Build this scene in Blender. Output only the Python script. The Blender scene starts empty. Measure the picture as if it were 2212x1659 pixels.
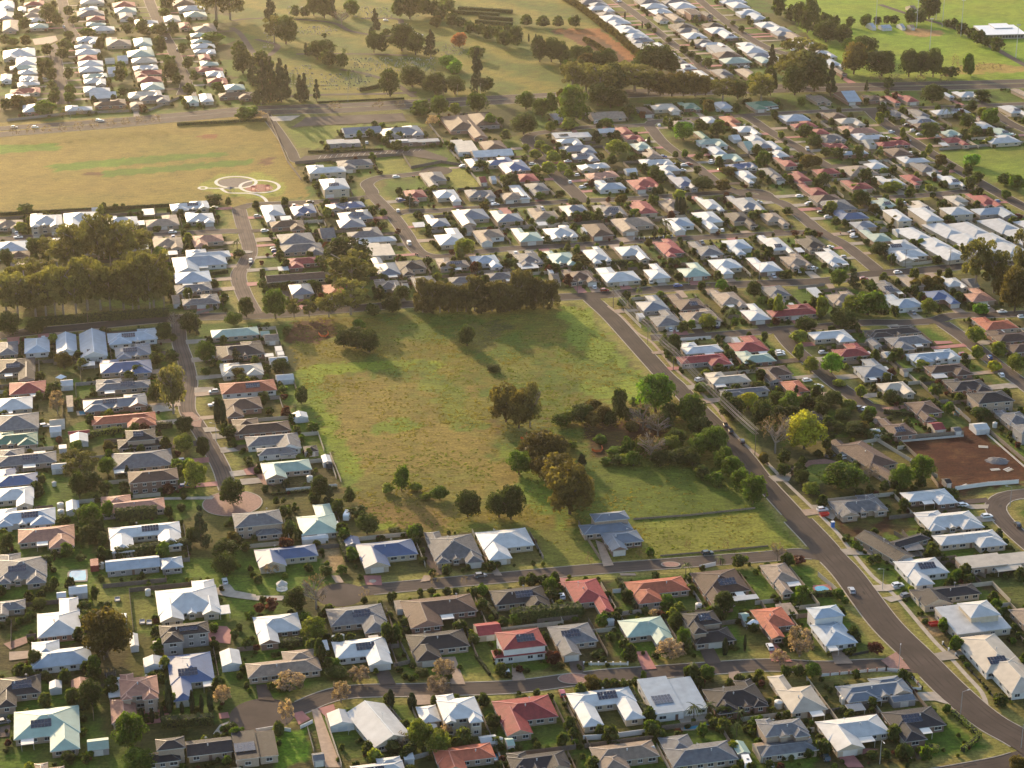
import bpy, math, random
import numpy as np
from mathutils import Vector, Matrix
R = math.radians
# ---------------------------------------------------------------- camera, light, exposure
FPX, CX, CY, PITCH, CAMH = 4250.0, 1106.0, 829.5, R(21.54), 332.0
scene = bpy.context.scene
COL = scene.collection
cam_d = bpy.data.cameras.new("camera"); cam = bpy.data.objects.new("camera", cam_d); COL.objects.link(cam)
cam_d.sensor_width = 36.0; cam_d.sensor_fit = 'HORIZONTAL'; cam_d.lens = 36.0 * FPX / 2212.0
cam_d.clip_start = 1.0; cam_d.clip_end = 20000
cam.location = (0, 0, CAMH); cam.rotation_euler = (R(90) - PITCH, 0, 0)
scene.camera = cam
HAZE = 0.000027
SUN_EL, SUN_AZ = 15.5, -24.0            # degrees; azimuth measured from +Y (the view direction), minus is left
sd = Vector((math.sin(R(SUN_AZ)) * math.cos(R(SUN_EL)), math.cos(R(SUN_AZ)) * math.cos(R(SUN_EL)), math.sin(R(SUN_EL))))
sun_d = bpy.data.lights.new("sun", 'SUN'); sun_d.energy = 3.0; sun_d.angle = R(0.6); sun_d.color = (1.0, 0.73, 0.43)
sun = bpy.data.objects.new("sun", sun_d); COL.objects.link(sun)
sun.rotation_euler = sd.to_track_quat('Z', 'Y').to_euler(); sun.location = (0, 900, 400)
world = bpy.data.worlds.new("World"); scene.world = world; world.use_nodes = True
wn = world.node_tree; bg = wn.nodes['Background']
sky = wn.nodes.new('ShaderNodeTexSky'); sky.sky_type = 'NISHITA'; sky.sun_disc = False
sky.sun_elevation = R(SUN_EL); sky.sun_rotation = R(SUN_AZ); sky.altitude = 600; sky.dust_density = 2.5; sky.air_density = 1.0
wn.links.new(sky.outputs[0], bg.inputs[0]); bg.inputs[1].default_value = 0.15
scene.view_settings.view_transform = 'Standard'; scene.view_settings.look = 'None'
scene.view_settings.exposure = 1.18; scene.view_settings.gamma = 1.0
scene.render.engine = 'CYCLES'
# houses: per tile, x0 y0 x1 y1 colour form ; '+' = extra wing of the house before, '^' = upper storey block
HOUSES = {
(0,3): """-60 200 225 350 g l
300 185 695 530 w q
250 525 790 800 s c
-60 850 365 1140 d cs
90 1120 700 1550 m cs
1330 30 1895 395 w c
1370 390 1815 585 d Cs
1440 660 1860 1080 b ls
1025 820 1365 1090 k C
+ 950 1050 1175 1275
1600 1385 2010 1560 d g
+ 1140 1500 1560 1640
^ 1340 1385 1600 1510
2000 1340 2400 1600 d fs
275 1595 560 1760 t c""",
(1,3): """-30 320 410 590 w c
-110 625 560 880 t q
600 240 1155 520 g cs
650 525 1180 800 w rs
1240 155 1950 450 n l
1290 460 1880 740 d l
775 1105 1350 1480 w v 27
1540 1000 1970 1290 w C
+ 1380 1115 1600 1270
1520 1440 2100 1700 o c
800 1555 1290 1740 w cs""",
(2,3): """-150 450 300 640 r Hs
+ -180 600 300 710
-200 85 355 325 d rs
440 25 900 345 r r
980 5 1575 240 o l
1545 -60 2135 270 n ls
300 405 795 690 g ls
920 350 1415 610 m r
1455 300 1850 500 d Cs
+ 1520 440 1930 590
480 960 1150 1300 w us
1090 880 1690 1200 s fs
1625 890 2230 1190 d c
-180 1030 450 1380 r l
680 1420 1310 1700 t l
1265 1335 1945 1645 g j
-60 1475 520 1720 d c""",
(3,3): """-150 270 300 540 o c
-60 -110 330 150 t c
290 300 770 600 s c
^ 335 250 660 370
-10 840 515 1180 c j
575 860 1260 1090 l c
420 1200 1125 1510 w l
985 1130 1615 1430 d ls
-110 1200 370 1420 g C
+ -100 1400 430 1560
1235 65 1885 260 d l
1450 250 2110 510 w f
^ 1640 210 2010 360
2085 260 2500 420 t h
1700 515 2330 1000 c cs
+ 1860 700 2400 1010""",
(0,2): """70 -30 400 95 r h
-60 105 285 235 w h
-80 245 340 410 g h
-80 395 330 550 e c
-60 530 490 715 g cs
-60 710 330 890 b c
-60 880 300 1075 w c
-60 1040 485 1250 s cs
140 1215 650 1445 k r
-60 1440 415 1750 g cs
710 80 1270 240 l cs
785 240 1350 400 o r
1080 385 1345 495 d Hs
+ 1010 450 1440 560
960 560 1490 740 g h
1100 725 1540 860 n H
865 930 1420 1125 k j
930 1190 1570 1460 w us
905 1480 1380 1620 s g
+ 1380 1490 1580 1600
1890 -40 2390 90 o hs
1915 110 2280 290 n c
1990 270 2510 440 n c""",
(1,2): """-210 1085 230 1240 g H
+ -10 1235 225 1310
-100 420 395 590 g c
+ 0 530 350 620
35 650 495 825 m c
320 1035 715 1305 m q
-20 1385 550 1590 b c
855 1340 1425 1590 b c
1440 1250 1970 1570 g c
1890 1245 2450 1520 w c""",
(2,2): """680 1095 1010 1190 l H
+ 585 1180 1040 1300
770 1265 1165 1440 l c
1800 20 2240 115 g c""",
(3,2): """105 -30 410 130 o c
940 -20 1280 100 c c
1505 -60 1945 80 d c
1720 55 2130 170 d H
1950 215 2320 375 g c
2110 340 2400 430 g H
1180 145 1585 320 n c
930 285 1290 450 n cs
100 230 515 350 d h
700 505 1180 830 n l 25
500 950 1055 1145 g c
1150 905 1645 1060 w r
1260 1070 1875 1280 w c
1430 1260 2065 1440 w r
845 1290 1180 1520 d v 30
+ 1010 1310 1405 1400
1640 1450 2350 1600 c f
1090 1500 1640 1740 w cs""",
(0,1): """-60 225 200 325 t c
250 175 535 310 w C
545 170 845 315 w l
895 195 1190 305 w c
1245 195 1545 300 t c
1460 75 1810 165 w cs
1590 165 1855 275 w c
-60 420 240 520 s h
60 505 260 570 n h
80 585 385 700 t h
380 395 560 480 c h
700 430 900 545 w h
960 420 1280 520 w h
1310 370 1580 500 t c
1650 365 1940 475 k c
1595 480 1990 580 w c
1480 540 1970 700 s l
1495 680 1825 790 s h
1500 775 1835 880 g c
1560 880 1900 980 g c
-40 1290 160 1410 g h
200 1255 430 1395 s h
475 1235 660 1395 s v
680 1215 915 1430 s vs
920 1175 1360 1320 s cs
985 1305 1305 1445 l cs
855 1425 1310 1590 b c
820 1590 1300 1720 g cs
-40 1430 310 1640 d cs
1815 1165 2240 1260 m h
1840 1285 2290 1450 d c
1890 1460 2280 1600 c c""",
(1,1): """30 110 270 260 w c
280 100 530 205 b c
590 80 950 160 b cs
690 150 1020 260 l cs
+ 690 230 950 310
110 240 430 340 n c
175 350 510 455 g h
205 440 600 560 g c
250 560 570 660 r c
75 690 600 780 n g
275 790 500 890 l h
560 795 780 905 o h
530 310 690 400 g g
765 300 1100 400 g c
780 380 1230 470 w c
950 455 1205 560 c f
980 555 1250 720 l c
1200 590 1500 720 d c
1010 745 1265 860 g c
1330 725 1580 830 g h
1540 560 1850 660 t cs
1840 545 2135 660 s c
1655 725 1900 790 g h
1970 690 2240 760 g h
1440 190 1680 300 l c
1500 310 1830 460 w c
1685 145 2055 290 l c
2010 150 2310 260 l c
1865 320 2180 440 t l
1265 -20 1505 90 r c
1520 -20 1780 90 w c
1790 -30 2080 60 g c
2100 0 2340 70 t h""",
(2,1): """-20 305 275 430 m c
245 285 585 410 w c
600 270 885 385 n h
850 215 1265 345 t l
1300 220 1620 340 s c
1560 170 1880 320 w c
1840 175 2120 300 d c
120 130 410 240 t c
400 110 690 210 l c
690 105 1000 215 g cs
990 80 1260 190 r h
1260 65 1540 180 t c
1595 45 1830 165 w c
1850 25 2200 175 l c
-10 505 285 640 g c
260 500 585 640 m c
580 470 875 615 w c
885 465 1195 595 w c
1205 405 1510 560 r c
1515 420 1830 550 g c
1810 410 2130 540 s c
415 660 745 790 n c
720 640 1110 780 w c
1095 620 1370 750 w c
1390 610 1715 735 m c
1695 575 2040 710 w l
2020 560 2340 690 w c
1030 890 1360 1030 l c
1335 870 1680 1020 n cs
1700 840 2040 1000 t c
1145 1015 1475 1160 g c
1430 1005 1820 1145 t c
1925 965 2240 1110 w q
1430 1285 1820 1400 w c
1825 1240 2220 1390 r c
1425 1395 1900 1520 r c
1920 1360 2280 1480 m c
1660 1540 2060 1660 c c""",
(3,1): """-70 180 185 290 t c
-80 370 210 530 w cs
-60 810 245 950 g c
-100 1500 260 1640 n c
350 20 660 95 n h
430 65 770 160 g h
535 145 875 240 b c
700 250 985 340 l c
785 320 1085 430 m c
905 410 1300 510 w cs
1030 495 1425 600 w c
210 375 540 510 d c
80 530 395 655 t c
405 490 690 640 w c
850 50 1150 155 m cs
1165 75 1450 180 c cs
1010 150 1230 250 w H
1230 135 1500 250 w H
1485 125 1780 200 w H
1520 30 1780 120 c c
1730 10 2010 130 r c
1755 130 2160 230 s c
1165 310 1670 580 w z 19
1420 270 1970 550 w z 19
1660 265 2190 550 w z 19
1885 235 2470 500 w z 19
2120 235 2700 430 w z 19
470 855 830 980 t c
910 765 1150 885 g cs
1130 740 1360 820 t h
1460 725 1730 835 w c
975 875 1355 1005 s c
1325 850 1670 975 b c
1625 830 1970 950 k c
-40 965 440 1080 r c
345 1190 760 1310 w c
510 1305 890 1430 r c
680 1440 1080 1600 l c
820 1150 1330 1260 d c
1010 1235 1455 1365 g c
1180 1355 1680 1475 s c
1350 1480 1780 1600 n c
1755 1070 2165 1195 o c
1870 1175 2300 1300 n c
2040 1300 2400 1390 n h""",
(0,0): """-20 10 125 110 w c
-20 105 120 165 l h
10 175 160 270 t h
150 60 225 100 w h
235 55 375 105 t c
205 0 385 50 r c
190 105 365 150 t h
235 150 395 190 w h
255 200 420 245 m h
690 0 900 35 c h
685 50 850 95 w c
660 95 900 140 g h
745 135 910 180 r h
745 180 920 225 m c
770 230 990 270 w h
965 20 1170 65 r h
985 65 1180 110 m h
1020 110 1150 165 g h
1160 155 1370 210 w c
1250 205 1480 270 c c
1480 0 1700 50 n h
1530 55 1770 95 w h
1580 105 1790 150 m h
1405 135 1560 190 c h
1535 195 1650 245 r h
1650 205 1870 275 t c
1640 280 1800 320 m h
1640 320 1830 375 m c
1645 380 1860 420 w h
1670 420 1870 470 w c
1705 470 1820 520 r h
1720 520 1890 570 m c
1680 570 1930 625 r c
1770 615 1945 680 w c
1780 675 1975 740 r c
1930 725 2120 780 m h
1880 795 2200 860 n c
1590 830 1720 890 m h
1710 810 1845 880 w h
660 320 850 380 s c
905 320 1130 400 t c
1145 330 1315 400 m h
645 380 800 420 w h
650 420 870 475 w h
670 475 840 525 r h
670 525 890 575 w h
680 570 895 625 w h
715 625 930 680 m c
720 680 915 740 w c
720 735 950 800 w c
770 795 1005 855 w g
805 855 1090 920 n c
560 905 795 960 w c
1115 880 1240 930 t h
1085 405 1330 495 m c
1130 500 1355 545 c h
1145 550 1370 610 w c
1155 610 1405 670 r c
1180 660 1400 715 r h
1210 715 1420 780 m h
1095 780 1400 850 c c
1200 820 1470 890 g c
15 415 305 510 w c
130 495 315 565 w h
80 565 315 605 m h
150 590 325 645 w c
160 650 330 710 w c
145 705 345 755 w c
80 755 350 820 r c
35 805 260 890 s c
190 900 410 970 s h
0 640 105 700 w h""",
(1,0): """735 1095 1090 1160 l gs
1040 1085 1460 1190 l c
605 1205 905 1250 l f
1150 1200 1590 1240 l fs
1580 1000 2000 1200 n c
1800 980 2110 1090 n h
1680 1225 1930 1320 c f
1920 1215 2180 1300 n h
1845 1290 2230 1360 w g
1795 1370 1970 1450 b h
1950 1355 2240 1430 b c
425 1415 780 1500 w C
540 1540 810 1640 w Hs
690 1370 1030 1465 g c
1410 1485 1680 1610 g l
1210 215 1320 250 w g
1290 250 1370 290 w g""",
(2,0): """-150 1380 180 1500 b c
-10 1500 240 1575 r h
550 0 820 40 g h
650 25 845 60 l h
635 55 895 105 w c
720 95 915 145 g h
745 135 990 190 w hs
820 170 1050 225 w c
880 215 1080 270 w hs
910 255 1140 300 w hs
960 280 1190 335 w c
990 330 1250 380 l cs
1040 385 1240 430 c f
1140 415 1380 450 w c
1230 370 1345 430 s h
1350 455 1450 500 w h
1380 500 1520 550 g h
1425 550 1600 600 w hs
1420 600 1540 650 w h
1055 -5 1300 40 g hs
1290 0 1540 35 g h
1110 35 1350 75 w h
1350 25 1600 75 w hs
1170 75 1400 125 w c
1200 120 1350 180 t c
1320 120 1490 180 t h
1420 70 1650 125 t h
1490 90 1640 130 n F
1625 100 1735 140 d H
1350 205 1610 260 d h
1640 200 1840 240 d h
1410 245 1640 295 g c
1660 235 1890 290 w h
1455 285 1690 335 w h
1745 265 1955 330 w hs
1530 330 1760 390 g h
1610 370 1870 420 w c
1680 400 1930 460 c f
1730 450 1990 500 n h
1790 500 2070 550 m h
1790 0 2030 30 w h
1840 20 2060 70 w hs
1900 65 2150 130 s c
2010 110 2212 170 s h
2090 195 2300 240 w hs
1935 360 2120 410 w h
1950 400 2212 460 w h
2030 460 2260 500 l h
2080 490 2260 545 m h
1565 610 1730 690 w h
1720 600 1950 680 g c
1930 595 2140 670 t h
1190 895 1460 970 c c
1425 880 1640 950 e c
1730 880 1920 940 s h
2020 875 2330 945 e c
1070 925 1230 990 n h
650 970 990 1030 t g
320 980 455 1040 l h
1360 1035 1600 1100 t c
1635 1010 1820 1090 w c
1805 1005 2010 1100 o c
1905 1090 2160 1170 w c
1985 1160 2212 1240 w c
1580 1135 1700 1200 e h
1590 1200 1870 1270 m c
1675 1265 1860 1335 s h
1740 1330 2010 1400 m c
1830 1400 2130 1465 b c
2050 1215 2260 1280 l h
1930 1475 2150 1580 w c
2130 1450 2330 1530 g h
340 1145 695 1200 w fs
720 1110 900 1150 w g
880 1100 1055 1165 r h
955 1165 1160 1230 r c
375 1195 620 1260 w c
395 1255 740 1335 l c
490 1320 765 1400 l cs
545 1405 860 1470 w c
610 1475 945 1555 k c
690 1550 985 1640 s c
975 1530 1300 1640 r c
1340 1510 1610 1630 b c
1240 1425 1490 1510 w c
1090 1365 1400 1435 w c
1090 1285 1300 1365 t c
1005 1225 1220 1300 m c
100 1580 360 1690 g c
-20 1600 150 1720 w hs""",
(3,0): """-20 190 110 240 w hs
-20 225 205 280 w hs
20 265 210 310 l h
110 280 330 350 t h
180 340 430 400 w h
260 385 480 435 t h
340 430 600 500 w c
460 500 640 580 s c
560 580 660 640 n h
-20 470 130 530 w h
330 815 550 890 t c
585 800 790 880 s g
805 815 1030 880 n c
1090 800 1290 880 r c
1020 830 1125 890 r h
1510 800 1600 840 s h
1585 785 1870 850 w c
2130 770 2260 830 t h
90 990 370 1050 s h
165 1045 430 1105 r c
335 1110 540 1165 r h
470 970 700 1030 n h
575 1020 850 1090 c c
600 1080 960 1160 k c
710 1145 1030 1210 w c
395 1155 690 1230 g c
910 1210 1240 1270 r c
460 1230 700 1290 r c
620 1300 870 1340 s h
985 1275 1260 1350 n h
785 1380 1045 1460 w c
610 1430 960 1520 t h
380 1455 630 1510 r h
1105 1345 1400 1410 w c
1230 1400 1480 1500 g c
905 1515 1195 1605 w c
1155 1510 1370 1600 r c
620 1550 915 1640 r c
1470 1505 1690 1610 w cs
145 1480 395 1590 r c
255 1585 525 1690 r c
-20 1220 110 1290 s c
-20 1295 205 1370 w c
50 1355 255 1440 r c
-20 1475 135 1560 g cs
1030 955 1220 1030 g c
1165 1005 1480 1080 l cs
1220 950 1400 1010 g h
1405 940 1750 990 w hs
1665 985 1860 1050 t c
1760 1050 1965 1110 w h
1245 1060 1530 1120 n c
1460 1115 1690 1180 m c
1490 1185 1750 1260 r c
1900 1105 2120 1170 m hs
1830 1165 2190 1240 w c
2030 915 2260 1010 w cs""",
}
SHEDS = {
(0,3): "590 75 755 160 w g;485 140 570 190 w g;420 905 535 980 w v;610 885 775 990 k v;750 1395 940 1510 m g;1235 695 1410 790 w v;1320 560 1425 640 c f;1115 500 1195 610 w v;1895 640 2085 780 w v;930 890 1040 1050 w f;1885 255 1990 330 w f",
(1,3): "1875 395 2130 520 r g;610 1165 850 1300 w v;1265 1525 1370 1590 w f;1920 1370 2090 1450 w g;2145 1405 2240 1470 m g;480 1530 595 1600 g g;565 560 630 640 w f;1190 215 1275 290 t f;970 520 1090 640 c f",
(2,3): "790 345 885 390 w f;1955 315 2070 390 m g;1890 1430 2060 1540 m v;1145 1485 1250 1530 w g;2080 1440 2230 1560 t g;1905 160 2130 215 w f;320 1520 480 1620 w f",
(3,3): "65 240 260 340 t f;1045 1010 1275 1090 l g;670 1100 845 1170 l f;830 1030 990 1090 l f;0 0 1 1 w f",
(0,2): "425 300 560 360 c g;425 360 530 420 w g;585 395 775 440 r g;600 430 760 510 w v;440 680 575 740 w g;565 1010 685 1100 s v;505 525 575 560 w f;570 110 630 200 t f;285 590 395 690 w f;180 470 330 530 w f",
(1,2): "305 245 450 300 w v;405 530 540 590 d h;560 615 655 680 w v;750 1320 905 1400 b v;390 1310 625 1350 w g;580 1190 720 1240 w f;195 550 355 620 g f",
(3,2): "1375 330 1540 400 r g;1580 370 1680 410 g g;1740 335 1920 400 w g;865 385 990 450 w g;540 490 715 590 n v;1145 1360 1350 1440 g f;1960 1560 2212 1620 c f;1505 820 1590 860 d g",
(0,1): "790 135 860 165 w g;1225 150 1335 200 w f;1430 510 1535 545 w f;1480 890 1555 970 t g;700 1465 820 1505 w f;520 1620 630 1680 w g;1190 250 1250 285 w f;1560 850 1620 890 w f",
(1,1): "60 1225 200 1290 t g;30 1200 120 1240 m g;160 1335 230 1375 w f;180 1380 245 1410 w f;70 1395 155 1425 w f;105 1420 280 1490 w g;165 1570 330 1630 w g;205 210 310 245 w f;1350 265 1470 305 w f;1770 290 1880 345 t g;1255 790 1325 840 c g;185 645 285 680 w f",
(2,1): "210 260 310 290 w f;40 610 235 665 w f;320 710 420 780 t g;300 665 365 700 w f;595 310 650 345 w f;1070 1050 1150 1085 w f;1895 1260 1980 1300 w f;1805 1465 1915 1500 w f;1560 930 1645 990 w f",
(3,1): "340 835 490 910 w f;1695 750 1810 820 g g;850 1270 985 1330 g v;985 1380 1075 1430 w g;1140 1525 1215 1560 t g;190 965 250 1010 w f;790 1380 905 1415 w f;955 1510 1055 1545 w f;1410 1570 1555 1610 w f;1085 325 1140 360 w g;225 485 320 520 w f",
(0,0): "925 590 1015 640 w g;905 505 990 530 c g;1010 490 1105 530 w g;740 1015 745 1018 w g",
(1,0): "0 0 1 1 w f;1905 1530 2000 1580 r g;2010 1525 2080 1560 w g",
(2,0): "1870 1170 1985 1210 w g;1970 1230 2085 1300 m g;965 1455 1085 1490 w g",
(3,0): "815 1210 925 1260 c g;1475 1235 1570 1260 w f;860 210 920 240 s g;950 215 1070 245 s g;1125 215 1175 240 s g;1205 220 1270 240 t g;1205 60 1280 90 t g;1370 1495 1475 1530 w f",
}
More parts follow.
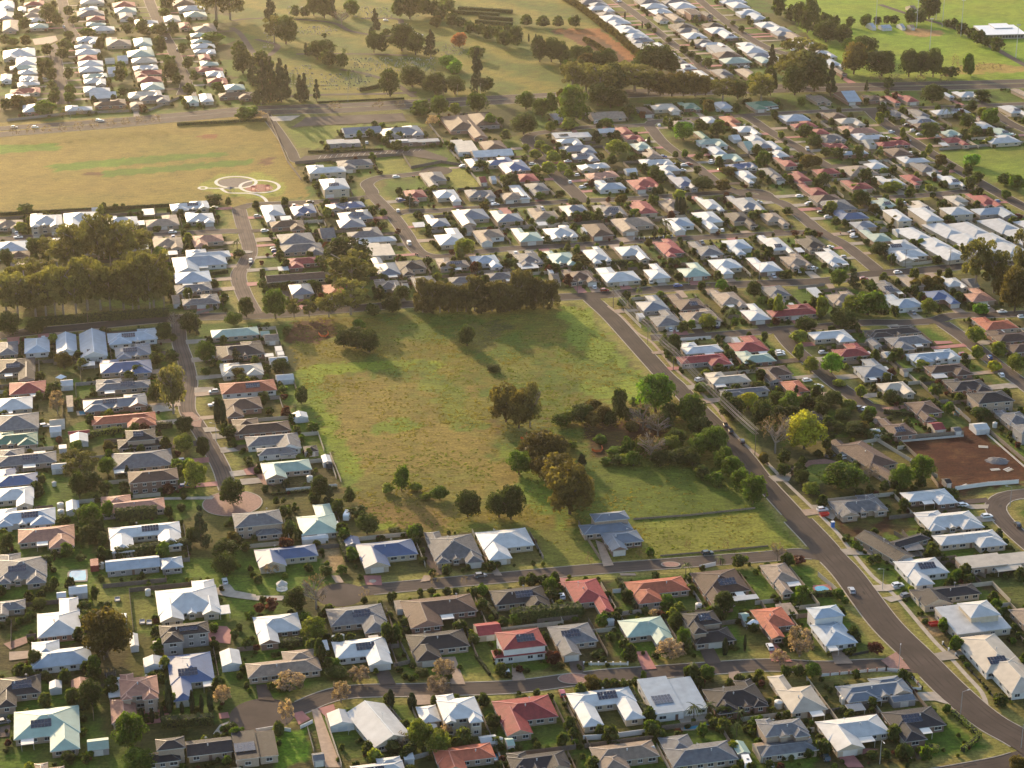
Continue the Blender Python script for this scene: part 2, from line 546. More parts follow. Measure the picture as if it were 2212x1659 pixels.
# trees: centre x, foot y, width, height (tile pixels), kind
TREES = {
(0,3): "925 740 400 420 o;825 230 85 150 d;745 330 130 110 d;910 320 130 90 d;795 1130 210 210 d;820 890 110 200 g;1135 1520 270 300 g;1200 1720 260 190 g;310 810 120 160 d;1930 1130 150 160 f;1465 1180 60 250 s;1225 1240 40 90 s;1315 1270 40 110 s;1405 1270 35 120 s;1575 1190 35 90 s;1665 1190 40 180 s;1745 1180 35 140 s;1820 1170 50 180 s;470 120 90 100 d;2170 400 80 90 g;2140 640 100 100 d;900 740 120 150 x;250 400 60 80 d;345 290 120 90 u;320 360 60 40 u;260 330 70 50 u;2030 560 70 90 u;2070 480 60 60 u;380 140 60 50 u",
(1,3): "520 310 240 290 x;500 560 220 180 y;1125 590 90 180 d;1215 600 90 180 d;290 1020 250 150 f;895 930 180 120 f;735 1110 160 170 f;1570 1010 200 110 f;1620 900 180 150 f;260 1280 130 190 f;1165 1130 60 130 s;1350 1150 70 120 s;1420 1500 220 230 y;1580 1560 220 200 y;140 320 110 120 r;340 300 200 180 d;1260 1500 150 130 x;1650 1400 100 110 f;560 760 100 200 d;700 900 200 100 d;1960 180 90 100 g;1190 210 60 70 d;940 240 90 130 x;1550 120 80 150 x;1800 100 60 100 x;1650 170 80 60 u;1730 170 60 60 u;1520 160 70 50 u;60 240 60 60 u;30 330 90 90 r;1430 870 140 60 u;1100 520 50 60 u",
(2,3): "330 160 120 140 g;780 450 110 110 g;860 590 90 100 d;960 640 90 100 d;1000 740 110 110 g;1370 740 250 150 f;1480 640 120 180 g;1530 650 80 120 p;1410 480 120 160 d;1385 430 90 90 y;1330 400 90 80 d;1830 330 190 170 d;1840 680 50 130 s;2010 650 25 130 s;1135 890 50 60 g;690 1010 150 140 o;880 1020 100 110 d;970 1020 90 120 d;1680 900 140 110 g;1505 890 45 40 r;1570 1250 140 140 p;1700 1200 120 100 p;1830 1240 150 100 d;1960 1240 130 80 p;1210 1410 120 130 d;500 1360 110 130 d;1330 270 130 90 g;1440 320 100 80 y;600 350 60 80 d;1940 1390 90 130 p;90 100 70 90 d;160 100 60 80 d;260 90 110 90 d;720 710 90 50 u;760 680 70 40 u;130 840 50 40 u;370 820 70 40 u;60 1040 45 40 u;1060 240 80 60 u;1230 380 90 80 f;1150 330 80 50 u",
(3,3): "270 720 220 240 f;100 780 150 110 f;255 880 100 110 d;150 880 100 100 d;380 890 160 120 g;610 210 100 90 g;665 250 70 60 g;920 680 130 100 r;350 1590 80 90 d;1540 1190 70 70 g;900 1600 110 80 d;1015 1600 90 90 d;2150 1700 150 130 o;640 1180 90 50 u;1210 880 80 40 u;525 700 40 50 u",
(0,2): "500 270 120 190 f;1500 280 270 430 a;1600 440 150 150 d;1755 640 100 170 d;1690 920 200 240 y;1590 600 160 150 y;1530 770 110 110 g;1640 760 100 110 g;2010 1060 200 230 d;1740 1400 180 330 c;1660 1400 120 150 d;700 820 270 230 e;740 960 260 180 d;690 1000 140 230 d;930 790 150 140 g;665 590 110 90 g;920 960 120 120 d;780 1250 190 200 g;700 1200 120 120 d;830 1330 130 160 d;770 1400 160 160 d;930 1180 120 160 g;1350 160 140 160 d;1880 340 50 190 s;1930 340 50 180 s;1980 480 140 110 d;2150 720 70 60 d;60 1440 140 140 d;400 1570 110 90 d;540 1220 120 80 d;470 80 130 90 d;1960 1520 220 160 d;1960 1680 220 200 d;2020 1400 130 110 o;1100 800 70 90 c;30 1320 70 60 y;940 600 100 100 o;1140 600 60 70 d;700 1530 90 50 u;1570 1100 80 60 u;1470 940 50 50 u;1390 940 50 50 u;60 100 60 50 u",
(1,2): "1260 940 140 220 g;1140 950 110 80 y;1375 930 110 70 y;1585 1010 160 110 g;1475 1000 100 50 y;1830 1170 210 230 d;2100 1170 200 220 d;815 1040 110 140 d;870 1160 180 90 d;960 1310 190 170 d;555 990 170 180 d;640 1030 110 140 c;300 1330 100 150 d;250 1160 100 110 d;490 420 120 80 g;2160 350 280 330 o;340 240 90 60 p;130 1659 130 90 f;600 1659 120 80 d;740 1640 90 60 g;390 180 110 150 d;240 80 80 60 g;80 80 110 70 g;180 1050 60 70 d;240 1040 50 60 d;510 1030 45 45 u;1200 1300 120 50 u;1320 1310 120 50 u;1550 1450 60 60 r;2015 1560 40 50 u;80 930 60 50 u;245 900 40 60 s",
(2,2): "60 400 220 340 o;155 390 200 380 a;600 350 220 160 d;480 350 130 100 y;780 350 160 150 o;930 330 130 280 d;1060 210 110 90 d;1240 270 320 330 v;1130 420 250 230 x;1200 680 260 220 x;1260 470 240 180 x;1550 380 230 270 g;1620 480 200 180 d;1400 260 110 110 x;1755 640 220 250 g;1620 640 200 190 g;1822 760 170 200 g;1900 835 180 200 g;1975 935 180 190 g;2080 1060 220 260 g;270 700 350 270 o;60 800 200 200 g;120 640 150 140 o;400 900 320 280 o;500 1160 400 440 o;600 740 110 130 c;1000 640 110 170 g;900 700 150 80 d;1340 700 130 110 d;1450 700 200 120 d;-10 1190 220 290 d;1190 1490 70 70 g;1640 80 130 80 g;1500 1660 100 110 p;1800 1560 120 70 p;1850 280 130 200 d;2040 230 180 140 Y;2150 400 200 250 d;1900 330 200 200 d;2170 700 80 100 o;670 1600 70 140 x;1100 1530 60 120 x;1515 1460 60 110 x;1845 1460 60 110 x;330 620 300 150 o;250 800 200 160 o;1700 560 170 160 g;420 380 150 110 g;700 260 140 110 o;1030 420 120 90 o;760 520 110 70 g;520 560 90 60 y;900 640 160 80 g;1120 620 170 120 g;1380 600 160 140 y;1290 600 120 120 d;1560 720 150 150 d;1640 820 130 110 d;1760 880 130 110 g;1380 340 150 170 d;1470 300 110 130 d;1100 560 110 90 o;1000 700 150 80 y;820 700 120 60 g;1970 1600 130 120 d;1000 330 130 120 d;700 380 150 130 o;850 370 130 130 d;1130 330 120 140 g;1330 420 150 180 d;1420 560 180 160 d;1500 690 160 130 d;1280 720 160 140 d;1050 720 150 120 g;1600 760 110 70 d;1700 850 90 60 g",
(3,2): "190 250 180 170 g;410 140 100 80 d;240 130 70 110 c;310 590 330 320 Y;60 620 250 330 x;560 200 150 130 d;850 330 110 80 d;700 230 130 80 y;600 420 120 90 d;750 450 200 110 d;830 440 110 100 o;650 940 380 220 g;370 970 150 110 y;1320 880 220 240 g;1150 920 200 200 g;1060 190 130 130 d;1440 110 130 110 d;1560 260 90 100 g;1830 310 170 90 d;290 880 130 130 d;870 860 160 140 x;300 700 90 70 d;610 30 110 60 y;800 120 90 100 y;130 700 120 130 d;1500 1520 80 60 d;260 1560 130 60 r;900 1560 110 70 d;530 640 70 60 o;770 730 90 60 d;500 400 90 130 d;80 200 150 120 d;200 330 150 130 d;80 330 150 130 d;460 300 130 140 d;520 470 150 140 c;640 330 150 110 d;480 230 150 120 d;330 200 130 110 d;870 300 120 90 g;100 480 120 120 d;130 800 120 100 d;270 800 110 110 d;430 640 90 60 d;730 650 120 70 d;900 480 140 80 d;1020 500 150 70 d;970 460 130 70 d;1400 340 110 60 y;80 1540 130 160 x;1010 940 90 100 d",
(0,1): "215 190 140 80 d;905 180 50 90 d;1000 150 45 50 d;1060 150 45 50 d;190 360 110 90 y;670 700 300 370 e;860 690 240 360 e;960 680 180 370 e;1070 660 260 340 e;560 700 230 260 e;1180 540 200 200 e;240 1000 300 250 e;400 1070 240 340 e;550 1060 220 330 e;660 1060 220 330 e;760 1020 230 360 e;870 1020 220 340 e;955 1030 220 360 e;1070 1020 220 340 e;1200 1020 240 400 e;1330 1000 230 430 e;1420 1000 120 300 e;60 1080 260 330 e;160 1100 200 320 e;310 1080 220 330 e;250 790 260 190 e;90 1250 200 200 d;310 1230 160 130 d;60 650 120 150 d;310 560 150 150 d;1640 1230 180 170 d;1420 1290 130 150 d;1500 1190 120 140 x;1700 1240 60 150 c;2020 1160 160 110 g;2130 1090 130 170 d;2070 570 100 70 d;2050 490 90 80 p;1780 1490 170 190 g;1490 1480 130 110 d;1385 1460 80 60 y;1850 100 150 60 d;1970 130 60 80 d;555 1540 140 150 o;1190 1590 100 90 d;1140 690 70 60 g;1370 600 120 110 g;1780 1590 80 80 d;2040 1480 130 130 c;2060 1620 120 90 o;1250 680 180 140 e;1040 860 160 180 e;700 840 200 190 e;420 560 160 150 e;1130 850 180 250 e;1300 870 180 250 e;340 900 180 220 e;180 920 180 220 e;1300 1050 180 300 e;1150 1050 160 280 e;480 1070 180 300 e;1000 540 180 220 e;800 560 190 230 e;1500 1290 60 60 u;1370 1390 60 40 u",
(1,1): "170 1110 200 260 g;780 700 400 290 D;830 860 330 240 e;460 1080 110 150 e;630 1080 150 160 e;330 1090 120 150 e;820 1060 260 220 e;880 980 160 120 e;1180 1050 170 140 d;1010 1080 130 110 d;1070 950 100 130 d;1255 940 140 120 d;1440 1040 150 270 P;1515 1040 140 260 P;1590 1040 150 270 P;1665 1035 140 265 P;1740 1035 150 250 P;1815 1035 140 260 P;1890 1030 150 270 P;1965 1030 150 270 P;2040 1030 150 280 P;2115 1030 150 290 P;2190 1030 150 290 P;880 1370 230 180 d;980 1400 200 190 d;890 1200 120 90 g;760 1350 150 150 d;1825 1340 140 180 d;210 1560 160 110 d;1800 560 170 150 y;620 230 80 90 y;540 650 100 90 d;1100 210 70 60 g;1110 320 70 60 d;1490 640 70 70 d;1620 690 60 70 o;1700 690 90 60 o;1910 690 80 80 o;2180 670 130 90 d;1330 130 130 110 c;1970 170 80 70 o;50 840 80 80 d;270 1250 80 90 d;100 1190 70 60 d;1230 370 50 50 r;1690 550 50 50 r;1055 140 35 40 r;50 640 40 50 r;100 560 40 30 r;2050 1560 130 60 u;690 480 120 60 g",
(2,1): "50 1010 150 300 P;125 1000 150 300 P;200 1000 150 290 P;275 1000 140 280 P;345 985 130 270 P;580 650 170 90 o;950 100 110 70 o;1450 90 110 100 y;1420 200 35 140 s;1455 200 35 140 s;1480 200 35 140 s;1230 80 50 110 s;560 270 100 100 d;650 270 100 110 d;740 260 100 110 d;1065 210 90 60 g;1325 360 120 120 p;540 120 120 60 d;1000 150 80 60 d;1450 440 50 50 d;1180 480 60 70 o;1810 850 100 90 v;2090 920 120 140 d;2160 970 70 60 g;1090 930 70 100 p;950 1000 80 80 g;1020 1020 60 100 p;1280 920 70 60 g;1690 1190 150 130 y;1890 1150 120 150 p;1550 1190 80 80 g;1320 1340 90 100 d;1400 1410 120 170 d;1930 1170 70 80 g;2180 1310 60 100 d;2050 1520 130 70 d;840 430 25 30 r;660 120 40 70 d;830 95 45 50 r;1775 375 35 35 r;1940 415 25 30 r;2110 420 60 50 d;240 70 100 60 g;420 50 90 60 d;630 430 80 60 u;1700 840 40 50 p",
(3,1): "610 820 150 140 g;740 830 130 160 c;960 560 160 120 d;1065 630 70 100 d;1320 480 80 70 g;1250 760 45 70 d;1790 840 230 370 e;1950 870 200 320 e;2040 950 230 300 o;2130 1060 250 380 o;2190 800 200 350 e;1270 850 100 90 o;1370 840 120 100 o;1460 830 110 90 o;860 1080 300 200 g;740 1060 180 150 y;930 1070 150 190 g;650 1190 220 170 d;600 1150 120 150 d;330 1220 180 130 d;85 1090 80 190 y;455 1100 110 200 y;890 890 110 110 d;1390 1060 140 130 y;1830 1060 130 90 v;1085 1070 70 90 d;1750 1010 70 60 d;265 1310 150 100 y;265 1460 90 140 y;550 1580 180 170 v;370 1570 130 140 y;1790 1320 150 150 y;1800 1450 110 110 y;1980 1430 130 120 y;1950 1560 110 100 Y;2140 1560 140 150 y;1070 1490 90 100 d;1330 1530 140 60 y;760 1440 100 50 d;540 190 110 100 y;590 300 100 80 d;800 130 160 140 d;920 190 100 80 o;1100 300 80 90 o;1215 60 100 90 d;1500 140 90 70 d;1560 290 110 90 d;2050 60 80 70 g;160 200 100 60 d;1340 1650 100 60 d;1000 1080 120 100 d;1700 640 90 160 e;230 380 70 50 r;330 380 60 40 r;430 390 90 40 r",
(0,0): "430 200 130 130 d;495 230 90 90 d;470 80 50 60 d;600 140 80 70 d;640 210 80 60 d;215 260 90 90 d;170 180 80 70 d;35 390 80 80 d;115 400 100 60 g;225 400 80 70 o;410 480 90 80 d;545 520 95 85 d;600 370 80 80 d;570 450 110 90 d;390 660 120 120 d;445 700 90 90 d;435 590 80 70 d;455 780 80 70 d;475 840 80 70 d;470 900 100 80 d;600 880 90 60 g;610 830 90 80 g;590 690 80 90 d;390 1000 160 100 g;60 950 100 80 d;1100 310 90 90 d;1230 310 110 110 d;1370 310 140 90 d;1500 310 90 100 d;1470 570 90 70 g;1380 470 110 120 d;1640 830 90 90 d;1620 600 90 90 d;1540 740 90 90 d;1480 700 130 130 d;1050 720 100 120 d;1060 830 80 60 d;1870 170 250 240 e;1990 170 220 200 e;2080 500 130 110 d;2100 640 170 150 d;2190 740 130 170 c;1840 380 160 60 g;1630 280 50 80 p;755 320 130 60 g;870 440 70 90 o;1880 790 90 60 g;1450 90 120 110 d;1430 150 90 60 g;1040 620 90 70 g;130 1200 90 110 x;270 1195 90 110 x;410 1185 90 100 x;545 1175 90 100 x;680 1160 90 110 x;820 1150 90 110 x;960 1135 90 100 x;1090 1125 90 100 x;1220 1110 90 110 x;1350 1100 90 110 x;545 1040 80 90 x;700 1030 80 90 x;975 1010 80 90 x;1100 1000 80 90 x;1210 990 80 90 x;2140 1040 170 90 g;250 920 130 60 o;1580 470 70 80 d;1690 700 80 70 d;150 930 120 80 o",
(1,0): "130 210 110 220 c;160 370 130 170 e;260 390 160 200 d;340 150 70 80 d;420 150 80 70 d;500 140 110 150 d;590 160 110 150 d;660 150 80 150 c;740 220 150 130 x;830 140 110 110 g;1030 300 90 170 c;1130 310 60 50 d;1020 460 110 150 d;1095 460 90 140 d;1260 450 190 190 d;1380 480 130 160 d;1510 490 130 180 c;1330 170 160 180 d;1230 160 100 150 d;1450 140 120 130 d;1540 150 100 120 d;1650 120 120 110 d;1760 420 140 130 R;1660 600 160 110 v;1720 640 120 110 v;1900 520 120 100 d;1910 800 150 300 c;2000 790 90 100 d;1160 840 150 190 d;1350 760 200 140 d;1450 760 110 80 d;1550 820 180 150 d;1620 820 70 110 c;1720 820 150 130 d;530 520 140 130 d;640 580 130 120 d;600 480 170 100 d;435 490 60 90 c;770 540 60 120 p;805 740 45 140 p;740 590 90 110 d;60 900 160 300 c;130 880 160 300 c;220 880 160 290 c;270 850 80 220 c;330 790 50 150 p;380 880 110 180 c;420 870 80 180 c;525 870 70 140 c;40 600 120 130 d;110 600 80 70 d;1430 1010 130 110 g;1580 1010 140 140 g;1720 990 110 90 y;1910 980 160 140 g;1530 1110 110 100 f;1160 1220 80 70 d;1235 1210 60 60 d;990 1200 70 70 d;895 1190 40 50 g;2020 1100 90 90 g;2150 1220 90 80 d;1380 1010 100 70 d;685 990 110 110 x;1055 970 100 100 x;1245 960 100 90 x;1850 300 100 90 d;1930 310 90 90 d;2010 350 100 100 d;2080 330 90 80 d;2150 420 120 130 d;2190 330 90 90 d;1950 1480 100 80 d;2180 1620 110 100 d;20 1040 130 70 f;1600 180 120 110 d;1700 230 110 90 d;1560 240 90 80 o;1780 240 100 70 d;590 330 40 35 d",
(2,0): "40 410 100 150 d;130 230 100 80 d;275 240 110 80 d;405 240 90 80 d;535 240 90 90 d;80 360 15 60 s;145 360 15 60 s;205 360 15 60 s;240 540 120 180 d;340 540 130 170 d;420 560 110 160 d;480 580 100 120 d;570 560 130 130 d;660 500 90 80 d;640 620 130 120 o;750 620 130 140 d;830 600 120 140 d;1200 640 200 200 d;1290 650 220 200 d;1380 650 120 140 d;520 800 180 170 e;640 800 170 180 e;760 850 180 190 e;870 840 190 230 d;950 760 190 150 e;1060 800 220 200 e;1180 820 190 180 e;1280 840 170 160 o;1380 840 160 160 o;1480 840 160 170 o;1580 840 150 160 o;1670 830 120 140 o;740 920 160 160 d;850 940 150 150 d;920 920 150 110 d;530 1080 230 260 g;440 940 100 130 o;340 980 90 130 g;260 1020 150 130 g;120 950 150 120 g;100 1170 200 150 d;330 1140 80 80 y;490 1130 140 100 y;820 1100 100 60 g;1000 1000 110 80 d;1480 1220 190 150 v;910 1350 190 130 y;870 1430 90 80 d;1630 1150 100 90 d;1770 1180 130 110 d;1420 1060 80 50 d;1700 980 90 90 o;1945 970 80 60 d;1650 920 60 60 d;1820 880 140 130 e;1950 860 150 130 d;2100 830 130 150 g;2150 900 150 180 e;730 1230 60 90 s;1180 1250 30 60 s;240 1290 90 70 y;290 1330 100 70 y;200 1380 100 80 y;355 1410 120 100 y;120 1310 70 60 y;310 1510 130 100 y;430 1490 90 80 y;490 1530 90 60 y;210 1500 90 70 y;1140 1500 70 70 d;1230 1560 100 100 d;1300 1580 90 70 d;1600 1510 60 60 d;1490 1360 50 50 g;1610 1390 80 60 d;1415 1370 50 50 d;1665 1560 50 40 r;1715 1600 45 40 r;1855 1600 40 50 r;1650 1659 170 100 d;1820 1659 110 80 o;2160 1440 110 100 g;2110 1340 90 70 d;1870 1520 120 60 o;110 1400 50 50 d;30 1620 80 110 c;1350 370 55 40 d;1230 290 40 40 d;1175 260 55 50 d;1485 470 70 60 d;1545 500 60 50 d;1610 550 60 60 d;1690 590 85 70 d;1985 280 50 45 d;1905 220 45 35 d;1555 410 40 50 d;975 330 60 40 d;975 165 15 55 s;1125 245 12 55 s;600 680 150 100 e;700 720 150 110 e;1100 640 150 110 d;500 640 120 110 d",
(3,0): "90 150 110 140 d;190 190 120 110 d;265 220 110 160 d;370 260 120 220 d;340 290 110 160 d;430 330 120 120 d;500 370 180 150 d;640 400 130 150 d;490 230 90 100 d;575 240 70 90 d;710 240 75 80 d;845 235 80 85 g;945 220 65 60 d;1025 210 60 60 d;1090 215 70 65 d;1225 215 100 110 d;1320 210 90 110 d;1390 170 160 170 d;1540 240 60 60 d;1600 250 80 70 d;1670 310 90 90 d;1745 340 80 80 d;1815 390 100 110 d;1890 410 80 80 d;1975 460 100 110 d;700 440 130 80 g;840 480 190 130 d;740 650 190 220 o;920 560 150 100 d;980 670 220 180 d;1215 670 150 190 d;1320 660 150 170 d;1425 670 120 200 d;1610 640 60 170 x;1730 660 90 150 g;1835 650 110 110 x;1670 660 70 90 x;1920 640 60 90 x;1980 640 90 90 x;1560 670 140 80 d;270 740 330 260 e;230 830 180 200 d;400 800 220 240 d;540 830 100 220 c;30 650 100 200 c;20 830 100 200 d;1420 900 180 130 d;1760 970 80 80 d;850 790 45 75 c;290 920 60 60 g;980 990 80 80 d;960 1080 80 100 y;1160 1200 50 90 y;310 1200 130 100 d;400 1280 130 90 d;1720 1110 120 110 d;1400 1200 150 110 d;1920 1080 130 110 g;1860 1020 120 80 y;1545 1040 80 120 p;1760 1440 145 95 v;2040 1600 100 80 g;2130 1640 120 100 g;1725 1530 80 90 d;1805 1590 90 90 d;1745 1650 100 100 d;1490 1440 90 80 o;1580 1470 60 50 d;1390 1340 60 90 y;1800 1180 110 70 d;1910 1250 90 60 y;780 1380 80 100 d;600 1370 110 70 d;945 1370 100 80 p;495 1360 70 70 d;270 1390 80 60 d;420 1440 80 70 o;110 1200 60 60 y;150 1260 35 40 d;340 1460 110 90 o;470 1610 90 100 d;840 1580 100 100 d;740 1530 80 60 y;760 1659 120 60 y;1070 1659 170 70 y;1390 1659 80 60 y;1850 880 130 80 d;1095 740 120 100 x;1310 760 110 110 x;1520 760 90 120 x;930 730 110 90 x;1040 770 80 80 d",
}
HEDGE_ROWS = [  # tile, x0 y0 x1 y1, height m, width m, description
((0,1),340,1150,1460,1065,3.6,4,'long tall dark hedge between the gum grove and the road'),
((0,1),0,205,1900,105,2.0,1.2,'low dark hedge behind the houses along the golden park'),
((0,3),1400,1300,1850,1270,3.0,3,'clipped dark hedge below the row of cypresses'),
((0,2),1000,1180,1360,1150,4.5,3,'tall dark hedge below the salmon roofed house'),
((0,2),1000,1500,1650,1410,3.5,3,'dark hedge along the near side of the white courtyard house'),
((0,2),760,460,1050,415,2.5,2,'bright hedge below the orange roofed house with the cream walls'),
((0,2),1190,400,1490,375,2.5,2,'dark hedge behind the dark two storey house'),
((2,3),0,400,590,340,4.5,4,'thick olive hedge below the dark blue roofed house'),
((2,3),925,60,1070,290,2.5,1.6,'clipped hedge between the red and orange roofed houses'),
((2,3),1010,1010,1190,1260,2.5,1.6,'clipped hedge between the white courtyard house and the modern house'),
((1,2),715,1340,790,1540,2.5,1.8,'clipped hedge beside the blue roofed garage'),
((1,2),130,960,700,905,1.0,1,'low white edged garden hedge below the mint roofed house'),
((3,3),1590,1190,1830,1400,1.6,1.6,'bright clipped hedge on the corner of the main road'),
((3,3),1830,1400,1680,1520,1.6,1.6,'bright clipped hedge turning along the bottom road'),
((3,3),250,190,560,170,2.0,1.5,'hedge below the swimming pool with red paving'),
((3,3),1375,1500,1475,1510,1.5,3,'boxy clipped hedge beside the white garage door'),
((1,3),1960,230,2080,370,2.0,1.6,'hedge right of the long brown roofed house'),
((1,3),80,620,400,590,2.5,3,'dark hedge below the curved white roof'),
((1,3),1900,700,2020,860,1.2,1.0,'narrow clipped hedge in the front lawn'),
((3,2),1000,255,1320,290,2.0,1.5,'clipped hedge behind the brown roofed house at the cul de sac'),
((0,1),1790,1290,2240,1250,2.2,2,'dark hedge below the mint roofed hall'),
((2,1),700,630,1000,625,2.5,2,'green hedge between the two middle rows of white roofs'),
((2,1),1600,575,1950,560,2.5,2,'dark hedge behind the green roofed house'),
((2,1),130,450,500,445,1.5,1.5,'low hedge in front of the white roofed house'),
((0,0),1530,1085,2212,1050,2.0,1.5,'dark clipped hedge along the top of the golden park'),
((1,0),0,1050,95,1045,2.0,1.5,'short dark hedge beside the park gate'),
((1,0),450,1320,1100,1300,1.5,1.5,'low hedge below the care home car court'),
((1,0),530,890,1280,855,1.2,1.2,'long low hedge along the cemetery front'),
((1,0),900,790,1080,755,2.5,2,'dark block hedge by the cemetery drive'),
((2,0),0,110,1,111,2,2,''),
((1,0),1750,85,2212,115,3,4,'farthest clipped hedge row of the cemetery garden'),
((1,0),1690,115,2100,140,3,4,'second clipped hedge row of the cemetery garden'),
((1,0),1930,160,2212,185,3,4,'third clipped hedge row of the cemetery garden'),
((1,0),1900,200,2212,225,3,4,'nearest clipped hedge row of the cemetery garden'),
((0,1),1820,720,1970,700,2,1.5,'clipped hedge at the end of the silver roofed house'),
((1,1),60,830,520,780,2,1.5,'dark hedge below the grey mansard building'),
((1,1),920,170,1050,150,2.5,2,'dark hedge at the end of the blue roofed house'),
]
ROADS = [ # name-desc, width m, base pixel points
(9,[(1262,632),(1284,652),(1325,690),(1393,765),(1434,810),(1462,835),(1507,882),(1558,932),(1603,982),(1644,1035),(1685,1080),(1733,1132),(1768,1172)]),
(8,[(566,1545),(600,1542),(650,1528),(700,1507),(765,1494),(928,1490),(1106,1484),(1231,1469),(1318,1459),(1418,1452),(1531,1444),(1659,1437),(1784,1442),(1896,1437),(1985,1442)]),
(8,[(735,1285),(803,1274),(928,1262),(1106,1246),(1281,1230),(1456,1217),(1659,1202),(1734,1196),(1800,1205)]),
(9,[(2260,1620),(2184,1648),(2084,1668),(1950,1690),(1800,1715)]),
(7,[(385,690),(388,740),(400,777),(410,825),(405,855),(405,887),(420,910),(440,942),(462,980),(480,1017),(490,1050),(500,1080)]),
(10,[(-60,735),(40,720),(175,707),(325,692),(425,685),(553,682),(700,672),(878,658),(1106,650),(1213,642),(1306,637),(1456,622),(1659,612),(1784,607),(1884,592),(1984,585),(2084,575),(2290,557)]),
(8,[(515,447),(522,475),(530,502),(540,540),(532,565),(515,595),(527,635),(550,678)]),
(8,[(515,450),(553,442),(678,437),(790,427),(803,415),(793,397),(818,384),(853,381),(903,375),(943,369)]),
(8,[(803,420),(828,445),(853,472),(878,507),(895,535),(915,550),(953,555),(1028,545),(1106,537),(1206,532),(1356,522),(1481,515),(1659,506),(1746,502),(1780,505)]),
(8,[(850,465),(878,457),(953,455),(1106,444),(1231,435),(1356,430),(1506,420),(1631,413),(1670,432)]),
(9,[(1138,300),(1151,320),(1181,357),(1213,390),(1246,420),(1256,434)]),
(8,[(1138,305),(1145,293),(1168,287),(1268,275),(1393,270),(1418,262),(1531,255),(1659,246),(1859,237),(2034,232),(2260,222)]),
(8,[(1401,270),(1431,307),(1468,335),(1506,362),(1556,400),(1610,420),(1659,430),(1696,442),(1734,470),(1771,500),(1821,527),(1859,555),(1896,585)]),
(8,[(1605,248),(1630,262),(1659,282),(1720,317),(1784,357),(1815,362)]),
(9,[(1879,238),(1909,265),(1971,305),(2009,330),(2084,375),(2134,405),(2212,447),(2280,480)]),
(8,[(2134,232),(2171,260),(2212,280),(2280,305)]),
(8,[(1890,428),(1950,425),(2020,420),(2084,413),(2134,405)]),
(7,[(573,247),(603,287),(628,325),(640,347),(668,350)]),
(9,[(128,-20),(135,5),(142,37),(150,62),(160,82),(125,98),(117,108),(125,150),(135,200),(137,225)]),
(9,[(318,-20),(322,0),(332,25),(345,55),(357,80),(375,112),(390,150),(402,180),(395,205)]),
(8,[(1310,-20),(1331,0),(1368,27),(1401,52),(1431,77),(1456,97),(1481,112),(1506,135),(1525,160)]),
(8,[(1490,-20),(1511,0),(1543,27),(1581,57),(1618,82),(1659,104),(1696,117),(1740,140)]),
(8,[(1406,730),(1450,729),(1531,725),(1659,715),(1684,712),(1784,705),(1871,697),(1959,697),(2021,692),(2059,682),(2159,680),(2290,672)]),
(8,[(1684,715),(1714,752),(1759,790),(1799,825),(1834,850),(1859,867),(1888,886)]),
(8,[(2034,697),(2084,732),(2134,772),(2179,807),(2250,860)]),
(8,[(2280,1062),(2212,1067),(2171,1074),(2151,1092),(2157,1112),(2179,1137),(2221,1175),(2290,1230)]),
(8,[(-50,520),(0,517),(75,512),(225,510),(350,507),(475,500),(525,500)]),
(13,[(-60,300),(0,291),(225,273),(375,259),(553,244),(728,239),(903,229),(1106,219),(1206,213),(1450,203),(1659,196),(1809,193),(2034,190),(2290,183)]),
(11,[(-60,284),(0,278),(225,262),(375,249),(553,234),(728,228),(903,219),(1106,209),(1206,204),(1450,194),(1659,187),(1809,184),(2034,180),(2290,173)]),
(6,[(553,212),(700,205),(820,203),(900,200)]),
(5,[(500,45),(553,40),(640,42),(720,50),(760,68),(840,78),(860,60),(860,42),(780,40)]),
(5,[(553,85),(600,100),(560,125),(520,75),(500,60)]),
(5,[(640,117),(780,117),(880,120)]),
(5,[(735,150),(790,160),(850,180),(895,210)]),
(7,[(1500,300),(1501,300.5),(1502,301)]),
(11.4,[(1724,1124),(1766,1168),(1796,1203),(1834,1244),(1909,1344),(1984,1419),(2059,1494),(2134,1557),(2212,1602),(2330,1680)]),
(6,[(1900,10),(1990,40),(2060,60),(2140,100),(2212,140),(2290,180)]),
]
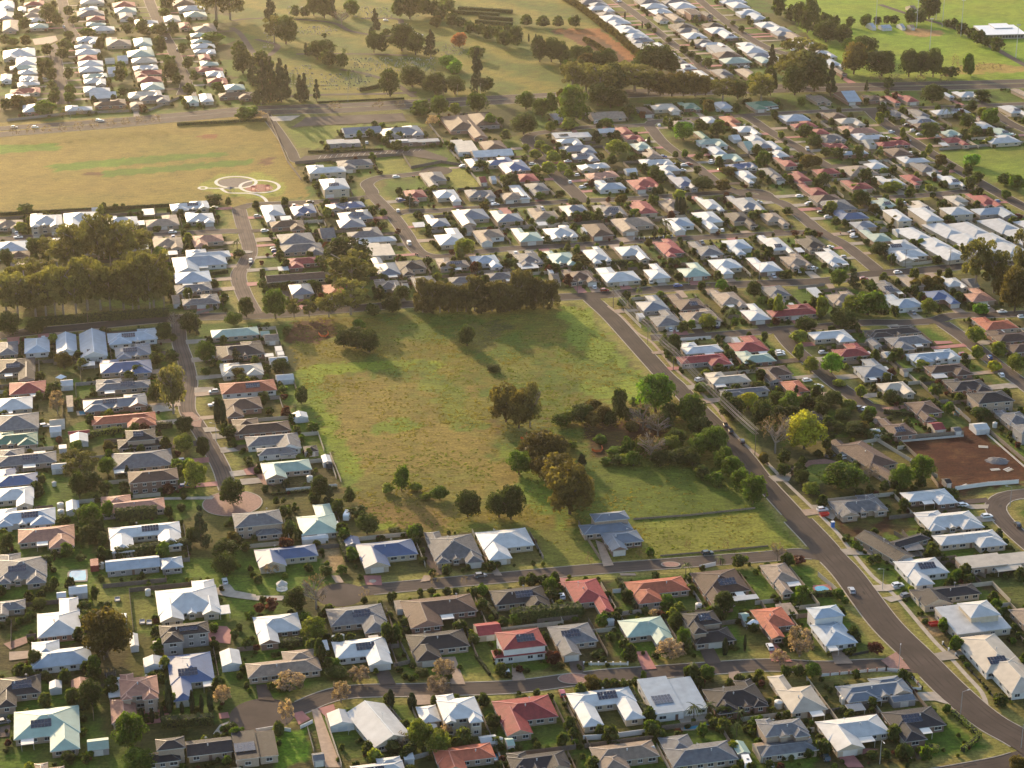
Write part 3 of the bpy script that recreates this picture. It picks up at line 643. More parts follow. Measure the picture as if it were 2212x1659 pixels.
CARS = { # tile: x y(front/foot centre) heading(deg, 0 = along +x of street grid, 90 = along depth) colour
(0,3): "1940 70 80 W;20 1290 10 G;1700 0 0 _",
(1,3): "1940 20 0 G;2165 855 70 W",
(2,3): "430 200 75 W;435 1045 70 R",
(3,3): "20 640 70 W;725 150 65 S;1125 105 5 w;1200 195 10 G;500 1600 78 B;10 1650 80 W",
(0,2): "380 380 10 w;1845 200 5 U;540 825 0 _",
(2,2): "1690 1485 5 B;1845 375 65 K;1890 425 65 K;1990 515 60 K",
(3,2): "440 40 5 W;795 225 30 G;845 235 30 W;540 640 20 G;670 655 5 W;640 600 5 w;1895 1165 5 W;2160 1240 65 K;1690 1070 5 w",
(0,1): "1490 360 0 W;155 405 0 U;2165 605 75 W;2160 630 75 K;1935 925 5 N",
(1,1): "75 350 5 W;155 505 5 N;165 525 5 b;1225 175 75 W;1320 460 80 V;465 100 0 K;1240 80 10 G;2065 120 5 U;2140 80 75 V",
(2,1): "800 865 0 r;1435 825 0 b;1200 790 60 V;1570 760 60 W;1370 1205 70 W;1430 1205 70 W;1480 1195 70 W;260 430 5 V;1620 1640 20 w;1410 370 70 W;1450 370 70 W;1815 345 70 W;1770 1180 70 N",
(3,1): "1125 710 0 W;830 765 0 r;400 675 20 W;745 385 5 W;745 400 5 W;275 50 0 W;2025 1050 0 U;1690 1420 5 r;1920 1445 60 b;2020 1600 65 W;105 1400 5 W;110 1420 5 W;480 1405 5 w;340 1645 5 W;270 700 70 w;2200 1095 0 W;460 190 0 K",
(0,0): "850 1050 5 W;300 1110 5 W;120 1110 5 w;870 1055 5 w;1430 345 60 W;1530 440 75 G;550 240 75 w;375 690 10 w",
(1,0): "1120 185 0 S;1210 1540 5 W;955 1245 70 w;1420 310 5 W;1380 300 5 W",
(2,0): "725 1070 20 W;570 1525 5 W;500 1585 65 W;610 1630 20 W;650 1610 10 K;180 1430 0 W;1730 1420 5 W;1730 1405 5 W;1490 1440 5 W;1530 1430 5 r;1270 1095 70 w;1775 965 60 W;2195 960 0 V;925 20 20 W;1945 590 0 w;2030 590 0 w",
(3,0): "1310 1175 0 W;1070 1150 20 W;220 440 5 W;340 1300 60 V;1210 1225 20 w;60 945 5 V",
}
# ---------------------------------------------------------------- helpers
SP, CP = math.sin(PITCH), math.cos(PITCH)
def at(px, py, z=0.0):
    """a place in the photograph (2212 px wide) to the point of the ground plane (or height z) it shows"""
    u = (px - CX) / FPX; v = (py - CY) / FPX
    dx, dy, dz = u, CP - v * SP, -SP - v * CP
    t = (CAMH - z) / -dz
    return (dx * t, dy * t)
def proj(x, y, z=0.0):
    dz = z - CAMH
    zc = y * CP - dz * SP; yc = y * SP + dz * CP
    return (CX + FPX * x / zc, CY - FPX * yc / zc, FPX / zc)
def tile(t, x, y): return (t[0] * 553.0 + x / 4.0, t[1] * 414.75 + y / 4.0)
MATS = {}
def nodes_of(m):
    m.use_nodes = True; nt = m.node_tree; return nt, nt.nodes['Principled BSDF']
def mat(name, col, rough=0.7, var=0.15, scale=0.6, bump=0.0, bscale=3.0, spec=0.4, lines=None, metal=0.0, detail=4):
    if name in MATS: return MATS[name]
    m = bpy.data.materials.new(name); nt, p = nodes_of(m)
    p.inputs['Roughness'].default_value = rough; p.inputs['Specular IOR Level'].default_value = spec
    p.inputs['Metallic'].default_value = metal
    tc = nt.nodes.new('ShaderNodeTexCoord'); no = nt.nodes.new('ShaderNodeTexNoise')
    no.inputs['Scale'].default_value = scale; no.inputs['Detail'].default_value = detail
    nt.links.new(tc.outputs['Object'], no.inputs['Vector'])
    oi = nt.nodes.new('ShaderNodeObjectInfo')
    rp = nt.nodes.new('ShaderNodeMapRange'); rp.inputs[1].default_value = 0.25; rp.inputs[2].default_value = 0.75
    rp.inputs[3].default_value = 1 - var; rp.inputs[4].default_value = 1 + var
    nt.links.new(no.outputs['Fac'], rp.inputs[0])
    r2 = nt.nodes.new('ShaderNodeMapRange'); r2.inputs[3].default_value = 1 - var * .7; r2.inputs[4].default_value = 1 + var * .7
    nt.links.new(oi.outputs['Random'], r2.inputs[0])
    mu = nt.nodes.new('ShaderNodeMath'); mu.operation = 'MULTIPLY'
    nt.links.new(rp.outputs[0], mu.inputs[0]); nt.links.new(r2.outputs[0], mu.inputs[1])
    vm = nt.nodes.new('ShaderNodeVectorMath'); vm.operation = 'SCALE'; vm.inputs[0].default_value = col[:3]
    nt.links.new(mu.outputs[0], vm.inputs['Scale']); out = vm.outputs[0]
    nt.links.new(out, p.inputs['Base Color'])
    if bump:
        b = nt.nodes.new('ShaderNodeBump'); b.inputs['Strength'].default_value = bump; b.inputs['Distance'].default_value = 0.3
        n2 = nt.nodes.new('ShaderNodeTexNoise'); n2.inputs['Scale'].default_value = bscale; n2.inputs['Detail'].default_value = 5
        nt.links.new(tc.outputs['Object'], n2.inputs['Vector']); nt.links.new(n2.outputs['Fac'], b.inputs['Height'])
        nt.links.new(b.outputs[0], p.inputs['Normal'])
    if lines:      # sheet joints / tile courses across the roof
        w = nt.nodes.new('ShaderNodeTexWave'); w.wave_type = 'BANDS'; w.bands_direction = lines[0]
        w.inputs['Scale'].default_value = lines[1]; w.inputs['Distortion'].default_value = 0.3
        nt.links.new(tc.outputs['Object'], w.inputs['Vector'])
        b = nt.nodes.new('ShaderNodeBump'); b.inputs['Strength'].default_value = lines[2]; b.inputs['Distance'].default_value = 0.06
        nt.links.new(w.outputs['Fac'], b.inputs['Height']); nt.links.new(b.outputs[0], p.inputs['Normal'])
    MATS[name] = m; return m
def leafmat(name, col, var=0.35, trans=0.35):
    if name in MATS: return MATS[name]
    m = bpy.data.materials.new(name); nt, p = nodes_of(m); p.inputs['Roughness'].default_value = 0.7
    p.inputs['Specular IOR Level'].default_value = 0.2
    at_ = nt.nodes.new('ShaderNodeAttribute'); at_.attribute_name = 'tint'
    oi = nt.nodes.new('ShaderNodeObjectInfo')
    ad = nt.nodes.new('ShaderNodeMapRange'); ad.inputs[3].default_value = 1 - var; ad.inputs[4].default_value = 1 + var
    nt.links.new(at_.outputs['Fac'], ad.inputs[0])
    a2 = nt.nodes.new('ShaderNodeMapRange'); a2.inputs[3].default_value = 0.8; a2.inputs[4].default_value = 1.25
    nt.links.new(oi.outputs['Random'], a2.inputs[0])
    mu = nt.nodes.new('ShaderNodeMath'); mu.operation = 'MULTIPLY'; nt.links.new(ad.outputs[0], mu.inputs[0]); nt.links.new(a2.outputs[0], mu.inputs[1])
    vm = nt.nodes.new('ShaderNodeVectorMath'); vm.operation = 'SCALE'; vm.inputs[0].default_value = col
    nt.links.new(mu.outputs[0], vm.inputs['Scale']); nt.links.new(vm.outputs[0], p.inputs['Base Color'])
    tr = nt.nodes.new('ShaderNodeBsdfTranslucent'); v2 = nt.nodes.new('ShaderNodeVectorMath'); v2.operation = 'MULTIPLY'
    v2.inputs[1].default_value = (1.5, 1.5, 0.7); nt.links.new(vm.outputs[0], v2.inputs[0]); nt.links.new(v2.outputs[0], tr.inputs['Color'])
    mx = nt.nodes.new('ShaderNodeMixShader'); mx.inputs[0].default_value = trans
    nt.links.new(p.outputs[0], mx.inputs[1]); nt.links.new(tr.outputs[0], mx.inputs[2])
    nt.links.new(mx.outputs[0], nt.nodes['Material Output'].inputs['Surface'])
    MATS[name] = m; return m
class MB:
    def __init__(s): s.v = []; s.f = []; s.m = []
    def face(s, pts, m=0):
        n = len(s.v); s.v.extend(pts); s.f.append(tuple(range(n, n + len(pts)))); s.m.append(m)
    def box(s, x0, y0, z0, x1, y1, z1, m=0, top=None):
        a = [(x0,y0,z0),(x1,y0,z0),(x1,y1,z0),(x0,y1,z0),(x0,y0,z1),(x1,y0,z1),(x1,y1,z1),(x0,y1,z1)]
        for i, q in enumerate(((0,3,2,1),(4,5,6,7),(0,1,5,4),(1,2,6,5),(2,3,7,6),(3,0,4,7))):
            s.face([a[k] for k in q], top if (i == 1 and top is not None) else m)
    def beam(s, a, b, w, h, m=0):
        a = Vector(a); b = Vector(b); d = (b - a)
        if d.length < 1e-4: return
        d.normalize(); up = Vector((0,0,1))
        if abs(d.z) > .95: up = Vector((0,1,0))
        sx = d.cross(up).normalized() * (w / 2); sz = sx.cross(d).normalized() * (h / 2)
        c = [[p + i * sx + j * sz for i, j in ((-1,-1),(1,-1),(1,1),(-1,1))] for p in (a, b)]
        for k in range(4): s.face([tuple(c[0][k]), tuple(c[0][(k+1)%4]), tuple(c[1][(k+1)%4]), tuple(c[1][k])], m)
        s.face([tuple(p) for p in c[0][::-1]], m); s.face([tuple(p) for p in c[1]], m)
    def cyl(s, x, y, z0, z1, r0, r1=None, n=12, m=0, cap=True):
        r1 = r0 if r1 is None else r1
        A = [(x + r0*math.cos(2*math.pi*k/n), y + r0*math.sin(2*math.pi*k/n), z0) for k in range(n)]
        B = [(x + r1*math.cos(2*math.pi*k/n), y + r1*math.sin(2*math.pi*k/n), z1) for k in range(n)]
        for k in range(n): s.face([A[k], A[(k+1)%n], B[(k+1)%n], B[k]], m)
        if cap: s.face(B, m); s.face(A[::-1], m)
    def mesh(s, name, mats):
        me = bpy.data.meshes.new(name); me.from_pydata([tuple(p) for p in s.v], [], s.f)
        for mm in mats: me.materials.append(mm)
        if len(mats) > 1: me.polygons.foreach_set('material_index', s.m)
        me.update(); return me
    def build(s, name, mats, parent=None, loc=(0,0,0), rz=0):
        return link(name, s.mesh(name, mats if isinstance(mats, (list, tuple)) else [mats]), parent, loc, rz)
def link(name, me, parent=None, loc=(0,0,0), rz=0, sc=None):
    o = bpy.data.objects.new(name, me); COL.objects.link(o); o.location = loc; o.rotation_euler = (0, 0, rz)
    if sc: o.scale = sc
    if parent: o.parent = parent
    return o
def empty(name, loc, rz=0):
    o = bpy.data.objects.new(name, None); COL.objects.link(o); o.location = loc; o.rotation_euler = (0,0,rz); o.empty_display_size = 0.5; return o
USED = {}
def tag(o, label=None, cat=None, group=None, kind=None):
    if label:
        w = label.split()
        if len(w) > 16: label = ' '.join(w[:16])
        o['label'] = label
    if cat: o['category'] = cat
    if group: o['group'] = group
    if kind: o['kind'] = kind
    return o
def copy_tree(o, parent=None):
    c = o.copy(); COL.objects.link(c); c.parent = parent
    for ch in o.children: copy_tree(ch, c)
    return c
_o = 'first second third fourth fifth sixth seventh eighth ninth tenth eleventh twelfth thirteenth fourteenth fifteenth sixteenth seventeenth eighteenth nineteenth twentieth'.split()
ORD = _o + [t + '-' + o for t in ('twenty', 'thirty', 'forty', 'fifty', 'sixty', 'seventy', 'eighty') for o in _o[:9]]
def catmull(P, step=3.0):
    out = []; P = [Vector((p[0], p[1])) for p in P]
    Q = [P[0]*2 - P[1]] + P + [P[-1]*2 - P[-2]]
    for i in range(1, len(Q) - 2):
        a, b, c, d = Q[i-1], Q[i], Q[i+1], Q[i+2]; n = max(2, int((c-b).length / step))
        for k in range(n):
            t = k / n
            out.append(0.5 * ((2*b) + (c-a)*t + (2*a-5*b+4*c-d)*t*t + (-a+3*b-3*c+d)*t**3))
    out.append(P[-1]); return out
def ribbon(mb, pts, off0, off1, z, m=0, keep=None):
    n = len(pts); L = []
    for i in range(n):
        t = (pts[min(i+1, n-1)] - pts[max(i-1, 0)]).normalized(); nn = Vector((-t.y, t.x)); L.append((pts[i] + nn*off0, pts[i] + nn*off1))
    for i in range(n-1):
        if keep and not (keep(L[i][0]) and keep(L[i+1][0])): continue
        mb.face([(L[i][0].x, L[i][0].y, z), (L[i][1].x, L[i][1].y, z), (L[i+1][1].x, L[i+1][1].y, z), (L[i+1][0].x, L[i+1][0].y, z)], m)
def pip(poly, X, Y):
    ins = np.zeros(X.shape, bool); n = len(poly); j = n - 1
    for i in range(n):
        xi, yi = poly[i]; xj, yj = poly[j]
        c = ((yi > Y) != (yj > Y)) & (X < (xj - xi) * (Y - yi) / ((yj - yi) if yj != yi else 1e-9) + xi)
        ins ^= c; j = i
    return ins
# ---------------------------------------------------------------- roads (geometry first: houses and ground use it)
RD = []
for w, pts in ROADS:
    RD.append((w, catmull([at(*p) for p in pts])))
_rp = []; _rw = []
for w, pts in RD:
    for p in pts: _rp.append((p.x, p.y)); _rw.append(w / 2)
RP = np.array(_rp); RW = np.array(_rw)
_RI = lambda: 0
RIDX = np.concatenate([[i] * len(p) for i, (w, p) in enumerate(RD)])
def road_d(x, y, skip=None):
    d = np.hypot(RP[:,0] - x, RP[:,1] - y) - RW
    if skip is not None: d = d[RIDX != skip]
    m = d.min()
    if skip is None:
        for bx, by, br in BG: m = min(m, math.hypot(bx-x, by-y) - br)
    return m
BG = [(*at(a, b), r) for a, b, r in [(566,1545,10.5),(735,1285,9),(502,1088,11.5),(943,369,10),(1890,887,8),(1815,362,8)]]
def road_near(x, y):
    d = np.hypot(RP[:,0] - x, RP[:,1] - y) - RW; i = int(d.argmin()); return d[i], RP[i], RW[i]
BULBS = [(566,1545,10.5),(735,1285,9),(502,1088,11.5),(943,369,10),(1890,887,8),(1815,362,8),(668,352,4),(2230,1150,3)]
# ---------------------------------------------------------------- houses: read the list, solve places
TH0 = 13.0
def solve(x0, y0, x1, y1, th, ze, flat=False):
    xm = (x0 + x1) / 2; xa, ya = at(xm, y1, ze); W = at(x1, (y0+y1)/2, ze)[0] - at(x0, (y0+y1)/2, ze)[0]
    D1 = at(xm, y0, ze)[1] - ya; D = D1
    if not flat:
        for _ in range(6):
            r = 0.155 * min(W, D); D2 = (at(xm, y0, ze + r)[1] - ya) * 2; D = max(5.0, min(D1, D2))
    c, s = math.cos(R(th)), math.sin(R(th)); tp = xa / ya
    A, B, C, E = abs(c - s*tp), abs(s + c*tp), abs(s), abs(c); det = A*E - B*C
    w = (W*E - D*B) / det if abs(det) > .3 else W*.8; d = (D*A - W*C) / det if abs(det) > .3 else D*.8
    w = min(max(w, .58*W), .98*W); d = min(max(d, .6*D), 1.02*D)
    w *= 1.06 if tp > .05 else 1.0; d *= 1.04
    ym = ya + D/2; t = (y1 - (y1-y0)*.45)
    xc = at(xm, t, ze)[0]
    return xc, ym, w, d
HS = []
for t, txt in HOUSES.items():
    for ln in txt.strip().split('\n'):
        f = ln.split()
        if f[0] in '+^':
            b = [float(v) for v in f[1:5]]; p0 = tile(t, b[0], b[1]); p1 = tile(t, b[2], b[3]); h = HS[-1]
            ze = 2.7 if f[0] == '+' else 5.7
            x, y, w, d = solve(p0[0], p0[1], p1[0], p1[1], h['th'], ze)
            dx, dy = x - h['x'], y - h['y']; c, s = math.cos(R(h['th'])), math.sin(R(h['th']))
            h['extra'].append((dx*c + dy*s, -dx*s + dy*c, w, d, ze)); continue
        b = [float(v) for v in f[:4]]; p0 = tile(t, b[0], b[1]); p1 = tile(t, b[2], b[3])
        form = f[5]; zsc = .77 if form[0] == 'z' else 1; th = float(f[6]) if len(f) > 6 else TH0
        two = form[0].isupper(); ze = 5.4 if two else 2.7
        x, y, w, d = solve(p0[0], p0[1], p1[0], p1[1], th, ze, form[0].lower() == 'f')
        HS.append(dict(x=x, y=y, w=w*zsc, d=d, th=th, col=f[4], form=form[0].lower(), solar='s' in form[1:], two=two, ze=ze, extra=[],
                       px=(p0[0]+p1[0])/2, py=(p0[1]+p1[1])/2, area=(p1[0]-p0[0])*(p1[1]-p0[1])))
# block names, found in the photograph by roads and fields
BLOCKS = [(0,1480,480,1760,'in the bottom left corner'),(0,1300,480,1480,'left of the lower turning circle'),
 (480,1490,1106,1760,'below the lower street, left'),(1106,1455,1620,1760,'below the lower street, middle'),(1620,1440,2000,1760,'at the bottom road corner'),
 (480,1340,1106,1490,'above the lower street, left'),(1106,1330,1960,1455,'above the lower street, right'),
 (480,1255,1106,1340,'near side of the middle street, left'),(1106,1215,1960,1330,'near side of the middle street, right'),
 (200,1110,1120,1300,'below the paved circle and long field'),(1120,1090,1420,1240,'on the middle street\'s far side'),
 (0,1130,200,1300,'at the left edge below the circle'),(1780,1050,2400,1440,'right of the main road, lower part'),
 (1960,1300,2400,1700,'right of the main road, bottom'),
 (0,840,200,1130,'left of the brick paved street, outer row'),(200,840,410,1130,'left of the brick paved street, inner row'),(410,830,640,1130,'between brick paved street and field'),
 (0,700,410,840,'below the gum tree grove'),(410,690,640,840,'left of the red dirt patch'),
 (0,500,360,600,'behind the gum tree grove'),(0,415,560,500,'below the golden park, top left'),(360,455,500,700,'right of the gum tree grove'),
 (553,430,640,700,'right of the small round island street'),(640,430,860,700,'left of the curving middle street'),(860,590,1110,760,'behind the pine row'),
 (860,415,1110,480,'first row past the park, left'),(860,480,1250,600,'behind the pine row, upper'),
 (1110,420,1660,480,'third row above the central crossroad street'),(1110,475,1660,545,'second row above the crossroad street'),
 (1110,540,1380,580,'far row above the crossroad street, left'),(1110,570,1660,650,'first row above the crossroad street'),(1380,540,1760,590,'far row above the crossroad street, right'),
 (1360,620,1700,720,'right of the field road, upper'),(1410,710,1700,830,'right of the field road, middle'),
 (1700,640,2300,700,'below the crossroad street, right'),(1660,690,2300,770,'around the lime tree street, upper'),(1660,770,2300,860,'around the lime tree street, lower'),(1560,830,2300,980,'behind the bare red dirt lot'),(1660,950,2300,1060,'beside the bare red dirt lot'),
 (1650,500,1860,600,'left of the right hand diagonal street'),(1860,420,2300,500,'inner right group of white roofs'),(1940,480,2300,590,'long white villas at the right'),(1750,420,1960,600,'right of the right hand diagonal street'),
 (0,0,100,290,'far top left block'),(100,0,250,80,'far top left, second street'),(160,70,290,290,'far top left, between the streets'),(230,0,360,290,'far top left, middle rows'),(360,0,553,290,'far top left, beside the cemetery'),
 (553,260,840,420,'beside the golden park'),(840,230,1110,430,'around the care home'),
 (1106,0,1330,70,'far top middle, beyond the hedge row'),(1106,0,1480,170,'far estate beyond the brown hedge row'),(1330,0,1560,70,'far estate, middle block top'),(1440,50,1660,180,'far estate, middle block lower'),(1550,0,1840,160,'far estate beside the sports fields'),
 (1150,200,1660,256,'under the big tree belt'),(1180,270,1480,330,'between the two upper streets, top'),(1180,330,1480,430,'between the two upper streets, lower'),
 (1430,250,1700,310,'right upper streets, top rows'),(1430,310,1700,430,'right upper streets, lower rows'),
 (1659,190,2300,236,'along the highway, right'),(1659,236,1900,300,'upper right grid, first block'),(1659,300,1900,345,'upper right grid, second block'),(1659,345,1960,430,'upper right grid, third block'),
 (1900,230,2300,325,'upper right grid beside the oval'),(1900,325,2300,440,'upper right grid below the oval')]
def block(px, py):
    for b in BLOCKS:
        if b[0] <= px < b[2] and b[1] <= py < b[3]: return b[4]
    return min(BLOCKS, key=lambda b: math.hypot(max(b[0]-px, 0, px-b[2]), max(b[1]-py, 0, py-b[3])))[4]
CN = dict(w='white', s='pale silver', c='cream', g='grey', d='charcoal', b='blue', r='red', o='orange', n='brown', m='pale green', k='salmon', t='tan', l='slate blue', e='dark green')
for h in HS: h['block'] = block(h['px'], h['py'])
groups = {}
for h in HS: groups.setdefault((h['block'], h['col']), []).append(h)
for (b, c), L in groups.items():
    L.sort(key=lambda h: h['px'])
    for i, h in enumerate(L):
        h['ref'] = ('%s roofed house %s' % (CN[c], b)) if len(L) == 1 else ('%s %s roofed house from left %s' % (ORD[i], CN[c], b))
HX = np.array([h['x'] for h in HS]); HY = np.array([h['y'] for h in HS])
HC = np.cos(np.radians([h['th'] for h in HS])); HSn = np.sin(np.radians([h['th'] for h in HS]))
HW = np.array([h['w'] for h in HS]) / 2; HD = np.array([h['d'] for h in HS]) / 2
def in_house(x, y, pad=0.0, skip=-1):
    dx, dy = x - HX, y - HY; lx = dx*HC + dy*HSn; ly = -dx*HSn + dy*HC
    k = (np.abs(lx) < HW + pad) & (np.abs(ly) < HD + pad)
    if skip >= 0: k[skip] = False
    return bool(k.any())
# ---------------------------------------------------------------- ground: one sheet, coloured by what grows there, plus one painted shadow band
T = tile
ZONES = [ # base-pixel polygon, colour, colour of patches, edge wobble (m)
 ([(-300,280),(-60,268),(572,240),(600,262),(668,425),(560,440),(490,446),(240,452),(-300,500)], (.25,.18,.058), (.20,.165,.048), 2),
 ([T((0,0),-60,1255),T((0,0),500,1240),T((0,0),540,1290),T((0,0),-60,1335)], (.115,.20,.022), (.10,.17,.022), 1.5),
 ([T((0,0),400,1430),T((0,0),1300,1345),T((0,0),1950,1320),T((0,0),1960,1345),T((0,0),1200,1420),T((0,0),500,1480)], (.115,.20,.022), (.10,.17,.022), 1.5),
 ([T((0,0),860,1480),T((0,0),2170,1375),T((0,0),2180,1420),T((0,0),1400,1490),T((0,0),900,1530)], (.11,.19,.022), (.09,.15,.022), 1.5),
 ([T((0,0),700,1490),T((0,0),900,1485),T((0,0),900,1525),T((0,0),720,1515)], (.14,.07,.04), (.12,.06,.03), 2),
 ([T((0,0),1700,1165),T((0,0),1900,1160),T((0,0),1890,1195),T((0,0),1720,1190)], (.24,.09,.05), (.2,.09,.05), 3),
 ([T((1,0),0,1370),T((1,0),140,1365),T((1,0),130,1420),T((1,0),0,1420)], (.16,.08,.05), (.2,.1,.05), 3),
 ([(430,400),(470,375),(570,373),(620,395),(615,420),(560,432),(440,412)], (.26,.26,.06), (.22,.24,.05), 1.5),
 ([(505,-60),(1180,-60),(1290,60),(1400,140),(1370,180),(1206,200),(900,212),(562,226),(520,120)], (.20,.175,.045), (.09,.12,.028), 3),
 ([T((2,0),330,255),T((2,0),720,245),T((2,0),900,400),T((2,0),1100,520),T((2,0),950,560),T((2,0),700,430),T((2,0),480,330)], (.15,.065,.045), (.10,.055,.04), 3),
 ([T((2,0),380,250),T((2,0),750,245),T((2,0),830,300),T((2,0),1090,500),T((2,0),1000,525),T((2,0),760,320),T((2,0),400,275)], (.30,.12,.06), (.25,.10,.055), 2),
 ([(1625,-60),(2300,-60),(2300,180),(1990,172),(1800,160),(1790,118),(1730,60)], (.17,.27,.026), (.21,.26,.035), 2),
 ([T((3,0),1150,255),T((3,0),1330,245),T((3,0),1500,270),T((3,0),1500,310),T((3,0),1300,320),T((3,0),1180,300)], (.36,.22,.13), (.34,.21,.12), 1),
 ([T((3,0),1480,600),T((3,0),1900,540),T((3,0),2212,580),T((3,0),2212,620),T((3,0),1700,640)], (.34,.24,.10), (.3,.24,.08), 5),
 ([(2020,328),(2110,322),(2300,312),(2300,445),(2212,420),(2100,372)], (.155,.215,.035), (.195,.20,.05), 2),
 ([(628,690),(900,672),(1215,655),(1262,668),(1400,830),(1480,880),(1545,960),(1655,1100),(1722,1175),(1690,1193),(1300,1215),(1140,1155),(825,1150),(745,1060),(635,790)], (.18,.15,.038), (.085,.12,.024), 3),
 ([(660,800),(900,820),(1080,860),(1060,960),(1130,1050),(900,1140),(830,1140),(760,1050),(700,900)], (.225,.17,.055), (.15,.14,.038), 8),
 ([(640,792),(690,800),(740,960),(790,1060),(860,1145),(815,1150),(745,1060)], (.19,.24,.03), (.12,.17,.03), 4),
 ([(1200,660),(1262,668),(1420,850),(1330,870),(1240,850),(1290,800)], (.21,.26,.045), (.15,.2,.04), 6),
 ([(636,792),(760,782),(900,778),(960,785),(940,800),(800,800),(680,812)], (.21,.26,.03), (.15,.20,.025), 3),
 ([(905,775),(1010,860),(1040,930),(1000,930),(930,850),(880,785)], (.11,.15,.03), (.15,.17,.035), 5),  # diagonal green strip; the dark of a long shadow band is in its colour
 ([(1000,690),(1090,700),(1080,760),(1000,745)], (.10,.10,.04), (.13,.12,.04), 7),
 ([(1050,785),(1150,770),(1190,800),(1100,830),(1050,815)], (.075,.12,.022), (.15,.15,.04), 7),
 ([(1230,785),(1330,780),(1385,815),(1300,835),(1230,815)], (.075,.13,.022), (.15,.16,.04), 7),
 ([(820,905),(890,900),(910,925),(860,940),(810,930)], (.15,.20,.03), (.12,.17,.025), 4),
 ([(700,1060),(860,1045),(1000,1090),(960,1145),(840,1140)], (.19,.125,.05), (.13,.115,.035), 6),
 ([(1090,960),(1160,1000),(1230,1120),(1200,1140),(1120,1060)], (.12,.18,.03), (.16,.19,.035), 4),
 ([(1118,905),(1165,915),(1150,945),(1110,940)], (.11,.055,.035), (.13,.09,.04), 3),
 ([(620,695),(700,690),(740,720),(690,745),(625,740)], (.09,.038,.028), (.08,.055,.025), 3),
 ([(1262,905),(1420,900),(1440,960),(1330,1000),(1260,985)], (.07,.028,.02), (.07,.05,.025), 5),
 ([(1040,900),(1140,890),(1200,930),(1120,950),(1050,945)], (.15,.085,.05), (.12,.13,.04), 5),
 ([(1180,1010),(1560,1010),(1640,1085),(1660,1100),(1380,1140),(1250,1120)], (.080,.118,.022), (.115,.14,.03), 2),
 ([(1365,1130),(1660,1100),(1722,1175),(1690,1190),(1420,1208),(1380,1170)], (.185,.19,.045), (.125,.16,.03), 1),
 ([(1140,1150),(1250,1155),(1296,1225),(1180,1240),(1170,1190)], (.165,.165,.045), (.11,.135,.035), 1),
 ([(1936,948),(2095,925),(2120,925),(2230,1015),(2230,1040),(2060,1063),(2012,1020)], (.060,.018,.013), (.095,.042,.026), 4),
 ([T((3,2),380,1040),T((3,2),620,1210),T((3,2),1200,1160),T((3,2),1290,1270),T((3,2),760,1330),T((3,2),640,1340)], (.06,.025,.018), (.09,.09,.03), 3),
 ([T((3,3),1320,380),T((3,3),1480,350),T((3,3),1560,520),T((3,3),1460,540)], (.30,.22,.17), (.2,.12,.08), 2),
 ([T((3,3),1880,60),T((3,3),2300,40),T((3,3),2300,260),T((3,3),1980,220)], (.10,.12,.04), (.09,.06,.04), 3),
 ([T((0,3),800,0),T((0,3),1330,0),T((0,3),1370,450),T((0,3),1150,460),T((0,3),880,330),T((0,3),800,150)], (.14,.18,.045), (.19,.17,.06), 2),
 ([T((1,2),480,1330),T((1,2),700,1340),T((1,2),760,1600),T((1,2),640,1659),T((1,2),560,1500)], (.33,.23,.16), (.30,.21,.15), .6),
 ([T((0,2),1580,1500),T((0,2),1880,1500),T((0,2),2000,1659),T((1,3),380,0),T((1,3),400,160),T((1,3),0,170),T((0,3),1990,100),T((0,3),1580,0)], (.12,.18,.035), (.15,.18,.04), 1),
 ([T((1,3),20,1370),T((1,3),440,1320),T((1,3),500,1560),T((1,3),200,1700)], (.10,.20,.02), (.12,.2,.025), .5),
 ([T((2,2),2030,-10),T((2,2),2212,80),T((3,2),120,560),T((3,2),540,640),T((3,2),520,980),T((3,2),120,950),T((2,2),2090,420),T((2,2),1820,120)], (.06,.075,.03), (.05,.05,.03), 2),
 ([T((3,2),320,690),T((3,2),560,680),T((3,2),480,870),T((3,2),350,870)], (.14,.20,.05), (.14,.18,.05), 1),
 ([T((1,0),270,1130),T((1,0),420,1095),T((1,0),1400,1060),T((1,0),1500,1090),T((1,0),740,1110),T((1,0),600,1290),T((1,0),350,1275)], (.17,.20,.045), (.12,.16,.035), 1),
 ([T((1,0),990,1390),T((1,0),1260,1370),T((1,0),1350,1480),T((1,0),1040,1510)], (.22,.22,.06), (.17,.2,.05), 1),
 ([T((1,0),1700,1440),T((1,0),1810,1440),T((1,0),1940,1610),T((1,0),1780,1640),T((1,0),1650,1560)], (.22,.22,.06), (.19,.2,.05), 1),
 ([T((0,1),1200,400),T((0,1),1310,400),T((0,1),1310,500),T((0,1),1200,480)], (.2,.24,.05), (.2,.2,.05), 1),
 ([T((0,1),400,560),T((0,1),1400,520),T((0,1),1480,1010),T((0,1),340,1150),T((0,1),-80,1200),T((0,1),-80,700)], (.15,.13,.06), (.14,.17,.04), 4),
]
def vnoise(X, Y, s, seed):
    rs = np.random.RandomState(seed); g = rs.rand(64, 64)
    x = X / s; y = Y / s; xi = np.floor(x).astype(int); yi = np.floor(y).astype(int); fx = x - xi; fy = y - yi
    fx = fx*fx*(3-2*fx); fy = fy*fy*(3-2*fy)
    a = g[xi % 64, yi % 64]; b = g[(xi+1) % 64, yi % 64]; c = g[xi % 64, (yi+1) % 64]; d = g[(xi+1) % 64, (yi+1) % 64]
    return (a*(1-fx)+b*fx)*(1-fy) + (c*(1-fx)+d*fx)*fy
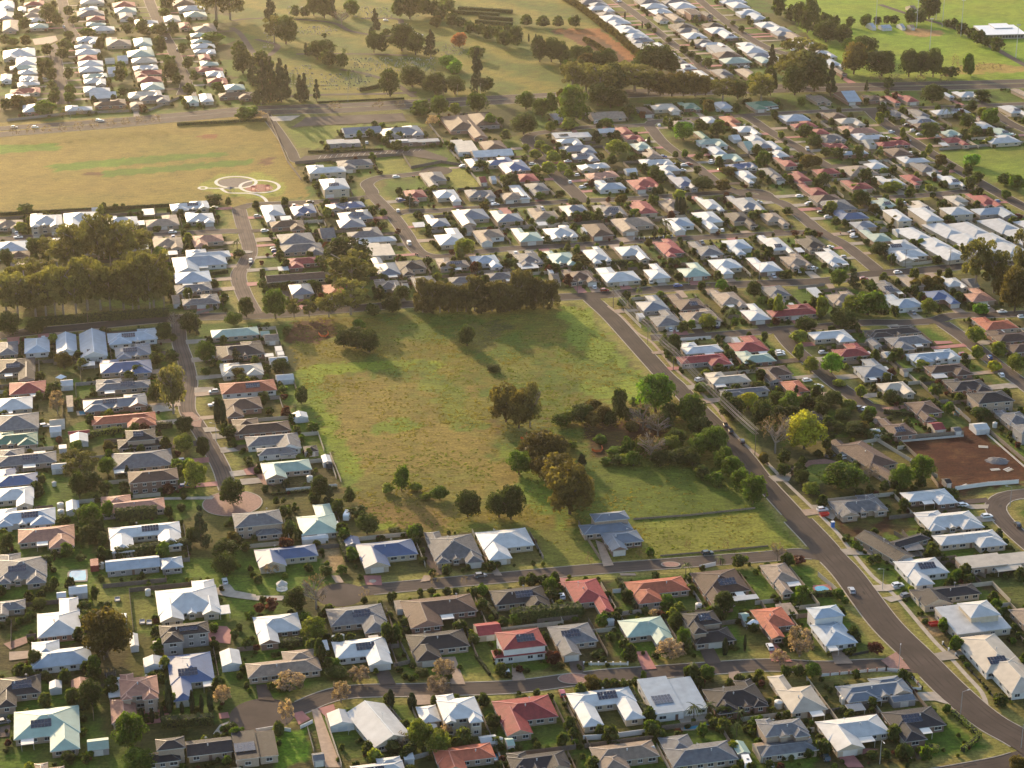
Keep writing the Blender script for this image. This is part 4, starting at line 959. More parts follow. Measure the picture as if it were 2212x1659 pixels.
def ground():
    xs = np.concatenate([np.arange(-8000, -620, 400), np.arange(-620, -260, 4.0), np.arange(-260, 260, 2.0), np.arange(260, 621, 4.0), np.arange(900, 8001, 400)])
    ys = np.concatenate([np.arange(-1200, 440, 200), np.arange(440, 1000, 2.0), np.arange(1000, 2000, 4.0), np.arange(2000, 9001, 350)])
    X, Y = np.meshgrid(xs, ys); nx, ny = len(xs), len(ys)
    v = np.stack([X.ravel(), Y.ravel(), np.zeros(X.size)], 1)
    idx = np.arange(nx*ny).reshape(ny, nx)
    q = np.stack([idx[:-1,:-1].ravel(), idx[:-1,1:].ravel(), idx[1:,1:].ravel(), idx[1:,:-1].ravel()], 1)
    me = bpy.data.meshes.new('ground'); me.vertices.add(len(v)); me.vertices.foreach_set('co', v.ravel())
    me.loops.add(q.size); me.loops.foreach_set('vertex_index', q.ravel()); me.polygons.add(len(q))
    me.polygons.foreach_set('loop_start', np.arange(0, q.size, 4)); me.update()
    x, y = X.ravel(), Y.ravel()
    n1 = vnoise(x, y, 9, 1); n2 = vnoise(x+77, y, 3.2, 2); n3 = vnoise(x, y+31, 28, 3); n4 = vnoise(x+5, y+9, 70, 9)
    C = np.zeros((len(x), 4)); C[:,3] = 1
    # gardens: lot by lot
    best = np.full(len(x), 1e9); who = np.zeros(len(x), int)
    for i in range(len(HS)):
        dx, dy = x - HX[i], y - HY[i]; lx = np.abs(dx*HC[i] + dy*HSn[i]) - HW[i]; ly = np.abs(-dx*HSn[i] + dy*HC[i]) - HD[i]
        d = np.maximum(lx, ly); m = d < best; best[m] = d[m]; who[m] = i
    rs = np.random.RandomState(4); pal = np.array([(.085,.14,.022),(.07,.13,.02),(.10,.10,.034),(.13,.115,.045),(.05,.06,.022),(.08,.07,.034),(.095,.15,.025)])
    lot = pal[rs.randint(0, len(pal), len(HS))][who]
    mixd = np.clip((n1 - .45) * 3, 0, 1)[:,None]
    base = lot * (1 - mixd*.5) + np.array((.055,.045,.028)) * mixd*.5
    far = (best > 22)[:,None]
    base = np.where(far, np.array((.115,.12,.04)) * (.7 + .6*n3[:,None]), base)
    C[:,:3] = base
    d = np.full(len(x), 1e9)            # dry verges beside the roads
    for w, pts in RD:
        P = np.array([(p.x, p.y) for p in pts[::2]] + [(pts[-1].x, pts[-1].y)])
        for k in range(0, len(P)):
            dd = np.hypot(x - P[k,0], y - P[k,1]) - w/2; d = np.minimum(d, dd)
    k = np.clip((6.5 - d) / 2.5 + (n2-.5), 0, 1)[:,None]; k[y > 1150] *= .45
    verge = np.array((.24,.20,.085)) * (1-n1[:,None]*.5) + np.array((.15,.19,.045)) * n1[:,None]*.5
    C[:,:3] = C[:,:3]*(1-k) + verge*k
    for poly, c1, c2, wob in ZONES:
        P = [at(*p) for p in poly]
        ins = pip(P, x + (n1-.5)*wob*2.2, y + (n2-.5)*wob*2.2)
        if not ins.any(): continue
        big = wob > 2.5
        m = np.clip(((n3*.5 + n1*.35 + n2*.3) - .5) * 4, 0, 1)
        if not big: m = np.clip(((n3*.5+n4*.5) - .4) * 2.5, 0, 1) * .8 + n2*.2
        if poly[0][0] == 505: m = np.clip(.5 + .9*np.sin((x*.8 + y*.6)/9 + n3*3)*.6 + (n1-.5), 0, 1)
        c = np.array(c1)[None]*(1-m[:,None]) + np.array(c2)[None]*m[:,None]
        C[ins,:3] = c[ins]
    n6 = vnoise(x+3, y+8, 5.5, 12); f = .62 + .76 * (n2*.35 + n1*.3 + n6*.35); C[:,:3] *= f[:,None] * np.array((1.0,.95,.62))
    at_ = me.color_attributes.new('grass', 'FLOAT_COLOR', 'POINT'); at_.data.foreach_set('color', C.ravel())
    m = bpy.data.materials.new('ground_cover'); nt, p = nodes_of(m); p.inputs['Roughness'].default_value = .9; p.inputs['Specular IOR Level'].default_value = .1
    a = nt.nodes.new('ShaderNodeAttribute'); a.attribute_name = 'grass'
    tc = nt.nodes.new('ShaderNodeTexCoord'); n = nt.nodes.new('ShaderNodeTexNoise'); n.inputs['Scale'].default_value = .9; n.inputs['Detail'].default_value = 8; n.inputs['Roughness'].default_value = .65
    nt.links.new(tc.outputs['Object'], n.inputs['Vector'])
    mr = nt.nodes.new('ShaderNodeMapRange'); mr.inputs[1].default_value = .3; mr.inputs[2].default_value = .7; mr.inputs[3].default_value = .55; mr.inputs[4].default_value = 1.45
    nt.links.new(n.outputs['Fac'], mr.inputs[0]); vm = nt.nodes.new('ShaderNodeVectorMath'); vm.operation = 'SCALE'
    nt.links.new(a.outputs['Color'], vm.inputs[0]); nt.links.new(mr.outputs[0], vm.inputs['Scale']); nt.links.new(vm.outputs[0], p.inputs['Base Color'])
    mq = nt.nodes.new('ShaderNodeMapping'); mq.inputs['Scale'].default_value = (.16, .55, 1); mq.inputs['Rotation'].default_value = (0,0,-.35); nt.links.new(tc.outputs['Object'], mq.inputs[0])
    n7 = nt.nodes.new('ShaderNodeTexNoise'); n7.inputs['Scale'].default_value = .9; n7.inputs['Detail'].default_value = 6; n7.inputs['Roughness'].default_value = .7; nt.links.new(mq.outputs[0], n7.inputs['Vector'])
    m7 = nt.nodes.new('ShaderNodeMapRange'); m7.inputs[1].default_value = .32; m7.inputs[2].default_value = .68; m7.inputs[3].default_value = .7; m7.inputs[4].default_value = 1.3; nt.links.new(n7.outputs['Fac'], m7.inputs[0])
    mm = nt.nodes.new('ShaderNodeMath'); mm.operation = 'MULTIPLY'; nt.links.new(mr.outputs[0], mm.inputs[0]); nt.links.new(m7.outputs[0], mm.inputs[1]); nt.links.new(mm.outputs[0], vm.inputs['Scale'])
    mp = nt.nodes.new('ShaderNodeMapping'); mp.inputs['Scale'].default_value = (.55, 1.1, 1); mp.inputs['Rotation'].default_value = (0,0,.2)
    nt.links.new(tc.outputs['Object'], mp.inputs[0])
    n5 = nt.nodes.new('ShaderNodeTexNoise'); n5.inputs['Scale'].default_value = .8; n5.inputs['Detail'].default_value = 6; n5.inputs['Roughness'].default_value = .6
    nt.links.new(mp.outputs[0], n5.inputs['Vector'])
    b = nt.nodes.new('ShaderNodeBump'); b.inputs['Strength'].default_value = .8; b.inputs['Distance'].default_value = .5
    nt.links.new(n5.outputs['Fac'], b.inputs['Height']); nt.links.new(b.outputs[0], p.inputs['Normal'])
    me.materials.append(m)
    o = bpy.data.objects.new('ground', me); COL.objects.link(o); tag(o, kind='structure')
ground()
# ---------------------------------------------------------------- roads
M_ASPH = mat('asphalt', (.088,.066,.053), .9, .32, .09, .15, 4, spec=.12)
M_ASPH2 = mat('asphalt_brown', (.115,.083,.066), .9, .3, .12, .15, 4, spec=.12)
M_WEAR = mat('worn_asphalt', (.072,.054,.044), .85, .35, .12, spec=.15)
M_PATCH = mat('patched_asphalt', (.048,.040,.036), .85, .25, .5, spec=.15)
M_KERB = mat('kerb_concrete', (.36,.31,.25), .85, .2, .5, spec=.15)
M_CONC = mat('concrete', (.38,.32,.25), .85, .22, .3, spec=.15)
M_BRICK = mat('brick_paving', (.30,.15,.11), .8, .25, 1.2)
M_PINK = mat('pink_paving', (.34,.13,.11), .8, .15, .5)
M_TANP = mat('tan_paving', (.33,.23,.16), .8, .2, .6)
M_WHITE = mat('white_paint', (.8,.78,.74), .5, .06, .5)
M_LINE = mat('line_paint', (.55,.52,.48), .6, .2, .5)
def nkeep(i):
    return lambda q: road_d(q.x, q.y, i) > .5
for i, (w, pts) in enumerate(RD):
    z = .02 + .005*i; mb = MB(); ribbon(mb, pts, -w/2, w/2, z)
    for bx, by, br in BULBS:
        c = Vector(at(bx, by))
        if i < 27 and min((c-p).length for p in pts) < 6 and not any(abs(c.x-q.get('x',1e9)) < 1 for q in []):
            if br and (pts[0]-c).length < 8 or (pts[-1]-c).length < 8:
                n = 28; mb.face([(c.x + br*math.cos(2*math.pi*k/n), c.y + br*math.sin(2*math.pi*k/n), z+.003) for k in range(n)])
    if w >= 7:
        rr = random.Random(i)
        for q in (-.30, -.14, .14, .30): ribbon(mb, pts, q*w-.28, q*w+.28, z+.002, 1)
        for k in range(3, len(pts)-3):
            if rr.random() < .07:
                p = pts[k]; t_ = (pts[k+1]-pts[k-1]).normalized(); n_ = Vector((-t_.y,t_.x)); a0 = rr.uniform(-.4,.2)*w; L_ = rr.uniform(.6,2.5); W_ = rr.uniform(.6,2)
                mb.face([(*(p+n_*a0-t_*L_),z+.0035),(*(p+n_*a0+t_*L_),z+.0035),(*(p+n_*(a0+W_)+t_*L_),z+.0035),(*(p+n_*(a0+W_)-t_*L_),z+.0035)][::-1], 2)
    o = mb.build('road', [M_ASPH2 if i in (4,6,8,18,19) else M_ASPH, M_WEAR, M_PATCH]); tag(o, kind='structure')
    if w >= 7 and (i < 29 or w > 11.2):
        kb = MB()
        def kp(q, i=i):
            if road_d(q.x, q.y, i) < .4: return False
            return all((q - Vector(at(bx, by))).length > br - .2 for bx, by, br in BULBS)
        for s in (-1, 1):
            a, b = (w/2, w/2+.4) if s > 0 else (-w/2-.4, -w/2)
            ribbon(kb, pts, a, b, .14, 0, kp)
            for e in (a, b):
                n = len(pts)
                for k in range(n-1):
                    t0 = (pts[min(k+1,n-1)]-pts[max(k-1,0)]).normalized(); t1 = (pts[min(k+2,n-1)]-pts[k]).normalized()
                    p0 = pts[k] + Vector((-t0.y,t0.x))*e; p1 = pts[k+1] + Vector((-t1.y,t1.x))*e
                    if kp(p0) and kp(p1): kb.face([(p0.x,p0.y,0),(p1.x,p1.y,0),(p1.x,p1.y,.14),(p0.x,p0.y,.14)])
        if kb.f: tag(kb.build('kerb', M_KERB), kind='structure')
def poly(name, pts, z, m, kind='structure'):
    mb = MB(); mb.face([(*at(*p), z) for p in pts]); o = mb.build(name, m); return tag(o, kind=kind)
def disc(mb, c, r, z, rx=1, n=32, m=0, r0=0):
    P = [(c[0] + r*rx*math.cos(2*math.pi*k/n), c[1] + r*math.sin(2*math.pi*k/n), z) for k in range(n)]
    if not r0: mb.face(P, m); return
    Q = [(c[0] + r0*rx*math.cos(2*math.pi*k/n), c[1] + r0*math.sin(2*math.pi*k/n), z) for k in range(n)]
    for k in range(n): mb.face([Q[k], P[k], P[(k+1)%n], Q[(k+1)%n]], m)
# paved circle with its island
c = at(502, 1088); mb = MB(); disc(mb, c, 11.6, .20); tag(mb.build('paved_circle', M_BRICK), kind='structure')
mb = MB(); disc(mb, c, 12.0, .24, r0=11.6); tag(mb.build('kerb', M_KERB), kind='structure')
for px, py, r, mm in ((1231+10,1467,3.3,M_BRICK),(413,906,2.2,M_BRICK),(530,545,2.4,M_KERB),(T((1,3),1008,48)[0],T((1,3),1008,48)[1],1.0,M_KERB),(T((2,2),1370,1563)[0],T((2,2),1370,1563)[1],2.0,M_BRICK)):
    mb = MB(); cc = at(px, py); disc(mb, cc, r, .27, 1.6 if r > 1.5 else 1, m=0); disc(mb, cc, r+.35, .26, 1.55 if r > 1.5 else 1, m=1, r0=r*.98); tag(mb.build('traffic_island', [mm, M_KERB]), kind='structure')
poly('paved_road_section', [T((0,2),1570,250),T((0,2),1665,245),T((0,2),1745,310),T((0,2),1735,375),T((0,2),1660,375),T((0,2),1640,320)], .215, M_BRICK)
poly('car_park', [T((1,0),335,1400),T((1,0),420,1350),T((1,0),900,1310),T((1,0),1420,1285),T((1,0),1660,1370),T((1,0),1640,1400),T((1,0),1270,1340),T((1,0),700,1395)], .212, M_ASPH)
poly('asphalt_apron', [T((1,0),300,1105),T((1,0),390,1050),T((1,0),430,1015),T((1,0),1270,980),T((1,0),1300,1048),T((1,0),420,1092)], .213, M_ASPH)
poly('driveway', [T((1,0),110,1010),T((1,0),385,1000),T((1,0),300,1045),T((1,0),150,1050)], .214, M_CONC)
mb = MB()
for k in range(19):
    x0 = 540 + k*48; p = T((1,0), x0, 1375 - k*3.6); q = T((1,0), x0+22, 1345 - k*3.0)
    a, b = at(*p), at(*q); mb.beam((a[0],a[1],.225),(b[0],b[1],.225),.18,.01)
tag(mb.build('parking_bay_markings', M_LINE), kind='structure')
# footpath along the main road
fp = catmull([at(*p) for p in [(1640,985),(1659,1002),(1701,1045),(1799,1140),(1834,1184),(1884,1244),(1909,1264),(1946,1300),(1984,1345),(2021,1388),(2049,1416),(2084,1455),(2121,1496),(2130,1522)]])
mb = MB(); ribbon(mb, fp, -.8, .8, .03); tag(mb.build('footpath', M_CONC), kind='structure')
fp = catmull([at(*T((2,1),*p)) for p in [(830,985),(960,1090),(1080,1215),(1200,1290),(1300,1400),(1400,1520),(1560,1659)]] + [at(*T((2,2),*p)) for p in [(1620,60),(1780,230),(1880,380),(2010,520),(2120,610),(2212,700)]])
mb = MB(); ribbon(mb, fp, -.7, .7, .03); tag(mb.build('footpath', M_TANP), kind='structure')
# drives that show their own shape in the photograph
for t, pts, m in [((3,3),[(900,85),(1070,75),(1150,110),(1030,135),(940,135)],M_CONC),((3,3),[(985,190),(1130,170),(1180,200),(1060,230)],M_CONC),
    ((3,3),[(1430,675),(1560,650),(1700,610),(1780,700),(1640,720),(1500,735)],M_CONC),((3,3),[(545,665),(640,640),(735,760),(575,765)],M_TANP),
    ((3,3),[(1250,1010),(1430,1005),(1580,1120),(1440,1080),(1280,1085)],M_CONC),((3,3),[(590,1550),(740,1550),(830,1659),(690,1659)],M_PINK),((3,3),[(750,1490),(960,1500),(800,1550),(600,1550)],M_PINK),
    ((3,3),[(1250,1490),(1365,1480),(1420,1570),(1290,1590)],M_ASPH2),((3,3),[(0,600),(60,580),(210,745),(30,740)],M_PINK),
    ((3,3),[(975,735),(1110,660),(1230,810),(1060,805)],M_BRICK),((3,3),[(385,85),(540,75),(560,160),(420,165)],M_PINK),
    ((2,3),[(1060,660),(1160,650),(1250,805),(1130,815)],M_PINK),((2,3),[(490,745),(610,735),(630,800),(600,860),(520,865)],M_ASPH2),((2,3),[(1620,640),(1740,620),(1810,755),(1680,770)],M_ASPH2),
    ((2,3),[(0,765),(60,765),(120,905),(0,910)],M_TANP),((2,3),[(1870,835),(1960,825),(2000,930),(1880,930)],M_TANP),((2,3),[(380,20),(510,20),(450,110),(390,100)],M_PINK),
    ((2,3),[(1435,1230),(1720,1180),(1760,1260),(1480,1320)],M_CONC),((1,3),[(1580,710),(1720,700),(1810,940),(1690,940)],M_TANP),((1,3),[(1030,830),(1150,820),(1210,940),(1075,945)],M_ASPH2),
    ((1,3),[(530,1150),(670,1110),(690,1170),(610,1230)],M_PINK),((1,3),[(320,1190),(400,1170),(470,1240),(370,1290)],M_PINK),((1,3),[(1355,1030),(1500,1030),(1560,1110),(1380,1120)],M_TANP),
    ((1,3),[(930,0),(1080,0),(1090,85),(950,80)],M_PINK),((1,3),[(1450,0),(1520,0),(1500,45),(1420,55)],M_TANP),((1,3),[(650,0),(720,0),(760,60),(690,65)],M_TANP),
    ((1,3),[(480,1160),(545,1150),(740,1659),(600,1659)],M_TANP),((1,3),[(0,945),(90,940),(160,1085),(20,1070)],M_ASPH2),((1,3),[(0,175),(300,175),(240,215),(0,215)],M_CONC),
    ((0,3),[(1720,110),(1890,105),(1900,80),(1985,75),(2030,130),(2212,165),(2212,215),(1980,185),(1860,160),(1800,190),(1740,185)],M_CONC),
    ((0,3),[(1740,430),(1960,440),(2000,480),(1990,590),(1790,570)],M_PINK),((0,3),[(30,590),(300,500),(320,550),(90,640)],M_BRICK),((0,3),[(80,660),(250,650),(250,715),(80,735)],M_TANP),
    ((0,3),[(1840,1370),(1900,1290),(1980,1260),(2080,1330),(2010,1380)],M_CONC),((0,3),[(1890,1190),(1970,1180),(1985,1230),(1900,1240)],M_PINK),((0,3),[(0,1310),(90,1290),(80,1390),(0,1400)],M_ASPH2),
    ((0,3),[(1240,1170),(1460,1150),(1460,1260),(1260,1290)],M_PINK),((0,2),[(1750,380),(1860,375),(1900,410),(1770,420)],M_CONC),((0,2),[(1680,35),(1890,25),(1895,55),(1680,80)],M_CONC),
    ((0,2),[(1280,180),(1500,195),(1520,230),(1330,250)],M_CONC),((0,2),[(1340,985),(1860,975),(1830,1000),(1360,1005)],M_CONC),((0,2),[(1980,760),(2110,745),(2130,790),(2000,805)],M_CONC),((0,2),[(2100,740),(2260,705),(2280,780),(2130,790)],M_PINK),
    ((0,2),[(1890,555),(1960,545),(1990,590),(1930,600)],M_CONC),((0,2),[(1990,540),(2180,520),(2180,580),(2080,590)],M_ASPH2),((2,2),[(720,1350),(790,1380),(880,1570),(790,1580)],M_TANP),((2,2),[(930,1640),(1060,1640),(1075,1659),(940,1659)],M_TANP),
    ((3,2),[(620,1430),(870,1415),(910,1480),(670,1480)],M_CONC),((3,2),[(0,800),(170,780),(240,730),(180,845),(50,845)],M_CONC),((3,2),[(340,665),(490,650),(720,700),(560,690),(380,700),(200,800),(190,740)],M_BRICK),
    ((3,2),[(1640,1045),(1910,1045),(1900,1080),(1760,1085)],M_CONC),((3,2),[(980,210),(1200,180),(1230,200),(1040,250)],M_BRICK),((3,2),[(1180,1460),(1330,1450),(1340,1490),(1210,1500)],M_CONC),((3,2),[(370,1050),(500,1045),(600,1130),(560,1180),(430,1120)],M_CONC),
    ((1,2),[(800,1400),(950,1410),(980,1500),(830,1530)],M_ASPH2),((1,2),[(1440,1400),(1540,1450),(1640,1640),(1560,1659),(1480,1560)],M_ASPH2),((1,2),[(1960,1480),(2040,1540),(2130,1659),(2060,1659)],M_TANP),((1,2),[(0,700),(60,720),(110,860),(180,890),(60,870),(0,780)],M_BRICK),
    ((0,1),[(280,345),(370,345),(370,400),(290,400)],M_CONC),((1,1),[(0,400),(180,390),(180,420),(0,435)],M_TANP),((1,1),[(60,850),(280,860),(310,940),(100,930)],M_ASPH2),((2,1),[(520,815),(600,815),(650,870),(570,878)],M_PINK),((2,1),[(1530,770),(1600,765),(1620,805),(1545,808)],M_PINK),
    ((2,1),[(870,1025),(960,1010),(980,1045),(900,1050)],M_TANP),((2,1),[(1380,1200),(1500,1190),(1530,1235),(1400,1240)],M_PINK),((2,1),[(1200,1385),(1330,1370),(1330,1400),(1220,1405)],M_TANP),((2,1),[(880,400),(1000,390),(1070,420),(960,440)],M_TANP),
    ((3,1),[(500,800),(560,800),(640,930),(600,960)],M_TANP),((3,1),[(1430,1290),(1580,1290),(1600,1310),(1460,1320)],M_PINK),((0,0),[(280,340),(480,310),(500,350),(430,380),(300,390)],M_TANP)]:
    poly('driveway', [T(t, *p) for p in pts], .235, m)
# concrete ring paths of the small park
M_PATH = mat('pale_path', (.62,.55,.46), .8, .08, .3)
def zz(x, y): return (700 + x*540/2212)*2212/4032, (620 + y*405/1659)*2212/4032
def ringpath(pts, w, z, closed=False):
    P = [at(*zz(*p)) for p in pts]; P = P + [P[0]] if closed else P
    mb = MB(); ribbon(mb, catmull(P, 1.0), -w/2, w/2, z); tag(mb.build('park_path', M_PATH), kind='structure')
ell = lambda cx, cy, rx, ry, a0, a1, n=18: [(cx + rx*math.cos(R(a0+(a1-a0)*k/n)), cy - ry*math.sin(R(a0+(a1-a0)*k/n))) for k in range(n+1)]
ringpath(ell(940,400,325,92,0,360), 2.0, .03); ringpath([(690,500),(800,565),(950,575),(1130,575)], 1.9, .036)
ringpath(ell(1320,470,315,100,20,380), 2.0, .042); ringpath(ell(405,493,65,20,0,360), 1.6, .048); ringpath([(470,495),(680,498),(1000,488)], 1.6, .054)
ringpath([(1130,578),(1250,595),(1340,625),(1400,665),(1440,720)], 2.0, .060)
poly('garden_bed', [zz(*p) for p in ell(930,405,280,75,0,360)[:-1]], .024, mat('mulch', (.13,.10,.08), .9, .3, .6))
poly('soft_fall_surface', [zz(*p) for p in ell(1310,495,230,62,0,360)[:-1]], .027, mat('soft_fall', (.30,.12,.08), .9, .2, .5))
# ---------------------------------------------------------------- houses
RC = dict(w=(.47,.465,.445), s=(.31,.36,.40), c=(.42,.36,.28), g=(.125,.128,.135), d=(.026,.025,.029), b=(.05,.095,.19), r=(.27,.042,.045), o=(.36,.10,.055),
          n=(.085,.048,.036), m=(.27,.36,.29), k=(.38,.185,.13), t=(.25,.19,.145), l=(.125,.15,.18), e=(.06,.17,.11))
METAL = 'wscmle b'
def roofmat(c):
    if c in 'wscmlbe': return mat('roof_' + CN[c].replace(' ', '_'), RC[c], .5, .18, .30, lines=('X', 1.6, .35), spec=.3)
    return mat('roof_' + CN[c].replace(' ', '_'), RC[c], .62, .28, .6, lines=('Y', 3.0, .5), spec=.15)
def capmat(c):
    q = tuple(min(.8, v*1.35 + .05) for v in RC[c]); return mat('ridge_' + CN[c].replace(' ', '_'), q, .5, .08, .5)
WALLS = [mat('wall_cream', (.46,.38,.28), .8, .12, .8), mat('wall_brick', (.27,.15,.11), .85, .22, 2.5), mat('wall_tan', (.36,.27,.20), .85, .15, 1.5), mat('wall_white', (.62,.59,.55), .7, .08, .6), mat('wall_grey', (.27,.25,.24), .8, .12, .8), mat('wall_brown', (.19,.12,.09), .85, .2, 2.0)]
M_FASC = mat('fascia', (.5,.47,.43), .6, .1, .5)
M_FRAME = mat('window_frame', (.7,.68,.64), .5, .05, .5)
M_GLASS = mat('dark_glass', (.03,.035,.045), .12, .2, .3, spec=.8)
M_GAR = mat('garage_door', (.60,.56,.50), .55, .08, .5, lines=('Z', 3.0, .4))
M_DOOR = mat('front_door', (.16,.09,.06), .6, .2, .5)
M_SOL = mat('solar_glass', (.018,.022,.04), .18, .15, .4, spec=.8)
M_ALU = mat('aluminium', (.5,.5,.5), .35, .05, .5)
M_PATIO = mat('patio_sheet', (.66,.62,.55), .5, .08, .4, lines=('X', 2.0, .3))
M_POST = mat('post', (.55,.5,.44), .6, .08, .5)
def roof(mb, x0, y0, x1, y1, z, typ='hip', t=.42, cap=True, capw=.26):
    w, d = x1-x0, y1-y0; th = .2
    def capb(a, b):
        if cap: mb.beam((a[0],a[1],a[2]+.03), (b[0],b[1],b[2]+.03), capw, .09, 1)
    c = [(x0,y0,z),(x1,y0,z),(x1,y1,z),(x0,y1,z)]
    for k in range(4):
        a, b = c[k], c[(k+1)%4]; mb.face([(a[0],a[1],z-th),(b[0],b[1],z-th),b,a], 2)
    mb.face([(p[0],p[1],z-th) for p in c[::-1]], 2)
    if typ == 'hip':
        if w >= d:
            h = d/2*t; a = (x0+d/2, (y0+y1)/2, z+h); b = (x1-d/2-1e-3, (y0+y1)/2, z+h)
            mb.face([c[0],c[1],b,a]); mb.face([c[1],c[2],b]); mb.face([c[2],c[3],a,b]); mb.face([c[3],c[0],a])
            capb(a,b); capb(c[0],a); capb(c[3],a); capb(c[1],b); capb(c[2],b)
        else:
            h = w/2*t; a = ((x0+x1)/2, y0+w/2, z+h); b = ((x0+x1)/2, y1-w/2-1e-3, z+h)
            mb.face([c[0],c[1],a]); mb.face([c[1],c[2],b,a]); mb.face([c[2],c[3],b]); mb.face([c[3],c[0],a,b])
            capb(a,b); capb(c[0],a); capb(c[1],a); capb(c[3],b); capb(c[2],b)
        return h
    if typ == 'gx':
        h = d/2*t; a = (x0,(y0+y1)/2,z+h); b = (x1,(y0+y1)/2,z+h)
        mb.face([c[0],c[1],b,a]); mb.face([c[2],c[3],a,b]); mb.face([c[3],c[0],a],3); mb.face([c[1],c[2],b],3); capb(a,b); return h
    if typ == 'gy':
        h = w/2*t; a = ((x0+x1)/2,y0,z+h); b = ((x0+x1)/2,y1,z+h)
        mb.face([c[3],c[0],a,b]); mb.face([c[1],c[2],b,a]); mb.face([c[0],c[1],a],3); mb.face([c[2],c[3],b],3); capb(a,b); return h
    h = d*.05; e = [(x0,y0,z),(x1,y0,z),(x1,y1,z+h),(x0,y1,z+h)]
    mb.face(e); mb.face([c[1],c[2],e[2]],2); mb.face([c[3],c[0],e[3]],2); mb.face([c[2],c[3],e[3],e[2]],2); return h
WIN = {}
def win_proto(w, h, rich):
    k = (w, h, rich)
    if k in WIN: return WIN[k]
    f = MB(); g = MB()
    if rich:
        for x in (-w/2, -.035, w/2-.07): f.box(x, -.07, 0, x+.07, .02, h)
        for z in (0, h-.07): f.box(-w/2+.07, -.065, z, w/2-.07, .02, z+.07)
        f.box(-w/2-.05, -.14, -.09, w/2+.05, .02, -.001)
        g.box(-w/2+.05, -.04, .05, w/2-.05, .015, h-.05)
        WIN[k] = (f.mesh('window', [M_FRAME]), g.mesh('pane', [M_GLASS]))
    else:
        f.box(-w/2, -.05, 0, w/2, .02, h, 0); f.box(-w/2+.12, -.055, .12, -.04, -.052, h-.12, 1); f.box(.04, -.055, .12, w/2-.12, -.052, h-.12, 1)
        WIN[k] = (f.mesh('window', [M_FRAME, M_GLASS]), None)
    return WIN[k]
def local(h, x, y):
    c, s = math.cos(R(h['th'])), math.sin(R(h['th'])); return (h['x'] + x*c - y*s, h['y'] + x*s + y*c)
def add_window(parent, x, y, z, rz, w, hh, rich):
    f, g = win_proto(w, hh, rich); o = link('window', f, parent, (x, y, z), rz)
    if g: link('pane', g, o)
